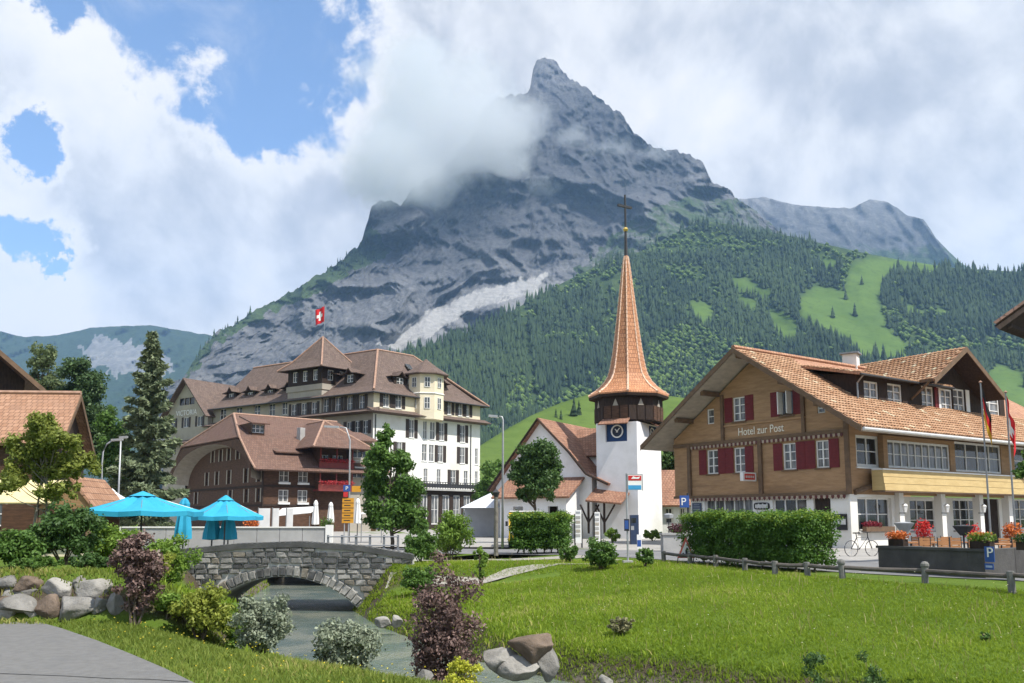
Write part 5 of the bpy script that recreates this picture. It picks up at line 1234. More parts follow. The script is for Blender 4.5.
    nrf = m.build('nave_roof', tile_k, H)
    b_ = M(); b_.tube([FN.P(w + .5, zl - .42, o + .03), FN.P(gm, za + .05, o + .03), FN.P(gm * .38, za + .05 - kr * gm * .62, o + .03), FN.P(gm * .05, zr, o + .03), FN.P(tf, zf - .08, o + .03)], .10, 6); b_.build('verge', darkwood, nrf)
    # transept roof meeting the nave on the tower side
    s0 = 5.2; zt_ = za - .35; A = FN.P(gm - .2, zt_, -s0); B = FN.P(-2.6, zt_, -s0); hw = 3.1; dz = 2.6
    m = M()
    for s in (-1, 1): roof(m, [A, B, FN.P(-2.6, zt_ - dz, -s0 - s * hw), FN.P(gm - .2, zt_ - dz, -s0 - s * hw)], .18)
    m.build('transept_roof', tile_k, H)
    m = M(); wall(m, FN, -2.4, 2, 0, zt_ - dz + .4, d=-s0 + hw - .5); m.build('transept_wall', church_w, H)
    # porch lean-to across the front
    Fp = FN.shift(2.3); p0, p1 = Fp.t(566, 490), Fp.t(500, 490); zp = Fp.z(540, 495); zq = FN.z(540, 478)
    arches = [(Fp.t(u + 5, 515), Fp.t(u - 5, 515), 0, zp - .9) for u in (518, 553)]
    m = M(); wall(m, Fp, p0, p1, 0, zp - .1, arches, depth=.3); m.poly(Fp.P(p0, 0), Fp.P(p0, zp - .1), Fp.P(p0, zq - .2, -2.3), Fp.P(p0, 0, -2.3)); m.build('front_porch_wall', church_w, H)
    m = M(); roof(m, [Fp.P(p0 - .5, zp - .15, .6), Fp.P(p1 + .5, zp - .15, .6), Fp.P(p1 + .5, zq, -2.25), Fp.P(p0 - .5, zq, -2.25)], .16); m.build('front_porch_roof', tile_k, H)
    # side porch with timber struts between nave and tower
    Fs = FN.shift(.3); s0_, s1_ = Fs.t(628, 500), Fs.t(593, 500); zs0 = Fs.z(610, 503, 1.6); zs1 = Fs.z(597, 486)
    m = M(); roof(m, [Fs.P(s0_, zs0, 1.4), Fs.P(s1_, zs0 + .25, 1.4), Fs.P(s1_, zs1 + .3, -1.2), Fs.P(s0_, zs1 - .1, -1.2)], .14); m.build('side_porch_roof', tile_k, H)
    Fd = FN.shift(-1.4); ar = (Fd.t(627, 515), Fd.t(613.5, 515), 0, Fd.z(620, 508)); m = M(); wall(m, Fd, Fd.t(633, 500), Fd.t(590, 500), 0, zs1 + .2, [ar], depth=.3); pw = m.build('side_porch_wall', church_w, H)
    m = M(); fbox(m, Fd, ar[0], ar[1], 0, ar[3], -.28, -.2); m.build('door', brownwood, pw)
    m = M(); hw2 = (ar[1] - ar[0]) / 2; cxx = (ar[0] + ar[1]) / 2; m.prism([Fd.P(cxx + hw2 * math.cos(i * math.pi / 8), ar[3] - .02 + .4 * math.sin(i * math.pi / 8), .01) for i in range(9)], Fd.N * .05); m.build('door_arch', brownwood, pw)
    for t in (s1_ - .15, (s0_ + s1_) / 2):
        b_ = M(); b_.tube([Fs.P(t, .4, 1.15), Fs.P(t, zs0 + .1, 1.15)], .1, 6); b_.build('porch_post', darkwood, H); b_ = M(); b_.tube([Fs.P(t, zs0 - 1.5, 1.15), Fs.P(t - .9, zs0 - .1, 1.15)], .07, 6); b_.build('strut', darkwood, H); b_ = M(); b_.tube([Fs.P(t, zs0 - 1.5, 1.15), Fs.P(t + .7, zs0 - .1, 1.15)], .07, 6); b_.build('strut', darkwood, H)
    # low annex right of the tower
    x0 = at(662, 510, 71); FA = Face(x0, (.93, -.05)); w2 = FA.t(700, 510); ze = FA.z(670, 504); z1 = FA.z(670, 470, -4)
    hs = [(FA.t(665, 515), FA.t(673, 515), FA.z(670, 524), FA.z(670, 507.5)), (FA.t(680, 515), FA.t(686, 515), FA.z(670, 524), FA.z(670, 507.5))]
    m = M(); wall(m, FA, -2, w2, 0, ze + .1, hs, depth=.25); an = m.build('annex_wall', church_w, H)
    for h in hs: window(FA, h, an, plaster_w, glass, 2, 1, None, .25, .12)
    m = M(); roof(m, [FA.P(-2, ze - .1, .6), FA.P(w2, ze - .1, .6), FA.P(w2, z1, -4), FA.P(-2, z1, -4)], .18); m.build('annex_roof', tile_k, H)
church()
# ================================================================ stone bridge: every block of the face a piece of its own
def bridge():
    Y = 30.0; F = Face((0, Y), (1, 0)); xl, xr = F.t(160, 560), F.t(413, 560)
    B = thing('stone_bridge', 'arched bridge of grey stone blocks over the stream', 'bridge', ((xl + xr) / 2, Y, WATER_Z))
    ax, hs_, spz, cz = F.t(282, 590), 2.75, -1.62, F.z(282, 576.5); rise = cz - spz; Ra = (hs_ ** 2 + rise ** 2) / (2 * rise); oz = cz - Ra
    def top(x): return float(np.interp(x, [xl - 1, F.t(190, 548), F.t(240, 542), F.t(300, 541), F.t(360, 544), xr], [F.z(165, 552), F.z(190, 548), F.z(240, 543), F.z(300, 541), F.z(360, 545), F.z(412, 554)])) - .20
    def inside(x, z, r): return (x - ax) ** 2 + (z - oz) ** 2 < r * r and z > spz - .3
    mort = pm('mortar', (.56, .54, .50), (.42, .41, .38), 3, .95, .4, 20, .1)
    # backing wall with the arch cut out, and the barrel
    m = M(); n = 46; xs = [xl + (xr - xl) * i / n for i in range(n + 1)] ; xs = sorted(set(xs + [ax - hs_, ax + hs_])); dep = 3.6
    def low(x): return oz + math.sqrt(max(0, Ra ** 2 - (x - ax) ** 2)) if abs(x - ax) < hs_ - 1e-6 else -2.6
    for a, b in zip(xs[:-1], xs[1:]):
        mid = (a + b) / 2; la, lb = ((oz + math.sqrt(max(0, Ra ** 2 - (min(hs_, abs(q - ax))) ** 2))) if abs(mid - ax) < hs_ else -2.6 for q in (a, b))
        m.prism([(a, Y, la), (b, Y, lb), (b, Y, top(b)), (a, Y, top(a))], (0, .35, 0)); m.prism([(a, Y + .36, la), (b, Y + .36, lb), (b, Y + .36, min(0, top(b))), (a, Y + .36, min(0, top(a)))], (0, dep - .72, 0)); m.prism([(a, Y + dep - .35, la), (b, Y + dep - .35, lb), (b, Y + dep - .35, top(b)), (a, Y + dep - .35, top(a))], (0, .35, 0))
    m.build('masonry_core', mort, B)
    cp = M()
    for a, b in zip(xs[:-1], xs[1:]): cp.prism([(a, Y - .10, top(a)), (b, Y - .10, top(b)), (b, Y - .10, top(b) + .17), (a, Y - .10, top(a) + .20)], (0, .55, 0))
    cp.build('coping', pm('coping_stone', (.10, .10, .097), (.065, .066, .064), 2, .9, .4, 16, .2, c3=(.05, .055, .045)), B)
    tones = [pm('block_stone_%s' % k, c, tuple(x * .62 for x in c), 5, .9, .7, 22, .15, c3=tuple(x * .5 for x in c)) for k, c in (('grey', (.19, .187, .178)), ('pale', (.33, .32, .295)), ('dark', (.11, .11, .108)), ('warm', (.24, .215, .175)))]
    rg = random.Random(9)
    def block(pts, d=.07):
        """a rough-faced block: outline pts in (x, z)"""
        cx = sum(p[0] for p in pts) / len(pts); czz = sum(p[1] for p in pts) / len(pts); k = len(pts)
        o = [Vector((x + rg.uniform(-.012, .012), Y - .01, z + rg.uniform(-.01, .01))) for x, z in pts]; f = [Vector((cx + (p.x - cx) * .80 + rg.uniform(-.015, .015), Y - d - rg.uniform(0, .05), czz + (p.z - czz) * .72 + rg.uniform(-.012, .012))) for p in o]
        m = M(); m.add(o + f, [tuple(range(k, 2 * k))] + [(i, (i + 1) % k, (i + 1) % k + k, i + k) for i in range(k)]); m.add([Vector((p.x, Y + .03, p.z)) for p in o] + o, [(i, (i + 1) % k, (i + 1) % k + k, i + k) for i in range(k)])
        w = [.42, .26, .22, .10] if czz > -.35 else [.3, .4, .1, .2]
        m.build('stone', rg.choices(tones, w)[0], B)
    nv = 25; th0 = math.asin(hs_ / Ra)
    for i in range(nv):
        a0, a1 = -th0 + 2 * th0 * (i + .09) / nv, -th0 + 2 * th0 * (i + .91) / nv; r0, r1 = Ra + .015, Ra + .36 + rg.uniform(-.04, .05)
        block([(ax + r * math.sin(t), oz + r * math.cos(t)) for r, t in ((r0, a0), (r0, a1), (r1, a1), (r1, a0))])
    z = spz - .25; row = 0
    while z < 1.0:
        h = rg.uniform(.17, .22); x = xl + rg.uniform(0, .3)
        while x < xr - .1:
            w = rg.uniform(.28, .54); x1 = min(x + w, xr)
            ztop = min(top(x), top(x1)) - .01; zt = min(z + h - .022, ztop)
            c_in = any(inside(px, pz, Ra + .37) and abs(px - ax) < hs_ + .35 for px in (x, x1, (x + x1) / 2) for pz in (z, zt))
            if zt - z > .09 and x1 - x > .14:
                if not c_in: block([(x + .02, z), (x1 - .02, z), (x1 - .02, zt - .006), (x + .02, zt - .006)])
                else:
                    full = all(inside(px, pz, Ra + .37) for px in (x, x1) for pz in (z, zt))
                    if not full:
                        def lz(px): return max(z, oz + math.sqrt(max(0, (Ra + .385) ** 2 - (px - ax) ** 2))) if abs(px - ax) < hs_ + .5 else z
                        a, b = lz(x), lz(x1)
                        if min(zt - a, zt - b) > .07: block([(x + .012, a), (x1 - .012, b), (x1 - .012, zt), (x + .012, zt)])
            x = x1
        z += h; row += 1
bridge()
def ico(sub=2):
    t = (1 + 5 ** .5) / 2; v = [(-1, t, 0), (1, t, 0), (-1, -t, 0), (1, -t, 0), (0, -1, t), (0, 1, t), (0, -1, -t), (0, 1, -t), (t, 0, -1), (t, 0, 1), (-t, 0, -1), (-t, 0, 1)]
    f = [(0, 11, 5), (0, 5, 1), (0, 1, 7), (0, 7, 10), (0, 10, 11), (1, 5, 9), (5, 11, 4), (11, 10, 2), (10, 7, 6), (7, 1, 8), (3, 9, 4), (3, 4, 2), (3, 2, 6), (3, 6, 8), (3, 8, 9), (4, 9, 5), (2, 4, 11), (6, 2, 10), (8, 6, 7), (9, 8, 1)]
    v = [np.array(x) / np.linalg.norm(x) for x in v]
    for _ in range(sub):
        c = {}; nf = []
        def mid(a, b):
            k = (min(a, b), max(a, b))
            if k not in c: m = v[a] + v[b]; c[k] = len(v); v.append(m / np.linalg.norm(m))
            return c[k]
        for a, b, d in f: x, y, z = mid(a, b), mid(b, d), mid(d, a); nf += [(a, x, z), (b, y, x), (d, z, y), (x, y, z)]
        f = nf
    return np.array(v), np.array(f)
ICO = ico(3)
boul = [pm('boulder_%s' % k, c, tuple(x * .6 for x in c), 3.5, .92, .8, 18, .15, c3=tuple(x * .72 for x in c)) for k, c in (('grey', (.25, .24, .22)), ('pale', (.34, .325, .295)), ('rust', (.19, .145, .11)))]
def boulder(u0, u1, v0, v1, d, mt, seed, label, group, name='boulder', depth=.8):
    v, f = ICO; rg = np.random.default_rng(seed); p = v.copy()
    for _ in range(9):                                       # planar breaks
        n = rg.normal(size=3); n /= np.linalg.norm(n); h = rg.uniform(.52, .8); q = p @ n; p = p - np.maximum(q - h, 0)[:, None] * n
    p = p * (1 + (fbm(p * 2.2 + seed, 4, seed) - .5)[:, None] * .22)
    mu, mv = (u1 - u0) * .12, (v1 - v0) * .17; a, b = at(u0 - mu, v1 + mv, d), at(u1 + mu, v0 - mv, d); c = (np.array(a) + np.array(b)) / 2; lo, hi = p.min(0), p.max(0); s = np.array([b.x - a.x, (b.x - a.x) * depth, (b.z - a.z) * 1.08]) / (hi - lo)
    o = mesh_np(name, (p - (lo + hi) / 2) * s + c, f, boul[mt], attrs={}); tag(o, label, 'rock', group)
    return o
LB = [(40, 73, 581, 600, 1, 'pale flat-topped boulder above the rust brown one, by the path'), (79, 110, 582, 600, 1, 'blocky cream boulder at the right end of the bank by the path'), (36, 61, 598, 617, 2, 'rust brown boulder in the lower row of the bank'),
      (59, 96, 600, 617, 0, 'long light grey boulder right of the rust brown one'), (16, 40, 588, 601, 0, 'grey rounded boulder in the middle row at left'), (-3, 20, 589, 603, 1, 'pale boulder at the left edge, upper row'), (2, 36, 597, 612, 0, 'broad grey boulder at left, between upper and lower rows'),
      (-4, 20, 606, 620, 1, 'pale squarish boulder at the left edge beside the path'), (20, 40, 604, 619, 1, 'small pale boulder left of the rust brown one'), (-4, 18, 578, 591, 0, 'grey boulder half under the bush at the left edge'), (93, 107, 600, 613, 0, 'small grey boulder below the blocky cream one')]
LB += [(108, 122, 596, 612, 0, 'grey boulder at the right end of the bank below the light green bush'), (62, 82, 590, 604, 2, 'dark brown stone wedged between the two pale upper boulders'), (-2, 16, 598, 608, 2, 'brown stone wedged at the left edge of the bank'), (72, 84, 578, 590, 0, 'small grey stone under the tall dark bush'), (18, 42, 578, 590, 2, 'brown stone under the bushes above the middle row')]
for i, (a, b, c, d, mt, lab) in enumerate(LB): boulder(a, b, c, d, 13.6 + (.35 if d < 605 else 0), mt, 100 + i, lab, 'boulders of the bank')
for i, (a, b, c, d, mt, lab) in enumerate([(486, 515, 652, 670, 1, 'pale flat rock at the stream edge, leftmost of the group'), (512, 549, 639, 661, 2, 'tall brownish rock at the back of the stream edge group'), (500, 540, 658, 677, 1, 'low pale rock at the front of the stream edge group'), (536, 557, 652, 677, 0, 'narrow grey rock at the right of the stream edge group'), (600, 612, 677, 690, 1, 'small pale stone at the bottom edge of the meadow')]):
    boulder(a, b, c, d, 15.6 if i != 4 else 13.0, mt, 200 + i, lab, 'rocks at the stream edge')
for i, (a, b, c, d, mt, lab) in enumerate([(392, 402, 617, 626, 1, 'small pale stone at the waterline below the bridge pier'), (376, 390, 618, 626, 1, 'white stone on the grassy spit beside the bridge'), (418, 432, 672, 684, 0, 'grey stone at the bottom edge below the purple shrub')]):
    boulder(a, b, c, d, 24 if i < 2 else 14.5, mt, 220 + i, lab, 'stones by the water')
# ================================================================ trees, shrubs, hedges, grass
def lm(name, dark, light, *a, **k):
    g = 1.0 if name.split('_')[0] in ('grass', 'lawn', 'bloom') else 1.5
    return leafmat(name, tuple(x * g for x in dark), tuple(x * g for x in light), *a, **k)
G_dark = lm('leaf_dark', (.022, .050, .014), (.068, .122, .03), .28); G_mid = lm('leaf_mid', (.032, .072, .014), (.095, .165, .032), .3)
G_light = lm('leaf_light', (.06, .11, .016), (.16, .24, .04), .35); G_yell = lm('leaf_yellowgreen', (.085, .115, .015), (.25, .27, .05), .35)
G_silver = lm('leaf_silver', (.07, .085, .055), (.24, .27, .19), .2); G_purple = lm('leaf_purple', (.050, .031, .027), (.185, .122, .105), .2, tint=(.27, .22, .18)); G_hedge = lm('leaf_hedge', (.022, .055, .010), (.085, .165, .022), .3)
G_conif = lm('needle_grey_green', (.05, .072, .035), (.19, .22, .125), .15); G_gold = lm('leaf_gold', (.20, .22, .02), (.42, .42, .05), .35)
def clumps_in(c, r, n, rg, cr=(.28, .45), shell=.55):
    out = []
    for _ in range(n):
        d = Vector((rg.gauss(0, 1), rg.gauss(0, 1), rg.gauss(0, 1))).normalized(); k = shell + (1 - shell) * rg.random(); q = rg.uniform(*cr)
        p = Vector((c[0] + d.x * r[0] * k * .8, c[1] + d.y * r[1] * k * .8, c[2] + d.z * r[2] * k * .8)); s = min(r); out.append((p, (s * q * rg.uniform(.9, 1.4), s * q * rg.uniform(.9, 1.4), s * q)))
    return out
def shrub(label, cat, u, vtop, wpx, d, mat, seed, leaf=.06, n=3500, nc=26, vbase=None, name='shrub', group=None, zb=None, sq=1.0, extra=None, cr=(.28, .5)):
    X = at(u, 518, d).x; zt = at(u, vtop, d).z; z0 = zg1(X, d) if zb is None else zb; w = wpx / FPX * d / 2; h = zt - z0; rg = random.Random(seed)
    S = thing(name, label, cat, (X, d, z0), group); c = (X, d, z0 + h * .54)
    cl = clumps_in(c, (w, w * .8 * sq, h * .5), int(nc * 1.9), rg, (cr[0] * .6, cr[1] * .72), .35)
    if extra: cl += [(at(a, b, d + e), (r, r, r)) for a, b, e, r in extra]
    foliage('foliage', cl, int(n * 1.3), leaf * 1.08, mat, S, seed, .3)
    for k in range(5):
        p = cl[k % len(cl)][0]; m = M(); b = Vector((X + rg.uniform(-.08, .08) * w, d + rg.uniform(-.1, .1) * w, z0 - .05)); m.tube([b, b.lerp(p, .5) + Vector((rg.uniform(-.05, .05), 0, .05)), p], [.022, .016, .006], 5); m.build('stem', bark, S)
    return S
def tree(label, u, vtop, d, blobs, mat, seed, leaf, n, trunk_r=.12, cat='tree', name='tree', group=None, base_u=None, barkm=None, zb=None, stems=1, per=9, cr=(.42, .68)):
    """blobs: crown lobes (u, v, half width px, half height px)"""
    bu = base_u if base_u is not None else u; X = at(bu, 518, d).x; z0 = zg1(X, d) if zb is None else zb; rg = random.Random(seed); k = d / FPX; barkm = barkm or bark
    S = thing(name, label, cat, (X, d, z0), group); cl = []; lobes = []
    for a, b, hw, hh in blobs:
        c = at(a, b, d + rg.uniform(-.5, .5) * hw * k); lobes.append(c); cl += clumps_in(c, (hw * k * 1.12, hw * k, hh * k * 1.12), per * 2, rg, (cr[0] * .62, cr[1] * .72), .3)
    foliage('crown', cl, int(n * 2.1), leaf * 1.25, mat, S, seed, .2)
    topz = max(c.z for c in lobes)
    for s in range(stems):
        base = Vector((X + (s - (stems - 1) / 2) * .5, d + rg.uniform(-.1, .1), z0 - .1)); top = Vector((sum(c.x for c in lobes) / len(lobes), d, topz)); pts = [base.lerp(top, i / 5) + Vector((rg.uniform(-.4, .4) * trunk_r * 2, rg.uniform(-.4, .4) * trunk_r * 2, 0)) * (0 < i < 5) for i in range(6)]
        m = M(); m.tube(pts, [trunk_r * (1 - .16 * i) for i in range(6)], 8); tr = m.build('trunk', barkm, S, True)
    for c in lobes + [x[0] for x in cl[::7]]:
        f = max(.12, min(.8, (c.z - z0) / max(.1, topz - z0) * .75)); p = base.lerp(top, f); m = M(); m.tube([p, p.lerp(c, .55) + Vector((0, 0, -.06)), c], [trunk_r * .42, trunk_r * .25, trunk_r * .08], 5, False); m.build('branch', barkm, S)
    return S
def conifer(label, u, vtop, vbase, hwpx, d, mat, seed, n=9000, name='conifer', leaf=.30, group=None):
    X = at(u, 518, d).x; zt, z0 = at(u, vtop, d).z, at(u, vbase, d).z; z0 = min(z0, 1.0); h = zt - z0; w = hwpx / FPX * d; rg = np.random.default_rng(seed); S = thing(name, label, 'tree', (X, d, 0), group)
    m = M(); m.tube([(X, d, -.1), (X + .1, d, z0 + h * .5), (X, d, zt)], [w * .13, w * .07, .02], 8); m.build('trunk', bark, S, True)
    P, NR = [], []; br = M(); nb = 95
    for i in range(nb):
        f = (i + rg.random()) / nb; z = z0 + h * (.04 + .95 * f); L = w * (1 - f) ** .72 * rg.uniform(.65, 1.18) * (1.0 if f > .12 else .75) + .1; an = i * 2.4 + rg.normal() * .4; dr = -.18 + .55 * f
        tip = np.array([X + math.cos(an) * L, d + math.sin(an) * L, z + dr * L + .04]); b0 = np.array([X, d, z]); md = (b0 + tip) / 2 + np.array([0, 0, -.07 * L]); br.tube([b0, md, tip], [.05 * (1.1 - f), .03 * (1.1 - f), .008], 4, False)
        q = max(10, int(n / nb * (L / w + .12) * 1.5)); t = rg.random(q) ** .75; side = np.array([-math.sin(an), math.cos(an), 0]); sp = (rg.random(q) - .5) * .55 * L * (1.05 - t * .6)
        pos = np.where(t[:, None] < .5, b0 + (md - b0) * t[:, None] * 2, md + (tip - md) * (t[:, None] * 2 - 1)) + side * sp[:, None] + np.stack([0 * t, 0 * t, -rg.random(q) * .16 * L - np.abs(sp) * .22], -1); P.append(pos); NR.append(np.tile(np.array([math.cos(an), math.sin(an), 0]), (q, 1)))
    br.build('branches', bark, S)['kind'] = 'stuff'
    p = np.concatenate(P); o = np.concatenate(NR); k = len(p); a = o + rg.normal(size=(k, 3)) * .55; a[:, 2] -= .35; a /= np.linalg.norm(a, axis=1)[:, None]; b = np.cross(a, rg.normal(size=(k, 3))); b /= np.linalg.norm(b, axis=1)[:, None]; s = leaf * rg.uniform(.6, 1.4, k)[:, None]
    v = np.stack([p - a * s * .5, p + b * s * .2, p + a * s * .5, p - b * s * .2], 1).reshape(-1, 3)
    mesh_np('crown', v, np.arange(4 * k).reshape(-1, 4), mat, S, attrs={'shade': np.repeat(np.clip(rg.normal(.45, .25, k), 0, 1), 4)})
    return S
# --- trees behind the left chalet
conifer('tall grey green spruce left of the large hotel', 143, 331, 500, 40, 62, G_conif, 11, 24000, leaf=.55)
tree('pale feathery birch top behind the orange chalet roof', 42, 345, 78, [(42, 362, 14, 20), (34, 385, 16, 18), (54, 385, 16, 20), (44, 410, 22, 20)], lm('leaf_birch', (.05, .075, .03), (.14, .17, .075), .3), 12, .22, 6000, .2, per=10)
tree('dark broadleaf tree beside the gable of the orange roofed chalet', 82, 352, 74, [(78, 368, 16, 15), (90, 385, 18, 18), (72, 395, 18, 18), (92, 410, 22, 22), (100, 440, 24, 26), (80, 440, 20, 26)], lm('leaf_deep', (.022, .045, .018), (.07, .115, .04), .25), 13, .24, 11000, .25, per=10)
tree('mid green tree below the tall spruce', 112, 405, 66, [(108, 420, 14, 14), (116, 440, 18, 18), (110, 465, 22, 20), (132, 480, 20, 18)], G_mid, 14, .2, 7000, .2, per=10)
tree('dark tree between church annex and chalet hotel', 676, 440, 82, [(672, 450, 12, 12), (684, 462, 14, 14), (664, 465, 10, 12)], G_dark, 15, .22, 4000, .2)
tree('young two stemmed tree with yellow green crown by the left terrace', 45, 408, 23, [(42, 428, 22, 18), (22, 450, 24, 18), (60, 446, 24, 18), (38, 470, 36, 18), (78, 466, 20, 14), (12, 480, 20, 16), (60, 490, 22, 12)], lm('leaf_young', (.075, .10, .018), (.21, .235, .05), .35), 16, .085, 9000, .045, base_u=40, barkm=bark_l, stems=2, per=9, cr=(.4, .62))
tree('tall irregular leafy tree in front of the large hotel', 392, 420, 45, [(386, 436, 9, 13), (380, 462, 16, 16), (398, 464, 14, 14), (376, 488, 16, 18), (402, 492, 20, 18), (390, 516, 22, 18), (412, 520, 14, 18), (372, 516, 10, 16)], G_mid, 17, .16, 13000, .12, per=10, cr=(.42, .7))
tree('round crowned tree before the church gable', 538, 437, 55, [(538, 456, 18, 16), (526, 472, 15, 17), (550, 474, 15, 17), (538, 490, 20, 13), (524, 494, 8, 8)], G_dark, 18, .16, 13000, .12, base_u=534, per=14, cr=(.42, .62))
tree('leafy branch end of a tree at the right edge', 1034, 455, 26, [(1030, 470, 14, 12), (1040, 450, 16, 16), (1022, 474, 8, 6)], G_mid, 19, .1, 2500, .06, base_u=1062)
for i, (u, v, hw, lab) in enumerate([(492, 484, 10, 'bushy tree at the foot of the pasture beside the large hotel'), (497, 474, 14, 'low tree between the large hotel and the church'), (487, 490, 12, 'small dark tree at the corner of the large hotel')]):
    tree(lab, u, v - 16, 95 + 12 * i, [(u, v, hw, 16), (u - 8, v + 20, hw, 16), (u + 6, v + 24, hw, 14)], G_mid if i != 2 else G_dark, 30 + i, .35, 2600, .18, group='trees below the pasture', cr=(.5, .8))
# spruces standing on the pasture hill and in the clearings
def lone(label, u, vb, h, d, seed, grid=None):
    p = at(u, vb, d); k = np.array([[p.x, p.y, p.z]]); S = thing('spruce', label, 'tree', tuple(p), 'lone spruces on the green slopes')
    M().tube([p - Z3 * 1.5, p + Z3 * h * .3], h * .02, 5).build('trunk', bark, S)
    v, f, s = cones(k, np.array([h]), np.array([h * .19]), seed, 4, 9); mesh_np('crown', v, f, spruce_far, S, attrs={'shade': s})
def on_sheet(SH, SU, SV, u, v):
    j = int(np.argmin(np.abs(SU[0] - u))); i = int(np.argmin(np.abs(SV[:, j] - v))); return SH[i, j]
for i, (u, v, h, lab) in enumerate([(574, 414, 9.0, 'larger spruce on the pasture left of the belfry'), (579, 415, 8, 'spruce close right of the larger one on the pasture'), (556, 419, 6, 'small spruce left of the pair on the pasture'), (561, 418, 5, 'smallest spruce on the pasture hill')]):
    P = on_sheet(PA, PAU, PAV, u, v); q = at(u, v, P[1]); lone(lab, u, v + 2, h, P[1], 60 + i)
for i, (u, v, h, lab) in enumerate([(855, 316, 26, 'lone spruce on the wide clearing above the chalet roof'), (848, 352, 28, 'spruce at the lower left corner of the clearing'), (876, 356, 26, 'spruce at the lower edge of the clearing behind the dormer'), (884, 361, 30, 'tall spruce right of the lower clearing edge'), (833, 318, 24, 'spruce in the left arm of the clearing'), (905, 292, 22, 'spruce below the upper clearing'), (862, 285, 22, 'spruce in the upper neck of the clearing'), (846, 300, 24, 'spruce beside the upper neck of the clearing')]):
    P = on_sheet(FO, FOU, FOV, u, v); lone(lab, u, v, h, P[1], 70 + i)
# --- shrubs
shrub('glossy dark green bush at the left edge above the boulders', 'bush', 12, 530, 84, 15.2, G_mid, 41, .07, 5000, 34)
shrub('tall dark green bush above the pale boulders', 'bush', 66, 504, 84, 16.6, G_dark, 42, .075, 7000, 40)
shrub('low spreading bush over the rust brown boulder', 'bush', 38, 556, 60, 14.5, G_mid, 141, .06, 3000, 24)
shrub('low dark bush over the blocky cream boulder', 'bush', 94, 553, 50, 14.6, G_dark, 142, .06, 2600, 22)
shrub('olive bush behind the tall purple shrub', 'bush', 150, 548, 60, 15.8, G_yell, 143, .06, 3200, 24)
shrub('bushy green shrub filling the gap behind the left bushes', 'bush', 34, 528, 60, 18.2, G_light, 144, .07, 3600, 26)
shrub('low green plant at the foot of the tall purple shrub', 'bush', 172, 590, 44, 13.7, G_light, 145, .05, 1800, 16)
shrub('light green bush between the dark bush and the purple shrub', 'bush', 114, 519, 66, 17.5, G_light, 43, .07, 4500, 30)
shrub('tall purple leaved shrub on the lawn left of the bridge', 'shrub', 140, 526, 62, 13.4, G_purple, 44, .06, 5200, 34, sq=.9)
shrub('yellow green bush right of the tall purple shrub', 'bush', 172, 532, 62, 18.5, G_light, 45, .07, 4200, 28)
shrub('yellow green bush at the left foot of the bridge arch', 'bush', 207, 581, 78, 13.6, G_yell, 46, .055, 4500, 30)
shrub('low olive bush beside the silver shrub', 'bush', 238, 600, 44, 13.9, G_light, 47, .055, 2500, 22)
shrub('round silver leaved shrub in front of the arch', 'shrub', 268, 583, 66, 13.0, G_silver, 48, .055, 6000, 40)
shrub('low silver leaved shrub at the water below the arch', 'shrub', 347, 618, 78, 12.6, G_silver, 49, .055, 5200, 34, zb=-.75)
shrub('large purple leaved shrub on the bank right of the bridge', 'shrub', 442, 566, 88, 15.6, G_purple, 50, .065, 9500, 54, extra=[(440, 570, 0, .22), (455, 590, 0, .3), (470, 588, .1, .28), (425, 600, 0, .3), (432, 640, 0, .4), (458, 632, 0, .38), (475, 628, 0, .26), (438, 556, 0, .16)])
shrub('small golden leaved shrub at the bottom edge', 'shrub', 462, 652, 46, 13.6, G_gold, 51, .05, 1600, 14, zb=-1.25)
shrub('bright green bush on the far bank behind the purple shrub', 'bush', 452, 507, 52, 33.5, G_light, 52, .11, 4500, 26)
shrub('dark green bush at the right end of the bridge', 'bush', 420, 530, 44, 31.5, G_mid, 53, .10, 3800, 26)
shrub('green bush below the bridge parapet end', 'bush', 420, 562, 40, 27.5, G_mid, 66, .09, 3000, 22, zb=-1.0)
shrub('slender young bush on the meadow edge', 'bush', 481, 541, 20, 28, G_light, 54, .08, 900, 12)
shrub('leafy shrub at the meadow edge left of the bus stop', 'shrub', 600, 538, 40, 28.5, G_mid, 55, .09, 3000, 22)
shrub('small shrub right of the bus stop pole', 'shrub', 644, 546, 22, 28, G_mid, 56, .08, 1400, 12)
shrub('small shrub at the foot of the left hedge', 'shrub', 568, 543, 22, 31, G_mid, 57, .09, 1300, 12)
shrub('bright green bush at the foot of the church tower', 'bush', 652, 529, 26, 60, G_light, 58, .16, 1600, 14)
shrub('dry tuft of tall stems in the middle of the meadow', 'shrub', 621, 616, 36, 18.2, lm('leaf_dry', (.06, .07, .03), (.24, .22, .12), .25), 59, .06, 1500, 16)
shrub('dark bush at the bottom edge of the meadow', 'bush', 808, 642, 46, 12.6, G_dark, 60, .045, 2600, 20)
shrub('taller dark bush at the bottom edge, right of the other', 'bush', 862, 636, 52, 12.3, G_dark, 61, .045, 2400, 22)
shrub('tiny sapling on the meadow at right', 'bush', 976, 632, 16, 16, G_mid, 62, .05, 220, 8)
shrub('small green bush beside the church porch', 'bush', 612, 527, 18, 55, G_light, 63, .14, 900, 10)
shrub('green bush by the wall under the leafy tree', 'bush', 432, 548, 26, 36, G_light, 64, .1, 1500, 12)
shrub('low planting in front of the large hotel terrace', 'bush', 478, 513, 30, 80, G_light, 65, .2, 1200, 12)
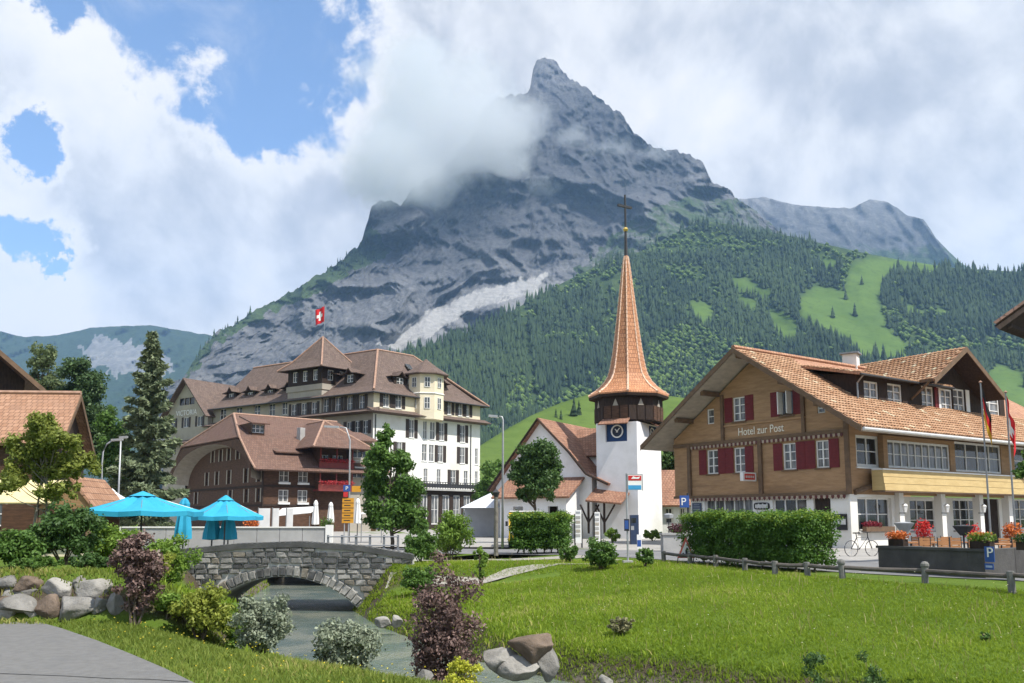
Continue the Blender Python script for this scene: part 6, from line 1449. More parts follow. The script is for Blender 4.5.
def hedge(label, p0, p1, w, h, mat, seed, n, leaf):
    p0, p1 = Vector(p0), Vector(p1); D = (p1 - p0); Ln = D.length; D.normalize(); Nn = Vector((-D.y, D.x, 0)); rg = np.random.default_rng(seed); S = thing('hedge', label, 'hedge', tuple((p0 + p1) / 2), 'clipped hedges')
    m = max(3, int(Ln / .35)); cl = []
    for i in range(m):
        for j in (-.5, 0, .5):
            for k in (.30, .62, .86): cl.append((p0 + D * (Ln * (i + .5) / m) + Nn * j * w * .75 + Z3 * h * (k + rg.normal() * .035) + Nn * rg.normal() * .05, (.34 + rg.normal() * .04, .34, h * .19)))
    foliage('foliage', cl, n, leaf, mat, S, seed, .45, up=.5)
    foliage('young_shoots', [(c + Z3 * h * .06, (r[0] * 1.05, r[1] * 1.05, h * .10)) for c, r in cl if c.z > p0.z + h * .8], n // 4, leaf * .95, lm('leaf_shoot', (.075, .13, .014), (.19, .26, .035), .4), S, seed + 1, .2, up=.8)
    for i in range(8): b = p0 + D * Ln * (i + .5) / 8; q = M(); q.tube([b, b + Z3 * h * .4 + D * rg.normal() * .15], [.035, .02], 5); q.build('stem', bark, S)
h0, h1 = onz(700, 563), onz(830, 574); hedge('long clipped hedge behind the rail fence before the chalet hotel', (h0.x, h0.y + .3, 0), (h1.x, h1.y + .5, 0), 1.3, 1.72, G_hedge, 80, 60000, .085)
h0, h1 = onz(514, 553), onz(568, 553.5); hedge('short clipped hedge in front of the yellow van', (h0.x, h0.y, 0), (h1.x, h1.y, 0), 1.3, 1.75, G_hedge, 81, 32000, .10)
# --- meadow grass
def grass(name, label, n, region, hmin, hmax, mat, seed, lean=.45, wd=.012):
    rg = np.random.default_rng(seed); X, Y = region(rg, n); Z = zg(X, Y); k = len(X); patch = fbm(np.stack([X * .5, Y * .5, 0 * X], -1), 4, seed)
    h = rg.uniform(hmin, hmax, k) * (.75 + .5 * patch); an = rg.random(k) * 6.283; ln = rg.normal(size=(k, 2)) * lean * h[:, None]; w = wd * (1 + Y / 14.)
    b = np.stack([X, Y, Z - .02], -1); s = np.stack([np.cos(an) * w, np.sin(an) * w, 0 * w], -1); md = b + np.stack([ln[:, 0] * .35, ln[:, 1] * .35, h * .6], -1); tp = b + np.stack([ln[:, 0], ln[:, 1], h], -1)
    v = np.stack([b - s, b + s, md + s * .7, md - s * .7, tp], 1).reshape(-1, 3); i = np.arange(k)[:, None] * 5
    f = np.concatenate([i + np.array([[0, 1, 2]]), i + np.array([[0, 2, 3]]), i + np.array([[3, 2, 4]])])
    sh = np.clip(patch * 1.5 - .35 + rg.normal(size=k) * .2, 0, 1); o = mesh_np(name, v, f, mat, attrs={'shade': np.repeat(sh, 5)}); tag(o, label, 'grass', None, 'stuff')
def reg_meadow(rg, n):
    y = 11.0 + 21.5 * rg.random(n) ** 1.35; x = -6 + rg.random(n) * 24; s = stream_s(x, y); fx = np.interp(y, [15, 19.3, 21.3, 25.3, 31, 33], [18, 12.6, 9.6, 8.0, 6.0, 5.0]); k = (s > 2.3) & (x < fx) & (np.abs(x) < y * .66) & ~((np.abs(y - 28.4) < .42) & (x < 1.6)); return x[k], y[k]
def reg_lawn(rg, n):
    y = 7.0 + 12 * rg.random(n) ** 1.2; x = -12 + rg.random(n) * 13; s = stream_s(x, y); pex = np.array([p.x for p in pe]); pey = np.array([p.y for p in pe]); py = np.interp(x, pex, pey); k = (s < -2.2) & (y > py + .03) & (np.abs(x) < y * .66) & ~((x < -4.9) & (y > 13.0)); return x[k], y[k]
def reg_banks(rg, n):
    y = 14 + 30 * rg.random(n); x = -16 + rg.random(n) * 22; s = stream_s(x, y); k = ((np.abs(s) > 2.3) & (np.abs(s) < 5.5)) & ~((y > 29.5) & (y < 34)) & (y < 42); return x[k], y[k]
blade_m = lm('grass_blade', (.15, .235, .016), (.33, .43, .045), .5, .6, (.46, .44, .14)); blade_l = lm('lawn_blade', (.13, .18, .025), (.28, .33, .065), .45, .6, (.40, .36, .12))
grass('meadow_grass', 'tall bright green grass of the meadow', 560000, reg_meadow, .035, .095, blade_m, 90, lean=.6, wd=.0048)
grass('lawn_grass', 'short green grass between the path and the stream', 150000, reg_lawn, .035, .10, blade_l, 91, wd=.005)
grass('bank_grass', 'rough grass on the stream banks', 45000, reg_banks, .06, .17, blade_m, 92, wd=.009)
grass('seed_stems', 'thin pale seed stems standing above the meadow grass', 5000, reg_meadow, .12, .26, lm('grass_seed', (.24, .22, .07), (.46, .40, .18), .3), 93, lean=.25, wd=.0035)
grass('rank_tufts', 'darker tufts of coarse grass between the boulders and along the path', 6000, lambda rg, n: (lambda x, y: (x[(y > 13.05) & (y < 14.4) & (x < -4.2)], y[(y > 13.05) & (y < 14.4) & (x < -4.2)]))(-9.5 + rg.random(n) * 6, 13 + rg.random(n) * 1.5), .04, .12, blade_l, 94, wd=.006)
def blooms(name, label, n, region, mat, seed, size, zoff):
    rg = np.random.default_rng(seed); X, Y = region(rg, n); k = len(X); Z = zg(X, Y) + rg.uniform(zoff * .6, zoff * 1.3, k); a = rg.random(k) * 6.28; v = []
    for i in range(4): v.append(np.stack([X + np.cos(a + i * 1.571) * size, Y + np.sin(a + i * 1.571) * size, Z + .012 * (i % 2)], -1))
    o = mesh_np(name, np.stack(v, 1).reshape(-1, 3), np.arange(4 * k).reshape(-1, 4), mat, attrs={'shade': np.repeat(rg.random(k), 4)}); tag(o, label, 'flowers', None, 'stuff')
blooms('lawn_flowers', 'tiny yellow flowers scattered over the lawn', 900, reg_lawn, lm('bloom_yellow', (.55, .42, .03), (.75, .62, .08), .2), 95, .014, .14)
blooms('meadow_flowers', 'tiny white and yellow flowers scattered over the meadow', 800, reg_meadow, lm('bloom_pale', (.55, .50, .15), (.7, .7, .55), .2), 96, .018, .26)
# ================================================================ left side: chalets, shelter, parasols
tile_o = tilemat('tile_left', (.29, .155, .092), (.38, .22, .14), (.12, .065, .045), .28, .36, (.24, .14, .095))
def left_chalet():
    ap, f0, b0 = at(81, 394, 46), at(62, 443, 42), at(95, 455, 51); D = Vector((-.97, -.06, 0)) * 14
    H = thing('chalet', 'chalet with orange tiled roof and dark gable at the left edge', 'house', (ap.x, ap.y, 0)); th = .18
    m = M(); roof(m, [ap, f0, f0 + D, ap + D], th); rf = m.build('roof', tile_o, H); m = M(); roof(m, [ap, b0, b0 + D, ap + D], th); m.build('roof', tile_o, H)
    M().tube([ap + Z3 * .05, ap + D + Z3 * .05], .13, 6).build('ridge_cap', copper, rf)
    i = Vector((-.5, -.03, 0)); q = Z3 * .3; base = lambda p: Vector((p.x, p.y, 0)); a_, f_, k_ = ap + i - q, f0 + i - q, b0 + i - q; f_ = f_.lerp(a_, .12); k_ = k_.lerp(a_, .12)
    m = M(); m.poly(base(f_), base(k_), k_, a_, f_); m.build('gable_wall', darkwood, H); [M().poly(base(x), x, x + D, base(x) + D).build('wall', brownwood, H) for x in (f_, k_)]
    for p in (f0, b0):
        b = M(); b.prism([ap - Z3 * .36, p - Z3 * .36, p - Z3 * .02, ap - Z3 * .02], Vector((.05, 0, 0))); b.build('bargeboard', post_beam, rf)
    F = Face((f_.x, f_.y), (-1, -.06)); window(F, (2, 3.2, 1.2, 2.4), H, wframe, glass, 2, 2, None, -.01); window(F, (5, 6.2, 1.2, 2.4), H, wframe, glass, 2, 2, None, -.01)
left_chalet()
def dark_barn():
    Y = 60; F = Face(at(-14, 400, Y), (.82, .57)); ta, za = F.hit(-16, 341); t1, z1 = F.hit(43, 392); k = (za - z1) / (t1 - ta); H = thing('barn', 'dark brown wooden barn with wide eaves at the far left', 'house', tuple(F.P(ta, 0)))
    m = M(); wall(m, F, 2 * ta - t1 + 1, t1 - 1.2, 0, za, [], [(k, 1, za + k * ta - .25), (-k, 1, za - k * ta - .25)]); gw = m.build('gable_wall', darkwood, H)
    for i in range(9):
        t = ta - 2 + i * .7
        b = M(); fbox(b, F, t, t + .62, z1 - 3, z1 - .2, .02, .07); b.build('board', darkwood if i % 2 else brownwood, gw)
    for s in (1, -1):
        tt = ta + s * (t1 - ta); m = M(); roof(m, [F.P(ta, za, 1.6), F.P(tt, z1, 1.6), F.P(tt, z1, -14), F.P(ta, za, -14)], .22); r = m.build('roof', tile_c, H)
        b = M(); b.prism([F.P(ta, za - .4, 1.62), F.P(tt, z1 - .4, 1.62), F.P(tt, z1, 1.62), F.P(ta, za, 1.62)], F.N * .05); b.build('bargeboard', post_beam, r)
dark_barn()
def shelter():
    Y = 36; F = Face(at(40, 500, Y), (1, .12)); H = thing('garden_shelter', 'open timber shelter with pale yellow awning roof behind the young tree', 'shelter', tuple(F.P(0, 0)))
    t0, t1 = F.t(-30, 500), F.t(97, 500); zt, ze = F.z(40, 479), F.z(40, 503)
    yl = pm('awning_yellow', (.66, .56, .30), (.58, .48, .24), 2, .7); tm = F.t(76, 500)
    m = M(); roof(m, [F.P(t0, ze, 1.2), F.P(tm - .4, ze, 1.2), F.P(tm - .2, zt, -1), F.P(t0, zt, -1)], .06); m.build('awning', yl, H)
    m = M(); m.prism([F.P(tm - 1.1, ze - .25, 1.0), F.P(t1 + .3, ze - .25, 1.0), F.P(tm + .1, zt + .05, 1.0)], -F.N * .1); m.build('gable_boards', pm('shelter_board', (.30, .18, .085), (.22, .13, .06), 3, .7, stretch=(1, 1, 4)), H)
    m = M(); roof(m, [F.P(t1 + .4, ze - .3, 1.1), F.P(tm + .1, zt + .1, 1.1), F.P(tm + .1, zt + .1, -3), F.P(t1 + .4, ze - .3, -3)], .1); m.build('roof', tile_o, H)
    for x in (t0 + 1, t0 + 3.2, tm - 1.2, t1): m = M(); fbox(m, F, x - .08, x + .08, 0, ze - .1, .75, .91); m.build('post', post_beam, H)
    m = M(); fbox(m, F, t0, t1, 0, 1.0, .0, .12); m.build('parapet', plaster_y, H); m = M(); fbox(m, F, t0, t1, 0, ze, -3, -2.9); m.build('back_wall', brownwood, H)
shelter()
turq = pm('parasol_turquoise', (.03, .33, .50), (.025, .29, .45), 2, .75); wcloth = pm('parasol_white', (.78, .77, .74), (.70, .69, .67), 2, .8)
def parasol(label, u, vtop, vedge, hw, d, cloth, group, n=8, zb=None):
    p = at(u, vtop, d); z1 = at(u, vedge, d).z; r = hw / FPX * d; z0 = 0.0; S = thing('parasol', label, 'parasol', (p.x, d, z0), group); dz = p.z - z1
    M().tube([(p.x, d, z0), (p.x, d, p.z)], .03, 8).build('pole', darkmetal, S); M().lathe((p.x, d, z0), [(.28, 0), (.28, .06), (.05, .10)], 10).build('base', concrete, S)
    def sag(prof, cap):
        q = M(); q.lathe((p.x, d, z1), prof, 4 * n, math.pi / n, cap); m4 = 4 * n
        for i, (x, y, z) in enumerate(q.v):
            k = abs(((i % m4) % 4) - 0) if (i % m4) % 4 < 3 else 1; f = [0, .6, 1.0][k]; rr = math.hypot(x - p.x, y - d) / r; cc = math.cos(math.pi / n); sc_ = (cc / math.cos(math.pi / n * (1 - f))) if k else 1
            sc_ = 1 - f * (1 - cc) * 1.35; q.v[i] = (p.x + (x - p.x) * sc_, d + (y - d) * sc_, z - f * .05 * r * math.sin(math.pi * min(1, rr)) - (f * .02 * r if rr > .9 else 0))
        return q
    c = sag([(r, 0), (r * .72, dz * .22), (r * .45, dz * .48), (r * .22, dz * .74), (.05, dz * .95)], True).build('canopy', cloth, S)
    sag([(r * .995, -.15), (r, 0)], False).build('valance', cloth, c)
    cp = M(); cp.lathe((p.x, d, p.z - dz * .22), [(r * .22, 0), (.03, dz * .26)], n, math.pi / n); cp.build('vent_cap', cloth, c)
    for k in range(n):
        an = math.pi / n + 2 * math.pi * k / n; b = M(); b.tube([(p.x, d, p.z - dz * .1), (p.x + math.cos(an) * r * .97, d + math.sin(an) * r * .97, z1 - .01)], .012, 5); b.build('rib', metal, S)
def closed_parasol(label, u, vtop, vbot, hw, d, cloth, group, zb=0.0):
    p, q = at(u, vtop, d), at(u, vbot, d); r = hw / FPX * d; S = thing('closed_parasol', label, 'parasol', (p.x, d, zb), group); h = p.z - q.z
    M().tube([(p.x, d, zb), (p.x, d, p.z + .05)], .028, 8).build('pole', darkmetal, S)
    m = M(); n = 14; prof = [(.25, 0), (1, .03), (.95, .25), (.72, .6), (.58, .8), (.62, .86), (.4, .95), (.12, 1)]; vs, fs = [], []
    for rr, zz in prof:
        for k in range(n): an = 2 * math.pi * k / n; w = r * rr * (1 + .16 * (-1) ** k); vs.append((p.x + w * math.cos(an), d + w * math.sin(an), q.z + zz * h))
    for i in range(len(prof) - 1):
        for k in range(n): k2 = (k + 1) % n; fs.append((i * n + k, i * n + k2, (i + 1) * n + k2, (i + 1) * n + k))
    m.add(vs, fs + [tuple(range(n - 1, -1, -1)), tuple(range((len(prof) - 1) * n, len(prof) * n))]); c = m.build('folded_canopy', cloth, S); m = M(); m.lathe((p.x, d, q.z + h * .78), [(r * .66, 0), (r * .68, .05)], 12); m.build('strap', cloth, c)
parasol('large open turquoise parasol, the left one', 143, 492, 511, 58, 27.5, turq, 'turquoise parasols')
parasol('open turquoise parasol right of the folded one', 226, 496, 516, 37, 33, turq, 'turquoise parasols')
closed_parasol('folded turquoise parasol between the two open ones', 185, 498, 540, 7.5, 30.5, turq, 'turquoise parasols')
closed_parasol('folded turquoise parasol under the right open one, left of its neighbour', 213, 514, 540, 8, 34, turq, 'turquoise parasols')
closed_parasol('folded turquoise parasol under the right open one, right of its neighbour', 229, 514, 540, 8, 34, turq, 'turquoise parasols')
parasol('open white parasol behind the turquoise one at left', 112, 489, 500, 17, 50, wcloth, 'white parasols', 6)
for u, v0, v1, lab in ((316, 500, 525, 'folded white parasol nearest the white awning'), (331, 502, 523, 'folded white parasol left of the orange sign'), (358, 498, 524, 'folded white parasol right of the orange sign')): closed_parasol(lab, u, v0, v1, 3.2, 52, wcloth, 'white parasols')
# ---------------------------------------------------------------- walls, railing and terrace before the hotels
def terrace_wall():
    F = Face(at(200, 540, 43), (1, 0)); t0, t1 = F.t(120, 540), F.t(325, 540); z = F.z(260, 528); H = thing('terrace_wall', 'pale concrete wall behind the bridge', 'wall', tuple(F.P(0, 0))); n = 9
    for i in range(n): a = t0 + (t1 - t0) * i / n; m = M(); fbox(m, F, a + .012, a + (t1 - t0) / n - .012, 0, z, -.22, 0); m.build('wall_panel', concrete, H)
    m = M(); fbox(m, F, t0, t1, z + .003, z + .07, -.27, .05); m.build('coping', plaster_w, H); m = M(); fbox(m, F, t1 + .02, t1 + .35, 0, z + .15, -.3, .06); m.build('pier', plaster_w, H)
terrace_wall()
def railing():
    F = Face(at(330, 540, 41.5), (1, 0)); t0, t1 = F.t(328, 540), F.t(398, 540); H = thing('railing', 'low grey metal railing right of the concrete wall', 'railing', tuple(F.P(t0, 0))); z = F.z(350, 535)
    for k in range(6): t = t0 + (t1 - t0) * k / 5; m = M(); fbox(m, F, t - .05, t + .05, 0, z, -.05, .05); m.build('post', metal, H)
    for zz in (z - .08, z - .5): m = M(); m.tube([F.P(t0, zz, .06), F.P(t1, zz, .06)], .035, 6); m.build('rail', metal, H)
railing()
def awning(label, u0, u1, v0, v1, d, cloth, name='awning'):
    a, b = at(u0, v1, d), at(u1, v0, d); H = thing(name, label, 'awning', (a.x, d, 0)); m = M(); m.slab([(a.x, d - .8, a.z), (b.x, d - .8, a.z + (b.z - a.z) * .35), (b.x, d + 1.2, b.z), (a.x, d + 1.2, b.z - (b.z - a.z) * .2)], .04); m.build('canopy', cloth, H)
    for x in (a.x + .1, b.x - .1): m = M(); m.tube([(x, d - .7, 0), (x, d - .7, a.z)], .03, 6); m.build('post', metal, H)
awning('white awning over the terrace of the dark timber hotel', 277, 314, 506, 516, 56, wcloth); awning('small white awning behind the leafy tree', 362, 385, 509, 514, 56, wcloth)
for u0, u1, lab in ((258, 270, 'white screen panel at the terrace, left one'), (272, 279, 'narrow white screen panel beside the awning'), (286, 293, 'white screen panel under the awning')):
    a, b = at(u0, 528, 50), at(u1, 510, 50); H = thing('screen_panel', lab, 'screen', (a.x, 50, 0), 'white terrace screens'); m = M(); m.box((a.x, 50, .1), (b.x - a.x, 0, 0), (0, .06, 0), (0, 0, b.z)); m.build('panel', wcloth, H); m = M(); m.tube([(a.x, 49.96, 0), (a.x, 49.96, b.z + .15)], .03, 6); m.build('post', metal, H)
fl_or = leafmat('flower_orange', (.50, .10, .02), (.72, .25, .06), .2)
def potted(label, u, vtop, d, w, mat, seed, name='flower_pot', zb=0.0, leaf=.09, n=500, group=None):
    p = at(u, vtop, d); H = thing(name, label, 'plant', (p.x, d, zb), group); h = p.z - zb; M().lathe((p.x, d, zb), [(w * .55, 0), (w * .72, h * .45), (w * .76, h * .45)], 10).build('pot', brownwood, H); foliage('flowers', [((p.x + i * w * .35, d, zb + h * .72), (w * .6, w * .6, h * .3)) for i in (-1, 0, 1)], n, leaf, mat, H, seed)
potted('pot of orange flowers on the terrace left of the screens', 252, 513, 47, .5, fl_or, 71, leaf=.13)
potted('green plant in a pot under the folded white parasols', 327, 518, 50, .45, G_mid, 72, leaf=.12)
# hoops for bicycles along the wall
for i, u in enumerate((176, 270, 301)):
    p = onz(u, 549.5); H = thing('bicycle_hoop', ('bicycle hoop left of the folded turquoise parasols', 'bicycle hoop before the middle of the concrete wall', 'bicycle hoop near the right end of the concrete wall')[i], 'bike rack', tuple(p), 'bicycle hoops'); m = M(); m.tube([(p.x + .42 * math.cos(a), p.y, .45 + .42 * math.sin(a) if 0 < a < math.pi else 0) for a in [k * math.pi / 10 for k in range(11)]], .025, 6); m.build('hoop', metal, H)
# ---------------------------------------------------------------- lamps, poles and signs
galv = pm('galvanised_steel', (.42, .43, .44), (.34, .35, .36), 4, .5, metal=.4)
def lamp(label, u, vb, pts, d, head, group='street lamps'):
    p0 = at(u, 530, d); H = thing('street_lamp', label, 'street lamp', (p0.x, d, 0), group); P = [Vector((p0.x, d, -.05))] + [at(a, b, d) for a, b in pts]; r = d / FPX
    M().tube(P, [.075] + [.05] * (len(P) - 1), 8).build('pole', galv, H, True); q = P[-1]; m = M(); m.box(q + Vector((-.08, -.12, -.06)), (head, 0, .04), (0, .24, 0), (0, 0, .12)); h = m.build('lamp_head', galv, H); m = M(); m.box(q + Vector((-.04, -.09, -.075)), (head * .85, 0, .034), (0, .18, 0), (0, 0, .02)); m.build('lens', white, h)
lamp('tall lamp post with curved arm left of the spruce', 102, 500, [(102, 465), (103, 452), (107, 444), (113, 440)], 54, .7); lamp('straight lamp post with short head in front of the spruce', 117, 500, [(121, 437.5)], 56, .5)
lamp('slim lamp post before the dark timber hotel', 349, 530, [(350, 440), (346, 428), (340, 427)], 58, -1.0); lamp('lamp post between the large hotel and the church', 502.5, 545, [(503, 420), (502, 417), (499, 416.5)], 47, -.5)
sg_b = pm('sign_blue', (.035, .09, .30), (.03, .08, .27), 5, .4); sg_r = pm('sign_red', (.55, .04, .04), (.48, .03, .03), 5, .4); sg_o = pm('sign_orange', (.62, .30, .03), (.55, .26, .025), 3, .5); sg_lb = pm('sign_cyan', (.06, .32, .58), (.05, .28, .52), 4, .4); ink = pm('sign_ink', (.03, .03, .035), (.025, .025, .03), 5, .5)
def board(H, name, F, u0, u1, v0, v1, mat, d=0.0, th=.03):
    a, b = sorted((F.t(u0, v0, d), F.t(u1, v0, d))); um = (u0 + u1) / 2; z0, z1 = F.z(um, v1, d), F.z(um, v0, d); m = M(); fbox(m, F, a, b, z0, z1, d, d + th); o = m.build(name, mat, H); return o, (a, b, z0, z1)
def pole_to(H, F, u, vtop, d=-.04, r=.035): t, z = F.hit(u, vtop, d); m = M(); m.tube([F.P(t, -.05, d), F.P(t, z, d)], r, 8); return m.build('pole', galv, H)
def signs():
    F = Face(at(348, 520, 54), (1, 0)); H = thing('direction_sign', 'orange direction board with blue parking plate on top before the timber hotel', 'sign', tuple(F.P(0, 0))); pole_to(H, F, 349.5, 484); pole_to(H, F, 345, 500)
    b, q = board(H, 'orange_board', F, 342.5, 354, 498, 523, sg_o)
    for k in range(1, 5): z = q[2] + (q[3] - q[2]) * k / 5; m = M(); fbox(m, F, q[0], q[1], z - .02, z + .02, .03, .036); m.build('board_joint', ink, b)
    for k in range(5):
        z = q[2] + (q[3] - q[2]) * (k + .5) / 5; m = M(); fbox(m, F, q[0] + .12, q[1] - .2, z - .03, z + .03, .03, .035); m.build('faint_print', ink, b)
    b, q = board(H, 'orange_plate', F, 352, 361, 486, 492, sg_o, .01); b, q = board(H, 'blue_plate', F, 343.5, 350.5, 485, 491.5, sg_b, .05); text('letter_p', 'P', F, (q[0] + q[1]) / 2, q[2] + .09, .09, .34, white, b); board(H, 'red_plate', F, 343.5, 348, 492, 497, sg_r, .05)
    # bus stop
    F = Face(at(634, 520, 30.5), (1, .03)); H = thing('bus_stop_sign', 'bus stop pole with red, white and blue flag panel', 'sign', tuple(F.P(F.t(626.5), 0))); pole_to(H, F, 626.5, 473.5)
    fr = M(); t0, t1, z0, z1 = F.t(627), F.t(642.7), F.z(634, 490.5), F.z(634, 474); fbox(fr, F, t0, t1, z1 - .03, z1, -.02, .03); fbox(fr, F, t1 - .03, t1, z0, z1 - .03, -.02, .03); fr.build('frame', galv, H)
    b, q = board(H, 'panel', F, 627.8, 641.6, 475, 490, white); board(b, 'red_band', F, 628.2, 641.2, 475.6, 480.5, sg_r, .031, .006); o, q2 = board(b, 'blue_band', F, 628.2, 641.2, 485.2, 489.6, sg_lb, .031, .006)
    m = M(); zc, zw = F.z(634, 478), .10; m.prism([F.P(F.t(631), zc - .03, .038), F.P(F.t(638.5), zc - .03, .038), F.P(F.t(640), zc + .05, .038), F.P(F.t(636), zc + .02, .038), F.P(F.t(633), zc + .06, .038)], F.N * .006); m.build('emblem', white, b); m = M(); m.cbox(F.P(F.t(626.5), -.02, -.04), .35, .35, .12); m.build('foot', concrete, H)
    b, q = board(H, 'timetable', F, 624, 629, 519, 531, ink, .02); board(b, 'sheet', F, 624.6, 628.4, 520.5, 529, sg_b, .051, .005)
    # ticket machine and blue plate
    F = Face(at(634, 520, 52), (1, .03)); H = thing('ticket_machine', 'dark blue ticket machine beside the church porch', 'machine', tuple(F.P(F.t(633), 0))); b, q = board(H, 'body', F, 629.5, 637.5, 515, 545, pm('machine_blue', (.03, .05, .10), (.025, .04, .08), 4, .5), -.35, .4); board(b, 'screen', F, 631, 636, 518, 523, glass_d, .051, .01); board(b, 'slot', F, 631, 634, 526, 530, galv, .051, .01)
    F = Face(at(639, 540, 38), (1, .03)); H = thing('a_board', 'small white and blue notice stand on the pavement right of the bus stop', 'sign', tuple(F.P(F.t(639), 0))); b, q = board(H, 'panel', F, 636.8, 641.5, 534.5, 550, white); board(b, 'blue_field', F, 637.2, 641, 540, 546.5, sg_b, .031, .006)
    # parking sign at the corner of the chalet hotel
    F = Face(at(684, 510, 44.5), (1, -.1)); H = thing('parking_sign', 'blue parking sign on a dark post at the corner of the chalet hotel', 'sign', tuple(F.P(F.t(687.5), 0))); m = M(); m.tube([F.P(F.t(687.5), 0, -.05), F.P(F.t(687.5), F.z(687.5, 493), -.05)], .06, 8); m.build('pole', darkmetal, H); b, q = board(H, 'plate', F, 679.5, 689, 495.5, 507.5, sg_b); text('letter_p', 'P', F, (q[0] + q[1]) / 2 - .05, q[2] + .12, .035, .55, white, b)
    # roadworks triangle
    F = Face(at(686, 550, 30.5), (1, -.05)); H = thing('warning_sign', 'red bordered roadworks warning triangle standing by the rail fence', 'sign', tuple(F.P(F.t(686), 0)))
    a, b_, c = F.hit(677.5, 558), F.hit(695, 558), F.hit(685.5, 537); m = M(); m.prism([F.P(*a), F.P(*b_), F.P(*c)], -F.N * .03); p = m.build('plate', pm('sign_pink', (.60, .16, .12), (.5, .12, .09), 5, .5), H); g = ((a[0] + b_[0] + c[0]) / 3, (a[1] + b_[1] + c[1]) / 3); m = M(); m.prism([F.P(g[0] + (x[0] - g[0]) * .68, g[1] + (x[1] - g[1]) * .68, .004) for x in (a, b_, c)], F.N * .006); w = m.build('white_field', white, p)
    m = M(); gx, gz = g; m.prism([F.P(gx - .02, gz - .10, .012), F.P(gx + .05, gz - .10, .012), F.P(gx + .045, gz + .05, .012), F.P(gx + .08, gz + .10, .012), F.P(gx + .03, gz + .13, .012), F.P(gx - .03, gz + .02, .012)], F.N * .004); m.build('digging_figure', ink, w); m = M(); m.prism([F.P(gx - .15, gz - .11, .012), F.P(gx - .06, gz - .11, .012), F.P(gx - .10, gz - .05, .012)], F.N * .004); m.build('sand_heap', ink, w)
    for x in (a, b_): m = M(); m.tube([F.P(x[0] * .9 + g[0] * .1, x[1] + .05, -.04), F.P(x[0] * .9 + g[0] * .1, -.03, -.3)], .02, 6); m.build('leg', galv, H)
    for i, (u, v) in enumerate(((578, 510), (597, 512))):
        F = Face(at(u, 520, 46), (1, 0)); H = thing('info_stele', ('white information column left of the church porch', 'white information column right of the other, by the porch')[i], 'sign', tuple(F.P(F.t(u), 0)), 'information columns'); hw = 3 if i == 0 else 2.6; b, q = board(H, 'body', F, u - hw, u + hw, v, 543, white, -.18, .2); board(b, 'header', F, u - hw * .7, u + hw * .7, v + 1.5, v + 3.5, galv, .021, .01)
        for k in range(5): board(b, 'notice', F, u - hw * .75, u + hw * .75, v + 6 + k * 4.5, v + 9 + k * 4.5, plaster_g_shade if k % 2 else concrete, .021, .01)
        for s in (-1, 1): m = M(); t = F.t(u + s * (hw + .4)); fbox(m, F, t - .04, t + .04, 0, F.z(u, v + 4), -.12, -.04); m.build('side_post', darkmetal, H)
    p = at(496, 540, 38); H = thing('timber_post', 'weathered wooden post with small lantern head beside the lamp post', 'post', (p.x, 38, 0)); M().tube([(p.x, 38, -.05), (p.x, 38, at(496, 497, 38).z)], [.10, .085], 8).build('shaft', bark_l, H); q = at(496, 497, 38); m = M(); m.lathe((q.x, 38, q.z), [(.09, 0), (.16, .18), (.18, .2), (.03, .34)], 6); m.build('lantern', darkmetal, H)
signs()
# ---------------------------------------------------------------- yellow van, marquee, concrete planter
def van():
    c = at(526, 530, 47.5); H = thing('van', 'yellow van parked behind the short hedge', 'van', (c.x, c.y, 0)); yel = pm('van_yellow', (.66, .42, .03), (.60, .38, .03), 2, .35); L, W_ = 2.3, .95; z = at(526, 512, 47.5).z
    def pt(x, y, zz): return Vector((c.x + y, c.y + 1.5 + x, zz))
    m = M(); prof = [(-L, .35), (-L, z * .55), (-L + .10, z * .60), (-L + .55, z - .10), (-L + .75, z), (L - .06, z), (L, z - .12), (L, .35)]; m.prism([pt(x, -W_, zz) for x, zz in prof], (2 * W_, 0, 0)); b = m.build('body', yel, H)
    m = M(); a0, a1 = pt(-L + .10, -W_ * .86, z * .62), pt(-L + .52, -W_ * .86, z - .14); w_ = Vector((2 * W_ * .86, 0, 0)); off = Vector((0, -.02, .01)); m.poly(a0 + off, a0 + w_ + off, a1 + w_ + off, a1 + off); m.build('windscreen', glass_d, b)
    m = M(); m.box(pt(-L + .60, -W_ * .95, z + .004), (2 * W_ * .95, 0, 0), (0, 1.2, 0), (0, 0, .07)); m.build('roof_panel', white, b)
    for s_ in (-1, 1):
        m = M(); m.box(pt(-L + 1.2, s_ * (W_ + .008) - .01, z * .62), (.02, 0, 0), (0, 2.6, 0), (0, 0, z * .26)); m.build('window', glass_d, b); m = M(); m.box(pt(-L - .03, s_ * W_ * .72 - .16, .72), (.32, 0, 0), (0, .04, 0), (0, 0, .18)); m.build('headlight', white, H)
        m = M(); m.box(pt(-L + .35, s_ * (W_ + .12) - .07, z * .60), (.14, 0, 0), (0, .06, 0), (0, 0, .26)); m.build('mirror', ink, H)
        for x in (-L + .75, L - .8): m = M(); y = s_ * (W_ - .08); m.tube([pt(x, y - .1, .32), pt(x, y + .1, .32)], .32, 14); t = m.build('wheel', ink, H); m = M(); m.tube([pt(x, y - .11, .32), pt(x, y + .11, .32)], .18, 10); m.build('rim', galv, t)
van()
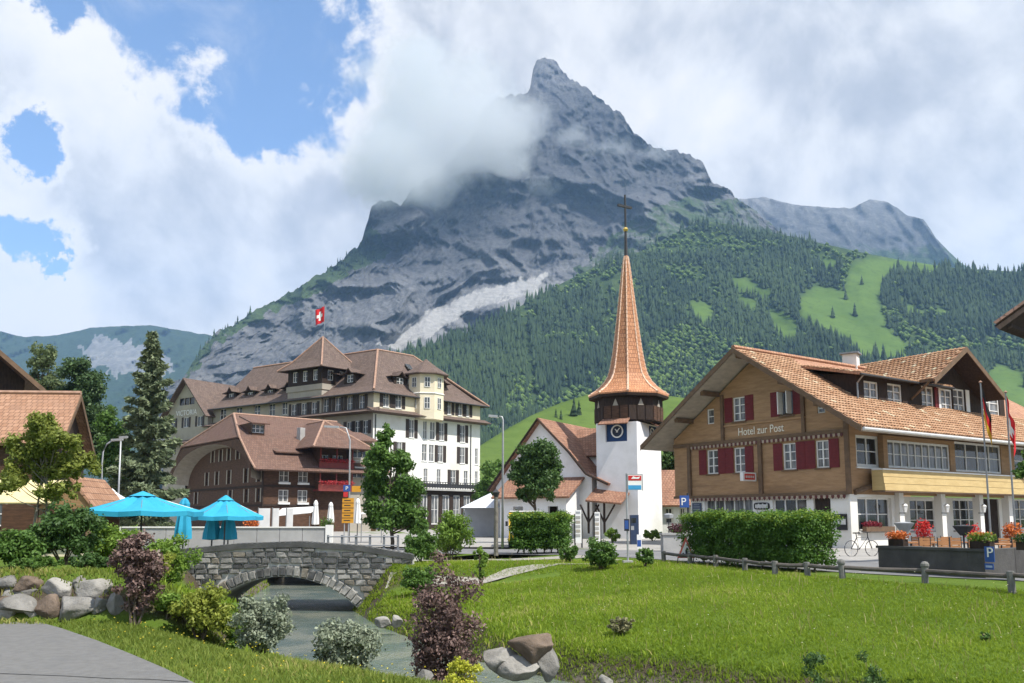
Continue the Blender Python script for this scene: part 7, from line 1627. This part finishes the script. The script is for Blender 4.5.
def marquee():
    d = 72; p = [at(463, 506, d), at(495, 494.5, d), at(496, 512, d)]; H = thing('marquee', 'pale grey marquee roof between the large hotel and the church', 'tent', (p[0].x, d, 0)); cl = pm('marquee_cloth', (.62, .65, .70), (.54, .57, .62), 1.5, .7)
    x0, x1 = at(462, 506, d).x, at(500, 506, d).x; ap = Vector(((x0 + x1) / 2 + .8, d, at(490, 493, d).z)); ze = at(470, 508, d).z; cs = [Vector((x0, d - 2, ze)), Vector((x1, d - 2, ze)), Vector((x1, d + 2.5, ze)), Vector((x0, d + 2.5, ze))]
    for k in range(4): m = M(); m.slab([cs[k], cs[(k + 1) % 4], ap], .03); m.build('roof_panel', cl, H)
    for q in cs: m = M(); m.tube([(q.x, q.y, 0), q], .04, 6); m.build('pole', galv, H)
    m = M(); m.box((x0 + .1, d + 2.4, 0), (x1 - x0 - .2, 0, 0), (0, .05, 0), (0, 0, ze)); m.build('back_sheet', cl, H)
marquee()
def planter():
    F = Face(at(674, 545, 41), (1, -.04)); t0, t1, z = F.t(662), F.t(687), F.z(674, 535); H = thing('concrete_planter', 'grey concrete trough with dark flowers at the edge of the forecourt', 'planter', tuple(F.P((t0 + t1) / 2, 0))); m = M(); fbox(m, F, t0, t1, 0, z, -1.0, 0); m.build('trough', concrete, H); m = M(); fbox(m, F, t0 - .05, t1 + .05, z + .003, z + .09, -1.05, .05); m.build('rim', concrete, H)
    foliage('flowers', [(F.P(t0 + (t1 - t0) * (.45 + .12 * i), z + .3, -.5), (.28, .3, .26)) for i in range(5)], 900, .11, leafmat('flower_dark', (.05, .025, .03), (.16, .06, .07), .2), H, 73)
    p = F.P(F.t(669), z + .09, -.4); m = M(); m.tube([p, p + Z3 * .7], .03, 6); s = m.build('lantern_post', darkmetal, H); m = M(); m.lathe(p + Z3 * .68, [(.08, 0), (.22, .04), (.24, .2), (.1, .26)], 8); m.build('lantern', galv, s)
planter()
# ---------------------------------------------------------------- rail fence along the meadow
def fence():
    us = [(664, 562), (690, 564.5), (716, 567.5), (745, 571.5), (775, 575.5), (808, 577), (843, 579.5), (925, 583), (1012, 589), (1110, 596)]; P = [onz(u, v) for u, v in us]; H = thing('rail_fence', 'low wooden rail fence on stone headed posts along the meadow', 'fence', tuple(P[3])); rg = random.Random(3); wood = pm('fence_wood', (.13, .115, .10), (.085, .075, .065), 4, .9, .4, 20)
    head = pm('fence_stone', (.20, .195, .18), (.14, .138, .13), 4, .9, .4, 20)
    for i, p in enumerate(P):
        a = rg.uniform(-.03, .03); m = M(); m.tube([(p.x, p.y, -.1), (p.x + a, p.y, .40)], .085, 8); o = m.build('post', head, H)
        if i not in (6, 7): continue
        m = M(); m.lathe((p.x + a, p.y, .40), [(.085, -.02), (.105, .02), (.10, .07), (.06, .12), (.01, .13)], 10); m.build('post_head', head, o)
    for a, b in zip(P[:-1], P[1:]):
        d = (b - a).normalized(); m = M(); m.tube([a + d * .05 + Z3 * (.30 + rg.uniform(-.02, .02)), a.lerp(b, .5) + Z3 * .29, b - d * .05 + Z3 * (.30 + rg.uniform(-.02, .02))], .055, 8); m.build('rail', wood, H)
fence()
# ---------------------------------------------------------------- terrace of the chalet hotel
def post_terrace():
    A, B, C = onz(879, 572), onz(986, 579), onz(1075, 570); H = thing('terrace_parapet', 'dark weathered stone parapet round the hotel terrace', 'wall', (A.x, A.y, 0)); z = at(900, 548, A.y).z; n = 7
    for i in range(n): p, q = A.lerp(B, i / n), A.lerp(B, (i + 1) / n); d = (q - p); e = Vector((-d.y, d.x, 0)).normalized() * .35; m = M(); m.box(p + d * .006, d * .988, e, Z3 * z); m.build('wall_block', stone_d, H)
    d = (B - A).normalized(); e = Vector((-d.y, d.x, 0)); m = M(); m.box(A - e * .04 - d * .04 + Z3 * (z + .004), d * ((B - A).length + .08), e * .44, Z3 * .07); m.build('coping', stone_d, H)
    d2 = (C - B).normalized(); e2 = Vector((-d2.y, d2.x, 0))
    for i in range(4): L_ = (C - B).length / 4; m = M(); m.box(B + d2 * (i * L_ + .38), d2 * (L_ - .02), e2 * .35, Z3 * (z + .05)); m.build('wall_block', stone_d, H)
    m = M(); D_ = A + Vector((.55, .83, 0)) * 5.5; d3 = (D_ - A); e3 = Vector((d3.y, -d3.x, 0)).normalized() * .3; m.box(A + e * .36, d3 * .9, e3, Z3 * z * .9); m.build('wall_block', stone_d, H)
    F = Face(B, -d, -e); H2 = thing('parking_plate', 'blue parking plate on the corner of the dark terrace parapet', 'sign', tuple(F.P(0, 0, .02))); b, q = board(H2, 'plate', F, 984.5, 994, 546.5, 562, sg_b, .03, .02); text('letter_p', 'P', F, (q[0] + q[1]) / 2 - .02, q[2] + .13, .055, .36, white, b); b2, q2 = board(H2, 'plate', F, 985, 993.8, 563.5, 569.5, sg_b, .03, .02); m = M(); fbox(m, F, q2[0] + .03, q2[1] - .03, q2[2] + .05, q2[3] - .05, .051, .055); m.build('print_field', pm('print_blue_pale', (.35, .42, .55), (.3, .36, .5), 5, .5), b2)
    # flower boxes on the parapet
    redg = leafmat('geranium_red', (.45, .02, .02), (.75, .06, .05), .2)
    for i, (u, w, col, lab) in enumerate(((888, 18, fl_or, 'flower box with orange blooms at the left end of the parapet'), (929, 20, G_light, 'flower box with mostly green foliage on the parapet'), (999, 20, G_dark, 'dark planted box on the right corner of the parapet'))):
        p = at(u, 546, A.y - .1 if i < 2 else B.y + .2); c = A + d * ((p.x - A.x) / d.x) + e * .18; hw = w / FPX * 24 / 2; K = thing('flower_box', lab, 'planter', (c.x, c.y, z + .074), 'flower boxes on the parapet'); m = M(); m.box(c - d * hw - e * .1 + Z3 * (z + .075), d * hw * 2, e * .22, Z3 * .2); m.build('box', darkwood, K); foliage('flowers', [(c + d * hw * x * .8 + Z3 * (z + .38), (.19, .13, .13)) for x in (-1, -.6, -.2, .2, .6, 1)], 900, .06, col, K, 74 + i)
        if i == 1: foliage('blooms', [(c + d * hw * x * .8 + Z3 * (z + .46), (.2, .1, .07)) for x in (-.8, -.4, 0, .4, .8)], 200, .05, fl_or, K, 84)['kind'] = 'stuff'
    # standing lanterns
    for i, (u, vt, vb, dd) in enumerate(((904, 523, 548, 27), (963, 526, 550, 27))):
        p = at(u, vt, dd); K = thing('standing_lantern', ('grey lantern on a post near the left end of the terrace', 'dark lantern bowl on a post in the middle of the terrace')[i], 'lamp', (p.x, dd, 0), 'terrace lanterns'); m = M(); m.tube([(p.x, dd, 0), (p.x, dd, p.z - .28)], .03, 8); m.build('post', darkmetal, K); m = M(); m.lathe((p.x, dd, p.z - .3), [(.10, 0), (.12, .02), (.30, .26), (.32, .3), (.05, .34)], 8); m.build('bowl', galv if i == 0 else darkmetal, K)
    wood = pm('terrace_wood', (.42, .20, .085), (.34, .16, .065), 3, .6, .2, 10)
    def table(x, y, lab):
        K = thing('terrace_table', lab, 'table', (x, y, 0), 'terrace tables'); m = M(); m.cbox((x, y, .70), 1.2, .8, .045); m.build('tabletop', wood, K)
        for sx in (-.5, .5):
            for sy in (-.32, .32): m = M(); m.tube([(x + sx, y + sy, 0), (x + sx * .95, y + sy * .95, .70)], .025, 6); m.build('leg', darkmetal, K)
    def chair(x, y, rz, lab):
        K = thing('terrace_chair', lab, 'chair', (x, y, 0), 'terrace chairs'); ca, sa = math.cos(rz), math.sin(rz)
        def w(a, b, zz): return Vector((x + a * ca - b * sa, y + a * sa + b * ca, zz))
        m = M()
        for k in range(5): m.box(w(-.21, -.2 + k * .085, .43), w(.21, 0, 0) - w(-.21, 0, 0), w(0, .07, 0) - w(0, 0, 0), Z3 * .02)
        m.build('seat', wood, K)['kind'] = 'stuff'
        for k in range(4): m = M(); m.box(w(-.21, .2, .56 + k * .09), w(.21, 0, 0) - w(-.21, 0, 0), w(0, .025, 0) - w(0, 0, 0), Z3 * .07); m.build('back_slat', wood, K)
        for a in (-.2, .2):
            m = M(); m.tube([w(a, .21, 0), w(a, .215, .93)], .018, 6); m.build('leg', darkmetal, K); m = M(); m.tube([w(a, -.18, 0), w(a, -.18, .43)], .018, 6); m.build('leg', darkmetal, K)
    for i, (u, dd) in enumerate(((920, 31), (950, 31.5), (1010, 29))):
        p = at(u, 540, dd); nm = ('left', 'middle', 'rightmost')[i]; table(p.x, dd, 'wooden terrace table, the %s one behind the parapet' % nm)
        for j, (dx, dy, rz) in enumerate(((-.3, -.75, math.pi), (.35, -.75, math.pi), (-.3, .75, 0), (.35, .75, 0))): chair(p.x + dx, dd + dy, rz, 'slatted chair at the %s terrace table, %s side, %s seat' % (nm, 'near' if dy < 0 else 'far', 'left' if dx < 0 else 'right'))
    potted('large red geranium before the porch window', 923, 521, 35.5, .38, redg, 78, leaf=.1, n=700, group='red geraniums'); potted('red geranium by the second porch pillar', 973, 525, 33.5, .3, redg, 79, leaf=.1, n=500, group='red geraniums'); potted('orange geraniums at the right end of the porch', 1012, 523, 37, .45, fl_or, 80, leaf=.12, n=700)
post_terrace()
p = onz(992, 553); swiss_flag('flag_pole', 'flagpole with limp black, red and gold flag before the chalet hotel', 'flag', (p.x * .93, p.y * .93, 0), at(985, 383, p.y * .93).z, 1.15, 1.5, (.35, -.4, 0), None, [black, red, gold], limp=1.05, pole=.045)
p = onz(1017, 553); swiss_flag('flag_pole', 'flagpole with limp red flag with white cross at the right edge', 'flag', (p.x * .93, p.y * .93, 0), at(1010, 393, p.y * .93).z, 1.15, 1.35, (.05, -.5, 0), red, cross=True, limp=1.0, pole=.045)
def bicycle():
    p = onz(862, 556.5); H = thing('bicycle', 'black bicycle leaning at the white wall of the chalet hotel', 'bicycle', tuple(p)); D = Vector((.95, .3, 0)).normalized(); r = .33
    def w(a, z): return p + D * a + Z3 * z
    for a in (-.52, .52):
        m = M(); m.tube([w(a + r * math.cos(k * math.pi / 10), r + r * math.sin(k * math.pi / 10)) for k in range(21)], .016, 6, False); q = m.build('wheel', ink, H)
        for k in range(6): s = M(); s.tube([w(a - r * math.cos(k * math.pi / 6), r - r * math.sin(k * math.pi / 6)), w(a + r * math.cos(k * math.pi / 6), r + r * math.sin(k * math.pi / 6))], .004, 4); s.build('spoke', galv, q)
    for nm, pts in (('frame', [w(-.52, r), w(-.12, .30), w(.34, .80), w(-.22, .78), w(-.12, .30)]), ('seat_stay', [w(-.52, r), w(-.22, .78)]), ('seat_post', [w(-.22, .78), w(-.25, .95)]), ('fork', [w(.52, r), w(.34, .80), w(.32, 1.0)])): m = M(); m.tube(pts, .02, 6); m.build(nm, darkmetal, H)
    m = M(); m.box(w(-.36, .95) - Vector((-D.y, D.x, 0)) * .07, D * .26, Vector((-D.y, D.x, 0)) * .14, Z3 * .05); m.build('saddle', ink, H); m = M(); e = Vector((-D.y, D.x, 0)); m.tube([w(.26, 1.02) - e * .27, w(.34, 1.0), w(.26, 1.02) + e * .27], .016, 6); m.build('handlebar', darkmetal, H)
bicycle()
def right_barn():
    Y = 28; c0 = at(994, 326, Y); c1 = at(1120, 235, Y); H = thing('neighbouring_house', 'dark wooden eaves of a neighbouring house at the right edge', 'house', (c1.x, Y, 0)); D = Vector((.75, .66, 0)).normalized() * 7
    m = M(); m.slab([c0, c1, c1 + D, c0 + D], .22); m.build('roof', darkwood, H); m = M(); m.slab([c0 + Vector((-.05, -.05, .12)), c1 + Vector((0, -.05, .12)), c1 + D + Z3 * .12, c0 + D + Vector((-.05, 0, .12))], .1); m.build('roof_tiles', tile_c, H)
    for k in range(5): q = c0.lerp(c1, .1 + .2 * k); m = M(); m.box(q - Z3 * .42, D * .96, Vector((.14, 0, .08)), Z3 * .18); m.build('rafter', darkwood, H)
    m = M(); m.box((c1.x + 4.2, Y + .4, 0), (5, 0, 0), (0, 3.4, 0), (0, 0, c1.z - .3)); m.build('wall', brownwood, H)
right_barn()
